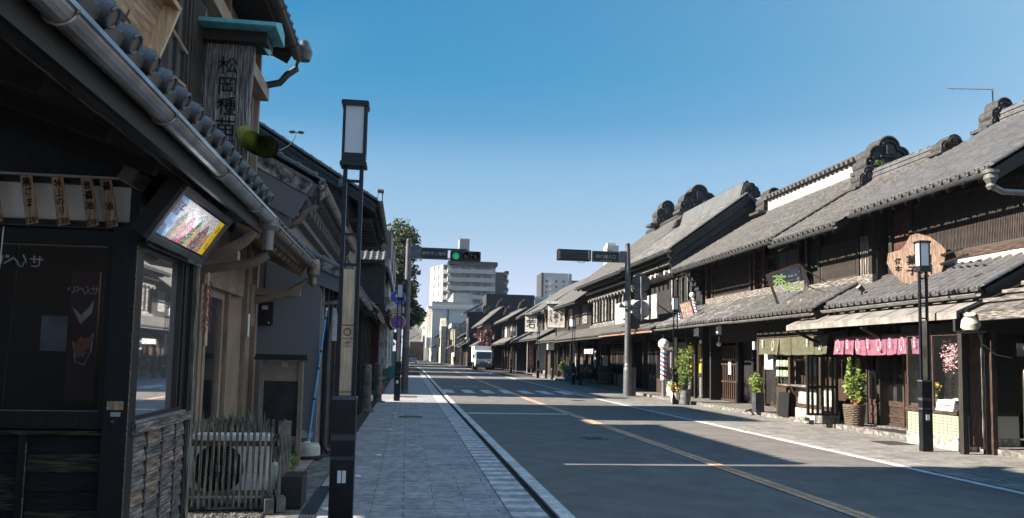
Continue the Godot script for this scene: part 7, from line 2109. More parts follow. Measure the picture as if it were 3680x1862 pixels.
	part(fp, "pot", G.new().lathe([Vector2(0, 0), Vector2(0.2, 0), Vector2(0.26, 0.3), Vector2(0, 0.28)], Vector3.ZERO, 14), M.red_fruit, true)
	part(fp, "leaves", foliage(Vector3(0, 0.45, 0), Vector3(0.38, 0.26, 0.38), 260, 0.06, 95), M.leaf, true)
	part(fp, "flowers", foliage(Vector3(0, 0.55, 0.08), Vector3(0.38, 0.22, 0.32), 160, 0.05, 96), M.banner_white, true)
	for i in 2:
		solo("refuse_bin", G.new().cbox(-0.45, 0, -0.4, 0.45, 0.9, 0.4, 0.06), M.bin_green, "%s green plastic bin stacked beside the far left lamp post" % ["lower", "upper"][i], "bin", "green bins", Vector3(-0.95, gy(52) + 0.05 + i * 0.92, -52.0))
	var cn := thing("traffic_cone", "red traffic cone behind the left traffic signal pole", "traffic cone", Vector3(-0.12, gy(62), -62.0))
	part(cn, "cone", G.new().lathe([Vector2(0.17, 0.03), Vector2(0.03, 0.72), Vector2(0, 0.73)], Vector3.ZERO, 14), M.cone_red, true)
	part(cn, "foot", G.new().cbox(-0.2, 0, -0.2, 0.2, 0.035, 0.2, 0.01), M.cone_red, true)

func far_end() -> void:
	bank()
	apartment_tower()
	grey_tower()
	tree("street_tree", "tall dark green street tree rising behind the left traffic pole", Vector3(-1.9, gy(76), -76.0), 15.5, [[Vector3(0.9, 12.2, 0.5), Vector3(2.3, 3.0, 2.4)], [Vector3(1.2, 8.2, 0.3), Vector3(2.5, 2.8, 2.6)], [Vector3(-0.6, 10.0, -0.8), Vector3(2.2, 3.8, 2.4)], [Vector3(1.7, 5.6, 0.6), Vector3(1.9, 1.6, 1.8)]], 1900, 0.24, 7)
	tree("far_tree", "light green tree showing over the roofs at the far end of the street", Vector3(1.5, gy(230), -232.0), 15.0, [[Vector3(0.6, 12.6, 0), Vector3(3.4, 3.6, 3)], [Vector3(4.4, 11.4, 0), Vector3(3, 3, 3)]], 900, 0.5, 17)
	# pale temple-like roofs that close the view
	var w := thing("pale_gable_house", "pale roofed house with white bargeboards closing the far end of the street", "building", Vector3(-1.0, gy(200), -205.0))
	part(w, "wall", G.new().box(0, 0, 0, 4.4, 6.0, 4), M.white_plaster, true)
	part(w, "roof", G.new().prism(PackedVector2Array([Vector2(-0.8, 6.0), Vector2(5.2, 6.0), Vector2(3.2, 9.4), Vector2(2.4, 9.4)]), Transform3D(), 4.5), M.tower_grey, true)
	for s in [-1, 1]:
		part(w, "bargeboard", G.new().obox(Vector3(2.4 + 1.5 * s, 7.4, 4.6), Vector3(0.4, 4.6, 0.3), Basis(Vector3(0, 0, 1), 0.75 * s)), M.white_plaster, true)
	part(w, "front_opening", G.new().box(0.4, 0, 4.0, 4.0, 3.4, 4.1), M.dark_wood_v, true)
	part(w, "red_banner", G.new().box(2.8, 1.8, 4.3, 3.8, 3.2, 4.35), M.banner_pink, true)
	var w2 := thing("low_tile_house", "low grey-tiled house beside the pale gable at the end of the street", "building", Vector3(0.6, gy(190), -192.0))
	part(w2, "wall", G.new().box(0, 0, 0, 3.0, 4.6, 5), M.dark_wood_v, true)
	part(w2, "roof", G.new().obox(Vector3(0.6, 5.6, 2.6), Vector3(4.2, 0.25, 6.4), Basis(Vector3(0, 0, 1), 0.5)), M.kawara_light, true)
	part(w2, "lower_roof", G.new().obox(Vector3(-0.7, 3.4, 2.6), Vector3(1.6, 0.2, 6.4), Basis(Vector3(0, 0, 1), 0.4)), M.kawara_light, true)
	var w3 := thing("corner_stone_building", "narrow stone corner building with a cornice left of the bank", "building", Vector3(3.9, gy(195), -205.0))
	part(w3, "wall", G.new().box(0, 0, 0, 3.4, 9.4, 18), M.bank_stone, true)
	part(w3, "cornice", G.new().box(-0.5, 8.2, -0.2, 3.6, 9.0, 18.4), M.bank_trim, true)
	part(w3, "turret", G.new().box(0.4, 9.4, 14, 1.6, 11.6, 17), M.bank_stone, true)
	for i in 4:
		part(w3, "pilaster", G.new().box(-0.25, 0, 1.0 + i * 4.4, 0.0, 8.2, 2.4 + i * 4.4), M.bank_trim, true)

func bank() -> void:
	var b := thing("stone_bank", "grey stone bank with pilastered front, cornice and flat parapet below the apartment tower", "bank", Vector3(5.3, gy(180), -172.0))
	part(b, "wall", G.new().box(0, 0, -40, 9.6, 11.9, 0), M.bank_stone, true)
	part(b, "parapet", G.new().box(-0.1, 12.5, -40, 9.3, 13.6, -0.1), M.tower_grey, true)
	part(b, "cornice", G.new().box(-1.0, 11.9, -40.5, 9.9, 12.5, 0.5), M.bank_trim, true)
	part(b, "front_bay", G.new().box(-0.7, 3.6, -38, 0.0, 11.4, -1.5), M.bank_trim, true)
	for i in 7:
		part(b, "pilaster", G.new().box(-1.1, 3.8, -2.0 - i * 5.6, -0.7, 11.0, -4.0 - i * 5.6), M.bank_trim, true)
	part(b, "corner_console", G.new().box(-1.2, 3.0, -5.0, 0.6, 5.4, -0.2), M.bank_trim, true)
	part(b, "downpipe", G.new().cyl(Vector3(3.6, 3.0, 0.15), Vector3(3.6, 11.8, 0.15), 0.12), M.tower_dark, true)
	for i in 12:
		part(b, "stone_course", G.new().box(0.02, 0.9 + i * 0.92, 0, 9.58, 1.75 + i * 0.92, 0.03), M.bank_stone, true)
	for i in 4:
		part(b, "roundel", G.new().cyl(Vector3(1.9 + i * 0.95, 10.1, 0.03), Vector3(1.9 + i * 0.95, 10.1, 0.12), 0.22), M.bank_trim, true)
	part(b, "rear_block", G.new().box(5.0, 11.9, -30, 9.6, 16.2, -6), M.tower_grey, true)
	var nv := thing("navy_block", "plain dark blue-grey block with a lift housing above the storehouse roofs", "building", Vector3(12.2, gy(140), -142.0))
	part(nv, "wall", G.new().box(0.6, 0, 0, 8, 9.4, 14), M.navy_wall, true)
	part(nv, "lift_housing", G.new().box(2.2, 9.4, 4, 6.5, 11.0, 10), M.navy_wall, true)
	part(nv, "white_edge", G.new().box(2.0, 9.4, 4.0, 2.18, 11.1, 10), M.tower_grey, true)

func apartment_tower() -> void:
	var z := -250.0
	var a := thing("apartment_tower", "tall pale apartment tower with stacked balconies and a dark end wing", "apartment tower", Vector3(18, gy(250), z))
	var fl := 3.05
	var sx := 250.0 / 1900.0
	var X := func(px: float) -> float: return (px - 1024.0) * sx - 18.0
	# left wing, balcony block, dark wing, roof house
	var plan := PackedVector2Array([Vector2(X.call(1077), 9), Vector2(X.call(1106), -1.0), Vector2(X.call(1124), -1.4), Vector2(X.call(1124), 14), Vector2(X.call(1085), 14)])
	var up := Transform3D(Basis(Vector3.RIGHT, Vector3(0, 0, -1), Vector3.UP), Vector3.ZERO)
	part(a, "wall", G.new().prism(plan, up, 30.4), M.tower_wall, true)
	part(a, "wall_eave", G.new().prism(plan, up * Transform3D(Basis(), Vector3(0, 0, 30.4)), 0.9), M.tower_grey, true)
	part(a, "block", G.new().box(X.call(1122), 0, -14, X.call(1240), 31.2, 0), M.tower_grey, true)
	part(a, "block_eave", G.new().box(X.call(1118), 31.2, -14, X.call(1243), 32.5, 2.4), M.tower_dark, true)
	part(a, "dark_wing", G.new().box(X.call(1240), 0, -13, X.call(1270), 29.6, -1), M.tower_dark, true)
	part(a, "dark_wing_edge", G.new().box(X.call(1268), 0, -14, X.call(1272), 30.0, -0.6), M.tower_grey, true)
	part(a, "roof_house", G.new().box(X.call(1131), 32.5, -10, X.call(1201), 36.4, -3), M.tower_dark, true)
	part(a, "water_tank_base", G.new().box(X.call(1147), 36.4, -9, X.call(1175), 37.2, -4), M.tower_grey, true)
	part(a, "water_tank", G.new().box(X.call(1148), 37.2, -9, X.call(1174), 41.0, -4), M.tower_grey, true)
	for i in 7:
		part(a, "tank_rib", G.new().box(X.call(1149 + i * 4), 37.3, -4, X.call(1150.2 + i * 4), 40.9, -3.8), M.tower_wall, true)
	part(a, "antenna", G.new().cyl(Vector3(X.call(1144), 32, -6), Vector3(X.call(1144), 49, -6), 0.07, 5), M.tower_grey, true)
	for i in 11:
		var y := 0.25 + i * 2.85
		if y < 13.0:
			continue
		# windows in the lit left wing's two faces
		part(a, "window", G.new().box(X.call(1108), y + 0.8, 1.2, X.call(1116), y + 2.2, 1.5), M.dark_window, true)
		for k in 2:
			part(a, "side_window", G.new().obox(Vector3(X.call(1086.5 + k * 10), y + 1.6, -5.6 + k * 3.45), Vector3(0.9, 1.6, 0.25), Basis(Vector3.UP, -1.2)), M.grey_plaster, true)
		# balconies
		var slab := part(a, "balcony", G.new().box(X.call(1126), y - 0.2, 0, X.call(1238), y + 0.05, 2.2), M.tower_wall, true)
		part(slab, "parapet_rail", G.new().box(X.call(1126), y + 1.1, 2.08, X.call(1238), y + 1.18, 2.2), M.tower_wall, true)
		part(slab, "panel", G.new().box(X.call(1126.5), y + 0.1, 2.12, X.call(1237.5), y + 1.08, 2.15), [M.ink_grey, M.ink_grey, M.tower_dark][0] if i != 8 else M.tower_wall, true)
		for k in 22:
			part(slab, "baluster", G.new().box(X.call(1127 + k * 5.1), y + 0.05, 2.16, X.call(1127.6 + k * 5.1), y + 1.1, 2.22), M.tower_wall, true)
		for k in 4:
			part(slab, "divider", G.new().box(X.call(1150 + k * 26), y, 0.0, X.call(1151 + k * 26), y + fl - 0.2, 1.6), M.tower_wall, true)
			part(slab, "balcony_window", G.new().box(X.call(1155 + k * 22), y + 0.1, 0.02, X.call(1163 + k * 22), y + 2.2, 0.1), M.blue_window if k % 2 else M.dark_window, true)
		var sb := part(a, "side_balcony", G.new().box(X.call(1117), y - 0.2, 0.2, X.call(1128), y + 0.05, 4.6), M.tower_wall, true)
		part(sb, "panel", G.new().box(X.call(1117), y + 0.1, 0.2, X.call(1117) + 0.08, y + 1.15, 4.6), M.tower_wall, true)
		part(sb, "front_panel", G.new().box(X.call(1117), y + 0.1, 4.5, X.call(1128), y + 1.15, 4.6), M.tower_wall, true)
		if i % 1 == 0:
			var st := part(a, "stair_landing", G.new().box(X.call(1262), y - 0.1, -1, X.call(1273), y + 0.1, 1.0), M.tower_grey, true)
			part(st, "rail", G.new().box(X.call(1262), y + 0.1, 0.9, X.call(1273), y + 1.1, 1.0), M.tower_dark, true)

func grey_tower() -> void:
	var d := 330.0
	var sx := d / 1900.0
	var a := thing("grey_apartment_block", "grey apartment block with a row of small balconies beyond the right-hand roofs", "apartment block", Vector3(65, gy(260), -d))
	var X := func(px: float) -> float: return (px - 1024.0) * sx - 65.0
	part(a, "wall", G.new().box(X.call(1364), 0, -12, X.call(1438), 39.2, 0), M.tower_wall, true)
	part(a, "dark_edge", G.new().box(X.call(1358.5), 0, -12, X.call(1364), 39.2, 0.3), M.tower_dark, true)
	part(a, "dark_strip", G.new().box(X.call(1430), 0, 0.0, X.call(1437), 39.0, 0.3), M.tower_grey, true)
	part(a, "right_wing", G.new().box(X.call(1438), 0, -12, X.call(1462), 36.5, -3), M.tower_dark, true)
	for i in 6:
		var y := 36.0 - i * 2.5
		for px in [1370.0, 1395.0, 1414.0]:
			part(a, "window", G.new().box(X.call(px), y - 1.0, 0, X.call(px + 5.5), y, 0.15), M.dark_window, true)
		var b := part(a, "balcony", G.new().box(X.call(1381), y - 2.0, 0, X.call(1391), y - 1.75, 1.6), M.tower_wall, true)
		part(b, "rail", G.new().box(X.call(1381), y - 0.85, 1.5, X.call(1391), y - 0.75, 1.6), M.tower_wall, true)
		for k in 5:
			part(b, "baluster", G.new().box(X.call(1381.3 + k * 2.1), y - 1.8, 1.5, X.call(1382 + k * 2.1), y - 0.8, 1.6), M.tower_wall, true)
	var c := thing("white_roof_block", "white flat-topped block just showing beside the right traffic sign", "building", Vector3(53.4, gy(200), -200.0))
	part(c, "wall", G.new().box(0, 0, -4, 3.2, 32.5, 0), M.tower_wall, true)
	part(c, "roof_house", G.new().box(0.3, 32.5, -3, 2.6, 33.3, -1), M.tower_wall, true)
	for i in 6:
		part(c, "rib", G.new().box(-1.0 + i * 0.45, 20, 0.05, -0.8 + i * 0.45, 31.5, 0.2), M.tower_grey, true)
	var lw := thing("low_rooftop", "small flat pale rooftop beyond the old tiled roofs", "building", Vector3(36, gy(200), -200.0))
	part(lw, "wall", G.new().box(-2.5, 0, -10, 6, 17.0, 0), M.tower_grey, true)
	part(lw, "parapet", G.new().box(-2.7, 17.0, -10, 6.2, 17.7, 0.2), M.tower_wall, true)

func tree(called: String, label: String, at: Vector3, h: float, blobs: Array, n: int, leaf: float, sd: int) -> void:
	var t := thing(called, label, "tree", at)
	var rg := RandomNumberGenerator.new()
	rg.seed = sd
	part(t, "trunk", G.new().tube([Vector3(0, 0, 0), Vector3(0.1, h * 0.25, 0), Vector3(-0.05, h * 0.5, 0.1), Vector3(0.2, h * 0.8, 0)], [h * 0.022, h * 0.017, h * 0.012, h * 0.004], 8), M.bark, true)
	var limbs := G.new()
	for b in blobs:
		for i in 4:
			var c: Vector3 = b[0] + b[1] * Vector3(rg.randf_range(-0.6, 0.6), rg.randf_range(-0.5, 0.6), rg.randf_range(-0.6, 0.6))
			var s := Vector3(0.05, maxf(1.5, c.y * 0.62), 0)
			limbs.tube([s, s.lerp(c, 0.55) + Vector3(0, 0.25, 0), c], [h * 0.007, h * 0.005, h * 0.0015], 5)
	part(t, "limbs", limbs, M.bark, true)
	for b in blobs:
		part(t, "crown", foliage(b[0], b[1], n, leaf, sd + int(b[0].y * 10), 26), M.leaf_dark if sd == 7 else M.leaf_light, true)
		part(t, "crown", foliage(b[0] + Vector3(0, 0.2, 0), b[1] * 0.96, n / 2, leaf, sd + 90 + int(b[0].y * 10), 20), M.leaf_dark if sd == 7 else M.leaf, true)

# ---------------------------------------------------------------- street furniture, vehicles, people
func street_things() -> void:
	lamps()
	left_signal()
	right_signal()
	truck()
	car()
	person("person", "person in dark clothes with a red bag walking on the far right pavement", Vector3(7.5, gy(122), -122.0), 1.55, M.coat_dark, M.crimson)
	person("person", "person in a grey coat standing outside a far shop on the right", Vector3(5.0, gy(158), -158.0), 1.65, M.coat_grey, null)
	var an := thing("roof_antenna", "thin horizontal television antenna on the nearest right-hand roof ridge", "antenna", Vector3(15.3, 8.9, -18.3))
	part(an, "boom", G.new().cyl(Vector3(-0.95, 0.3, 0), Vector3(0.45, 0.38, 0), 0.010, 6), M.steel_grey, true)
	for i in 6:
		part(an, "element", G.new().cyl(Vector3(-0.9 + i * 0.26, 0.42 + i * 0.015, -0.12), Vector3(-0.9 + i * 0.26, 0.19 + i * 0.015, 0.12), 0.006, 5), M.steel_grey, true)
	part(an, "mast", G.new().cyl(Vector3(0.42, -0.8, 0), Vector3(0.42, 0.4, 0), 0.02, 6), M.steel_grey, true)

func lamps() -> void:
	var g := "slender lantern posts along the pavements"
	var l := thing("street_lamp", "nearest lantern post on the left with a pale wooden printed panel and dark base box", "street lamp", Vector3(-0.505, 0, -6.5), g)
	part(l, "base_box", G.new().cbox(-0.098, 0, -0.055, 0.098, 1.24, 0.055, 0.006), M.steel_navy, true)
	part(l, "base_cap", G.new().cbox(-0.102, 1.235, -0.059, 0.102, 1.262, 0.059, 0.006), M.steel_grey, true)
	for k in [[0.9, 0.05], [0.74, 0.03]]:
		part(l, "base_band", G.new().box(-0.0995, k[0], -0.0565, 0.0995, k[0] + k[1], 0.0565), M.steel_dark, true)
	for s in [-1, 1]:
		part(l, "post", G.new().cbox(0.068 * s - 0.017, 1.25, -0.022, 0.068 * s + 0.017, 3.24, 0.022, 0.004), M.steel_navy, true)
	for y in [3.08, 2.62, 2.36]:
		part(l, "crossbar", G.new().box(-0.052, y, -0.012, 0.052, y + 0.022, 0.012), M.steel_navy, true)
	var pn := part(l, "wood_panel", G.new().box(-0.05, 1.27, -0.014, 0.05, 2.33, 0.014), M.lamp_wood, true)
	var em := G.new()
	for i in 24:
		var a := TAU * i / 24
		em.obox(Vector3(cos(a) * 0.03, 1.80 + sin(a) * 0.03, 0.016), Vector3(0.009, 0.006, 0.002), Basis(Vector3(0, 0, 1), a + 0.4))
		if i % 2:
			em.obox(Vector3(cos(a) * 0.023, 1.80 + sin(a) * 0.023, 0.016), Vector3(0.006, 0.005, 0.002), Basis(Vector3(0, 0, 1), a))
	part(pn, "emblem", em, M.ink_brown, true)
	var rg := G.new()
	for k in [[-0.02, 1.715], [0.0, 1.715], [0.02, 1.715], [-0.01, 1.705], [0.01, 1.705]]:
		var c := []
		for i in 13:
			c.append(Vector3(k[0] + cos(TAU * i / 12) * 0.0095, k[1] + sin(TAU * i / 12) * 0.0095, 0.0155))
		rg.tube(c, 0.0013, 3)
	part(pn, "ring_marks", rg, M.ink_brown, true)
	part(pn, "rule", G.new().box(-0.048, 1.852, 0.014, 0.048, 1.862, 0.0155).box(-0.048, 1.30, 0.014, 0.048, 1.306, 0.0155).box(-0.048, 1.29, 0.014, 0.048, 1.294, 0.0155), M.ink_brown, true)
	var tm := piece(pn, "lettering", type("TOKYO 2020", 0.012, "Droid Sans"), M.ink_brown, Transform3D(Basis.IDENTITY, Vector3(0, 1.745, 0.0155)))
	piece(pn, "lettering", type("HOST TOWN", 0.008, "Droid Sans"), M.ink_brown, Transform3D(Basis.IDENTITY, Vector3(0, 1.68, 0.0155)))
	part(l, "outlet_plate", G.new().box(-0.045, 0.52, 0.054, 0.045, 0.70, 0.060), M.steel_black, true)
	part(l, "outlet_plate", G.new().box(-0.1, 0.52, -0.03, -0.096, 0.68, 0.03), M.steel_black, true)
	for s in [-1, 1]:
		part(l, "outlet_cover", G.new().box(0.019 * s - 0.015, 0.555, 0.060, 0.019 * s + 0.015, 0.655, 0.064), M.enamel_white, true)
	# lantern head: four framed frosted panes
	part(l, "lantern_floor", G.new().cbox(-0.112, 3.21, -0.085, 0.112, 3.245, 0.085, 0.006), M.steel_black, true)
	part(l, "lantern_skirt", G.new().box(-0.1, 3.245, -0.073, 0.1, 3.32, 0.073), M.steel_black, true)
	for a in [[-1, -1], [-1, 1], [1, -1], [1, 1]]:
		part(l, "lantern_post", G.new().box(a[0] * 0.1, 3.32, a[1] * 0.073, a[0] * 0.076, 3.73, a[1] * 0.052), M.steel_black, true)
	part(l, "lantern_roof", G.new().cbox(-0.115, 3.73, -0.088, 0.115, 3.775, 0.088, 0.01), M.steel_black, true)
	part(l, "lamp_pane", G.new().box(-0.077, 3.32, 0.058, 0.077, 3.73, 0.066), M.frosted, true)
	part(l, "lamp_pane", G.new().box(-0.077, 3.32, -0.066, 0.077, 3.73, -0.058), M.frosted, true)
	part(l, "lamp_pane", G.new().box(-0.093, 3.32, -0.052, -0.085, 3.73, 0.052), M.frosted, true)
	part(l, "lamp_pane", G.new().box(0.085, 3.32, -0.052, 0.093, 3.73, 0.052), M.frosted, true)
	var w := [["second left lantern post, in front of the round blue traffic sign", -0.33, 28.0, 1.14], ["nearest right-hand lantern post, beside the green-tiled show window", 9.93, 13.45, 1.08], ["right-hand lantern post beside the barber's roof sign", 10.25, 28.1, 1.1], ["right-hand lantern post by the clay vat and ribbed bollard", 10.4, 46.9, 1.1], ["right-hand lantern post before the long white banner", 10.35, 59.6, 1.1], ["right-hand lantern post by the faded pink banner", 10.3, 75.0, 1.1], ["right-hand lantern post just beside the truck", 10.2, 90.5, 1.1], ["small right-hand lantern post beyond the truck", 8.7, 108.0, 1.1], ["tiny right-hand lantern post before the cream fronts", 7.7, 124.0, 1.1]]
	for k in w:
		var c := dup(l, Vector3(k[1], gy(k[2]), -k[2]), k[0])
		c.scale = Vector3.ONE * k[3]

func signal_sign(o: Node3D, c: Vector3, w: float, h: float, text: String, size: float, mat: Material) -> void:
	part(o, "sign_box", G.new().cbox(c.x - w * 0.5, c.y - h * 0.5, -0.06, c.x + w * 0.5, c.y + h * 0.5, 0.06, 0.02), M.steel_black, true)
	var fr := G.new()
	for s in [-1, 1]:
		fr.box(c.x - w * 0.48, c.y + h * 0.44 * s - 0.008, 0.06, c.x + w * 0.48, c.y + h * 0.44 * s + 0.008, 0.065)
		fr.box(c.x + w * 0.48 * s - 0.008, c.y - h * 0.43, 0.06, c.x + w * 0.48 * s + 0.008, c.y + h * 0.43, 0.064)
	part(o, "sign_border", fr, M.grey_plastic, true)
	part(o, "lettering", write(text, size, Transform3D(Basis(), Vector3(c.x - (text.length() - 1) * size * 0.57, c.y, 0.068)), 1.14, false, 0.1), mat, true)

func left_signal() -> void:
	var o := thing("traffic_signal", "left traffic signal pole with a green light and a black lettered sign on its arm", "traffic light", Vector3(-0.08, gy(33.6), -33.6))
	part(o, "pole", G.new().tube([Vector3(0, 0, 0), Vector3(0, 3.2, 0), Vector3(0, 6.6, 0)], [0.155, 0.145, 0.135], 18), M.steel_grey, true)
	part(o, "poster_guard", G.new().tube([Vector3(0, 0.15, 0), Vector3(0, 2.0, 0)], [0.16, 0.155], 18), M.steel_dark, true)
	for i in 4:
		part(o, "cap_ring", G.new().lathe([Vector2(0, 6.58 + i * 0.06), Vector2(0.12, 6.58 + i * 0.06), Vector2(0.12, 6.615 + i * 0.06), Vector2(0.07, 6.64 + i * 0.06), Vector2(0, 6.64 + i * 0.06)], Vector3.ZERO, 16), M.steel_grey, true)
	part(o, "arm_bracket", G.new().cbox(0.0, 5.98, -0.1, 0.55, 6.5, 0.1, 0.02), M.steel_grey, true)
	part(o, "arm", G.new().box(0.5, 6.38, -0.05, 2.6, 6.46, 0.03), M.steel_dark, true)
	part(o, "arm", G.new().box(0.5, 5.96, -0.05, 2.6, 6.02, 0.03), M.steel_dark, true)
	signal_sign(o, Vector3(1.13, 6.2, 0), 1.2, 0.5, "押ボタン信号", 0.155, M.ink_grey)
	for k in [[0.3, 5.3], [0.2, 4.6], [-0.05, 4.9]]:
		part(o, "step_bolt", G.new().cyl(Vector3(0, k[1], 0.1), Vector3(0.02, k[1], 0.2), 0.02, 6), M.steel_grey, true)
	signal_head(o, Vector3(2.52, 6.12, 0.08), true)
	# round signs on their own clamp arms in front of the pole
	var s := thing("round_blue_sign", "round blue traffic sign with a white arrow behind the second lantern post", "traffic sign", Vector3(-0.48, gy(33) + 4.15, -33.2))
	part(s, "disc", G.new().cyl(Vector3(0, 0, -0.012), Vector3(0, 0, 0.0), 0.33, 30), M.traffic_blue, true)
	var ring := []
	for i in 31:
		ring.append(Vector3(cos(TAU * i / 30) * 0.325, sin(TAU * i / 30) * 0.325, 0.0))
	part(s, "rim", G.new().tube(ring, 0.01, 5), M.ink_white, true)
	part(s, "arrow", G.new().prism(PackedVector2Array([Vector2(-0.06, -0.2), Vector2(0.02, -0.2), Vector2(0.02, 0.05), Vector2(0.1, 0.05), Vector2(-0.02, 0.22), Vector2(-0.14, 0.05), Vector2(-0.06, 0.05)]), Transform3D(Basis(), Vector3(0, 0, 0.001)), 0.004), M.ink_white, true)
	part(s, "clamp", G.new().bar(Vector3(0, 0, -0.03), Vector3(0.4, 0, -0.35), 0.03, 0.04), M.steel_grey, true)
	var p := thing("sign_plate", "small white text plate between the two round traffic signs", "sign plate", Vector3(-0.45, gy(33) + 3.62, -33.2))
	part(p, "plate", G.new().box(-0.26, -0.14, -0.01, 0.26, 0.14, 0.0), M.paper, true)
	part(p, "lettering", write("自 日本人", 0.09, Transform3D(Basis(), Vector3(-0.17, 0.06, 0.004)), 1.15, false, 0.13), M.ink, true)
	part(p, "lettering", write("口入円上", 0.08, Transform3D(Basis(), Vector3(-0.15, -0.06, 0.004)), 1.2, false, 0.13), M.ink, true)
	part(p, "clamp", G.new().bar(Vector3(0, 0, -0.03), Vector3(0.36, 0, -0.35), 0.03, 0.04), M.steel_grey, true)
	var n := thing("no_parking_sign", "round no-parking sign, blue with red ring and slash, below the blue arrow sign", "traffic sign", Vector3(-0.46, gy(33) + 3.1, -33.2))
	part(n, "disc", G.new().cyl(Vector3(0, 0, -0.012), Vector3(0, 0, 0.0), 0.34, 30), M.traffic_red, true)
	part(n, "blue_field", G.new().cyl(Vector3(0, 0, 0.0), Vector3(0, 0, 0.003), 0.25, 28), M.traffic_blue, true)
	part(n, "slash", G.new().obox(Vector3(0, 0, 0.005), Vector3(0.5, 0.07, 0.004), Basis(Vector3(0, 0, 1), -0.785)), M.traffic_red, true)
	part(n, "rim", G.new().tube(ring, 0.012, 5), M.ink_white, true)
	part(n, "clamp", G.new().bar(Vector3(0, 0, -0.03), Vector3(0.4, 0, -0.35), 0.03, 0.04), M.steel_grey, true)

func signal_head(o: Node3D, c: Vector3, lit: bool) -> void:
	part(o, "signal_case", G.new().cbox(c.x - 0.68, c.y - 0.23, c.z - 0.1, c.x + 0.68, c.y + 0.23, c.z + 0.08, 0.04), M.steel_black, true)
	for i in 3:
		var x := c.x - 0.43 + i * 0.43
		part(o, "lens", G.new().lathe([Vector2(0.155, 0.0), Vector2(0.13, 0.03), Vector2(0.07, 0.05), Vector2(0, 0.055)], Vector3(x, c.y, c.z + 0.08), 22, Basis(Vector3.RIGHT, PI / 2)), [M.lens_green, M.lens_amber, M.lens_red][i], true)
		var v := G.new()
		for k in 14:
			var a0 := -0.35 + (PI + 0.7) * k / 14
			var a1 := -0.35 + (PI + 0.7) * (k + 1) / 14
			v.q(Vector3(x + cos(a0) * 0.18, c.y + sin(a0) * 0.18, c.z + 0.08), Vector3(x + cos(a1) * 0.18, c.y + sin(a1) * 0.18, c.z + 0.08), Vector3(x + cos(a1) * 0.175, c.y + sin(a1) * 0.175, c.z + 0.34 - 0.1 * absf(cos(a1))), Vector3(x + cos(a0) * 0.175, c.y + sin(a0) * 0.175, c.z + 0.34 - 0.1 * absf(cos(a0))))
			v.q(Vector3(x + cos(a0) * 0.172, c.y + sin(a0) * 0.172, c.z + 0.08), Vector3(x + cos(a0) * 0.168, c.y + sin(a0) * 0.168, c.z + 0.34 - 0.1 * absf(cos(a0))), Vector3(x + cos(a1) * 0.168, c.y + sin(a1) * 0.168, c.z + 0.34 - 0.1 * absf(cos(a1))), Vector3(x + cos(a1) * 0.172, c.y + sin(a1) * 0.172, c.z + 0.08))
		part(o, "visor", v, M.steel_black, true)

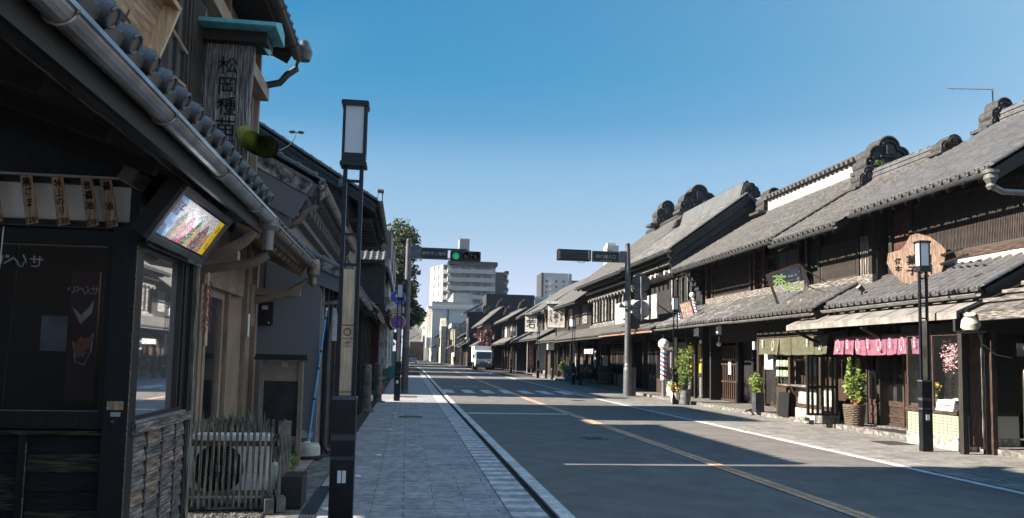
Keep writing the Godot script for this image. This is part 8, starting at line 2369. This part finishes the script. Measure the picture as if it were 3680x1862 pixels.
func right_signal() -> void:
	var d := 34.1
	var o := thing("traffic_signal", "right traffic signal pole with the backs of its lights and a black place-name sign", "traffic light", Vector3(10.15, gy(d), -d))
	part(o, "pole", G.new().tube([Vector3(0, 0, 0), Vector3(-0.02, 3.6, 0), Vector3(-0.06, 6.9, 0)], [0.16, 0.145, 0.125], 20), M.steel_grey, true)
	part(o, "base_collar", G.new().lathe([Vector2(0, 0), Vector2(0.22, 0), Vector2(0.21, 1.2), Vector2(0.18, 1.34), Vector2(0.19, 1.4), Vector2(0.16, 1.5), Vector2(0, 1.5)], Vector3.ZERO, 10), M.steel_grey, true)
	part(o, "base_box", G.new().cbox(0.16, 0.0, -0.16, 0.34, 1.3, 0.16, 0.02), M.steel_dark, true)
	part(o, "poster_guard", G.new().tube([Vector3(0, 1.5, 0), Vector3(-0.01, 2.75, 0)], [0.158, 0.152], 20), M.steel_dark, true)
	for i in 4:
		part(o, "cap_ring", G.new().lathe([Vector2(0, 6.88 + i * 0.06), Vector2(0.115, 6.88 + i * 0.06), Vector2(0.115, 6.915 + i * 0.06), Vector2(0.08, 6.94 + i * 0.06), Vector2(0, 6.94 + i * 0.06)], Vector3(-0.06, 0, 0), 16), M.steel_grey, true)
	part(o, "arm_bracket", G.new().cbox(-0.48, 6.2, -0.1, 0.0, 6.72, 0.1, 0.02), M.steel_grey, true)
	signal_sign(o, Vector3(-1.12, 6.44, 0), 1.28, 0.5, "時の鐘入口", 0.17, M.ink_grey)
	piece(o, "small_lettering", type("Tokinokane", 0.075, "Droid Sans", false), M.ink_grey, Transform3D(Basis.IDENTITY, Vector3(10.15 - 1.12, gy(d) + 6.25, -d + 0.07)))
	part(o, "signal_case", G.new().cbox(-3.42, 6.2, -0.16, -1.82, 6.72, 0.04, 0.04), M.steel_black, true)
	for y in [6.33, 6.45, 6.57]:
		part(o, "case_rib", G.new().box(-3.25, y, 0.04, -2.0, y + 0.035, 0.06), M.steel_dark, true)
	for k in [-1.92, -3.32]:
		part(o, "clamp", G.new().cbox(k - 0.05, 6.26, 0.04, k + 0.04, 6.66, 0.09, 0.01), M.gutter_grey, true)
	part(o, "cable_loop", G.new().tube([Vector3(-2.5, 6.2, 0), Vector3(-2.35, 6.12, 0), Vector3(-2.15, 6.12, 0), Vector3(-2.05, 6.2, 0)], 0.012, 5), M.steel_black, true)
	part(o, "walk_signal", G.new().cbox(0.12, 3.1, -0.2, 0.52, 3.85, 0.1, 0.05), M.steel_black, true)
	part(o, "walk_signal_hood", G.new().prism(PackedVector2Array([Vector2(-0.2, 3.55), Vector2(0.2, 3.8), Vector2(0.12, 3.45)]), Transform3D(Basis(), Vector3(0, 0, -0.25)), 0.3), M.steel_dark, true)
	part(o, "bracket", G.new().box(-0.14, 3.98, -0.05, 0.4, 4.04, 0.12).box(-0.14, 4.14, -0.05, 0.4, 4.2, 0.12).box(0.1, 3.95, 0.0, 0.16, 4.24, 0.13), M.gutter_grey, true)
	part(o, "speaker_horn", G.new().lathe([Vector2(0.04, 0), Vector2(0.06, 0.12), Vector2(0.13, 0.24), Vector2(0.11, 0.24)], Vector3(-0.2, 4.1, 0.1), 14, Basis(Vector3(0, 0, 1), 1.2)), M.steel_dark, true)
	# backs of two round signs on a separate arm
	var q := thing("round_traffic_sign", "grey rear sides of two round traffic signs on a vertical tube beside the right pole", "traffic sign", Vector3(10.72, gy(d) + 3.4, -34.0))
	part(q, "tube", G.new().cyl(Vector3(0, 0.1, 0.05), Vector3(-0.02, 2.15, 0.05), 0.035, 10), M.zinc, true)
	part(q, "disc", G.new().cyl(Vector3(0, 1.86, 0), Vector3(0, 1.86, 0.012), 0.44, 30), M.steel_grey, true)
	part(q, "disc", G.new().cyl(Vector3(0, 0.6, 0), Vector3(0, 0.6, 0.012), 0.44, 30), M.steel_grey, true)
	part(q, "plate", G.new().box(-0.32, 1.04, 0, 0.3, 1.42, 0.012), M.steel_grey, true)
	part(q, "lower_plate", G.new().box(-0.28, 0.04, 0, 0.3, 0.18, 0.012), M.steel_black, true)
	for y in [1.8, 0.66]:
		part(q, "clamp", G.new().bar(Vector3(-0.55, y, 0.03), Vector3(0.0, y, 0.03), 0.04, 0.04), M.steel_dark, true)

func truck() -> void:
	var d := 88.0
	var o := thing("box_truck", "pale blue-white box truck facing us, stopped at the right kerb", "truck", Vector3(8.85, gy(d) + 0.01, -d))
	part(o, "cargo_box", G.new().cbox(-1.02, 0.85, -5.2, 1.02, 2.78, -1.5, 0.04), M.truck_body, true)
	part(o, "wind_deflector", G.new().cbox(-0.98, 2.25, -1.5, 0.98, 2.72, -1.2, 0.03), M.truck_body, true)
	var side := PackedVector2Array([Vector2(-1.4, 0.45), Vector2(0.02, 0.45), Vector2(0.06, 0.9), Vector2(0.0, 1.22), Vector2(-0.28, 2.12), Vector2(-0.45, 2.24), Vector2(-1.4, 2.26)])
	var cab := part(o, "cab", G.new().prism(side, Transform3D(Basis(Vector3.UP, -PI / 2), Vector3(0.97, 0, 0)), 1.94), M.truck_paint, true)
	var sl := Vector3(0, 0.90, -0.28).normalized()
	var wb := Basis(Vector3.RIGHT, sl, Vector3.RIGHT.cross(sl))
	part(cab, "windscreen", G.new().obox(Vector3(0, 1.68, -0.135), Vector3(1.66, 0.82, 0.02), wb), M.dark_window, true)
	for s in [-1, 1]:
		part(cab, "headlight", G.new().cbox(0.76 * s - 0.17, 0.72, 0.02, 0.76 * s + 0.17, 0.92, 0.09, 0.03), M.ink_white, true)
		part(cab, "indicator", G.new().cbox(0.84 * s - 0.09, 0.93, 0.02, 0.84 * s + 0.09, 1.0, 0.075, 0.01), M.amber, true)
		part(cab, "side_window", G.new().box(0.972 * s - 0.005, 1.3, -1.0, 0.972 * s + 0.005, 2.0, -0.4), M.dark_window, true)
		part(o, "mirror", G.new().cbox(1.2 * s - 0.1, 1.35, 0.0, 1.2 * s + 0.1, 1.72, 0.1, 0.03), M.steel_black, true)
		part(o, "mirror_arm", G.new().bar(Vector3(0.95 * s, 1.75, -0.2), Vector3(1.2 * s, 1.7, 0.05), 0.03, 0.03), M.steel_black, true)
		for z in [-0.75, -4.1]:
			var wh := part(o, "wheel", G.new().cyl(Vector3(0.68 * s, 0.36, z), Vector3(0.96 * s, 0.36, z), 0.36, 20), M.rubber, true)
			part(wh, "rim", G.new().cyl(Vector3(0.95 * s, 0.36, z), Vector3(0.965 * s, 0.36, z), 0.2, 16), M.steel_grey, true)
	for x in [-0.33, 0.0, 0.33]:
		part(cab, "grille_slot", G.new().cbox(x - 0.13, 0.72, 0.05, x + 0.13, 0.86, 0.075, 0.01), M.steel_black, true)
	part(cab, "vent", G.new().cbox(0.4, 1.12, 0.02, 0.68, 1.18, 0.055, 0.008), M.steel_black, true)
	part(cab, "badge", G.new().tube([Vector3(-0.08, 1.02, 0.065), Vector3(-0.03, 0.97, 0.068), Vector3(0.0, 1.03, 0.064), Vector3(0.06, 0.97, 0.068), Vector3(0.09, 1.03, 0.064)], 0.013, 4), M.steel_grey, true)
	part(o, "bumper", G.new().cbox(-0.98, 0.3, -0.15, 0.98, 0.66, 0.14, 0.05), M.grey_plastic, true)
	part(o, "number_plate", G.new().box(-0.17, 0.4, 0.14, 0.17, 0.56, 0.152), M.bin_green, true)
	for s in [-1, 1]:
		part(cab, "wiper", G.new().bar(Vector3(0.35 * s, 1.24, 0.03), Vector3(0.35 * s - 0.4, 1.33, 0.01), 0.02, 0.02), M.steel_black, true)
	part(o, "chassis", G.new().box(-0.5, 0.5, -5.1, 0.5, 0.85, -1.0), M.steel_black, true)

func car() -> void:
	var d := 130.0
	var o := thing("silver_car", "silver car driving away at the far end of the left lane with red tail lights", "car", Vector3(0.75, gy(d) + 0.01, -d))
	var body := []
	for k in [[0.0, 0.35, 0.84, 0.80], [-0.35, 0.25, 0.98, 0.87], [-1.2, 0.22, 1.0, 0.88], [-3.2, 0.22, 0.98, 0.88], [-4.1, 0.28, 0.86, 0.84], [-4.4, 0.4, 0.7, 0.74]]:
		var ring := []
		for p in [[-1, 0.0], [-1, 0.75], [-0.82, 1.0], [0.82, 1.0], [1, 0.75], [1, 0.0]]:
			ring.append(Vector3(p[0] * k[3], lerpf(k[1], k[2], p[1]), k[0]))
		body.append(ring)
	part(o, "body", G.new().loft(body), M.car_paint, true)
	var cab := []
	for k in [[-0.5, 0.95, 0.97, 0.78], [-1.05, 0.95, 1.42, 0.66], [-2.2, 0.95, 1.47, 0.66], [-3.2, 0.95, 1.0, 0.76]]:
		cab.append([Vector3(-0.8, k[1], k[0]), Vector3(-k[3], k[2], k[0]), Vector3(k[3], k[2], k[0]), Vector3(0.8, k[1], k[0])])
	part(o, "cabin", G.new().loft(cab), M.dark_window, true)
	part(o, "roof", G.new().cbox(-0.63, 1.44, -2.3, 0.63, 1.49, -1.1, 0.02), M.car_paint, true)
	for s in [-1, 1]:
		part(o, "tail_light", G.new().cbox(0.62 * s - 0.22, 0.72, -0.1, 0.62 * s + 0.22, 0.9, 0.02, 0.02), M.tail_red, true)
		for z in [-0.85, -3.5]:
			var wh := part(o, "wheel", G.new().cyl(Vector3(0.66 * s, 0.31, z), Vector3(0.87 * s, 0.31, z), 0.31, 18), M.rubber, true)
			part(wh, "rim", G.new().cyl(Vector3(0.865 * s, 0.31, z), Vector3(0.88 * s, 0.31, z), 0.19, 14), M.steel_grey, true)
	part(o, "tail_band", G.new().cbox(-0.4, 0.8, -0.02, 0.4, 0.86, 0.025, 0.01), M.tail_red, true)
	part(o, "bumper", G.new().cbox(-0.8, 0.28, -0.1, 0.8, 0.5, 0.05, 0.04), M.car_paint, true)
	part(o, "number_plate", G.new().box(-0.17, 0.52, 0.02, 0.17, 0.66, 0.03), M.paper, true)

# one continuous clothed body, meshed as surface nets round a jointed skeleton
func person(called: String, label: String, at: Vector3, h: float, coat: Material, bag) -> void:
	var o := thing(called, label, "person", at)
	var k := h / 1.7
	var bones := [[Vector3(-0.1, 0.86, 0), Vector3(-0.11, 0.46, 0.05), 0.085, 0.06], [Vector3(-0.11, 0.46, 0.05), Vector3(-0.11, 0.07, -0.04), 0.06, 0.042], [Vector3(0.1, 0.86, 0), Vector3(0.12, 0.47, -0.06), 0.085, 0.06], [Vector3(0.12, 0.47, -0.06), Vector3(0.12, 0.07, 0.06), 0.06, 0.042],
		[Vector3(-0.11, 0.05, -0.04), Vector3(-0.11, 0.04, 0.1), 0.042, 0.035], [Vector3(0.12, 0.05, 0.06), Vector3(0.12, 0.04, 0.2), 0.042, 0.035], [Vector3(0, 0.92, 0), Vector3(0, 1.28, 0), 0.14, 0.155], [Vector3(-0.17, 1.37, 0), Vector3(0.17, 1.37, 0), 0.075, 0.075], [Vector3(0, 1.3, 0), Vector3(0, 1.5, 0), 0.1, 0.055],
		[Vector3(-0.2, 1.37, 0), Vector3(-0.25, 1.1, -0.02), 0.055, 0.046], [Vector3(-0.25, 1.1, -0.02), Vector3(-0.22, 0.84, 0.08), 0.044, 0.034], [Vector3(0.2, 1.37, 0), Vector3(0.25, 1.1, 0.0), 0.055, 0.046], [Vector3(0.25, 1.1, 0.0), Vector3(0.22, 0.86, 0.1), 0.044, 0.034]]
	part(o, "body", nets(bones, 0.045, k), coat, true)
	part(o, "head", nets([[Vector3(0, 1.56, 0.01), Vector3(0, 1.62, 0), 0.085, 0.095], [Vector3(0, 1.55, 0.08), Vector3(0, 1.57, 0.1), 0.02, 0.012]], 0.025, k), M.skin, true)
	part(o, "hair", nets([[Vector3(0, 1.63, -0.025), Vector3(0, 1.66, -0.01), 0.1, 0.09]], 0.025, k), M.ink, true)
	for s in [-1, 1]:
		part(o, "hand", nets([[Vector3(0.22 * s, 0.82, 0.09), Vector3(0.22 * s, 0.74, 0.1), 0.035, 0.026]], 0.02, k), M.skin, true)
	if bag:
		part(o, "bag", G.new().cbox(-0.16, 0.55 * k, 0.12, 0.12, 0.85 * k, 0.24, 0.04), bag, true)

func nets(bones: Array, cell: float, k: float) -> G:
	var lo := Vector3.INF
	var hi := -Vector3.INF
	for b in bones:
		for e in 2:
			lo = lo.min(b[e] - Vector3.ONE * (b[2 + e] + cell * 2))
			hi = hi.max(b[e] + Vector3.ONE * (b[2 + e] + cell * 2))
	var n := Vector3i(((hi - lo) / cell).ceil()) + Vector3i.ONE
	var f := PackedFloat32Array()
	f.resize(n.x * n.y * n.z)
	for z in n.z:
		for y in n.y:
			for x in n.x:
				var p := lo + Vector3(x, y, z) * cell
				var s := 0.0
				for b in bones:
					var d: Vector3 = b[1] - b[0]
					var t := clampf((p - b[0]).dot(d) / maxf(d.length_squared(), 1e-6), 0, 1)
					s += exp(-45.0 * (p.distance_to(b[0] + d * t) - lerpf(b[2], b[3], t)))
				f[x + n.x * (y + n.y * z)] = -log(maxf(s, 1e-20)) / 45.0
	var at := func(x: int, y: int, z: int) -> float: return f[x + n.x * (y + n.y * z)]
	var vs := {}
	for z in n.z - 1:
		for y in n.y - 1:
			for x in n.x - 1:
				var c := Vector3.ZERO
				var m := 0
				for e in 12:
					var ax := e / 4
					var u := (e % 4) % 2
					var w := (e % 4) / 2
					var a := Vector3i.ZERO
					a[(ax + 1) % 3] = u
					a[(ax + 2) % 3] = w
					var b := a
					b[ax] = 1
					var fa: float = at.call(x + a.x, y + a.y, z + a.z)
					var fb: float = at.call(x + b.x, y + b.y, z + b.z)
					if (fa < 0) != (fb < 0):
						c += Vector3(a).lerp(Vector3(b), fa / (fa - fb))
						m += 1
				if m:
					vs[Vector3i(x, y, z)] = (lo + (Vector3(x, y, z) + c / m) * cell) * k
	var g := G.new()
	for z in range(1, n.z - 1):
		for y in range(1, n.y - 1):
			for x in range(1, n.x - 1):
				for ax in 3:
					var b := Vector3i(x, y, z)
					b[ax] += 1
					var fa: float = at.call(x, y, z)
					var fb: float = at.call(b.x, b.y, b.z)
					if (fa < 0) == (fb < 0):
						continue
					var u := Vector3i.ZERO
					var w := Vector3i.ZERO
					u[(ax + 1) % 3] = 1
					w[(ax + 2) % 3] = 1
					var o := Vector3i(x, y, z)
					var q := [o - u - w, o - w, o, o - u]
					if q.all(func(e): return vs.has(e)):
						if fa < 0:
							g.q(vs[q[0]], vs[q[3]], vs[q[2]], vs[q[1]])
						else:
							g.q(vs[q[0]], vs[q[1]], vs[q[2]], vs[q[3]])
	return g
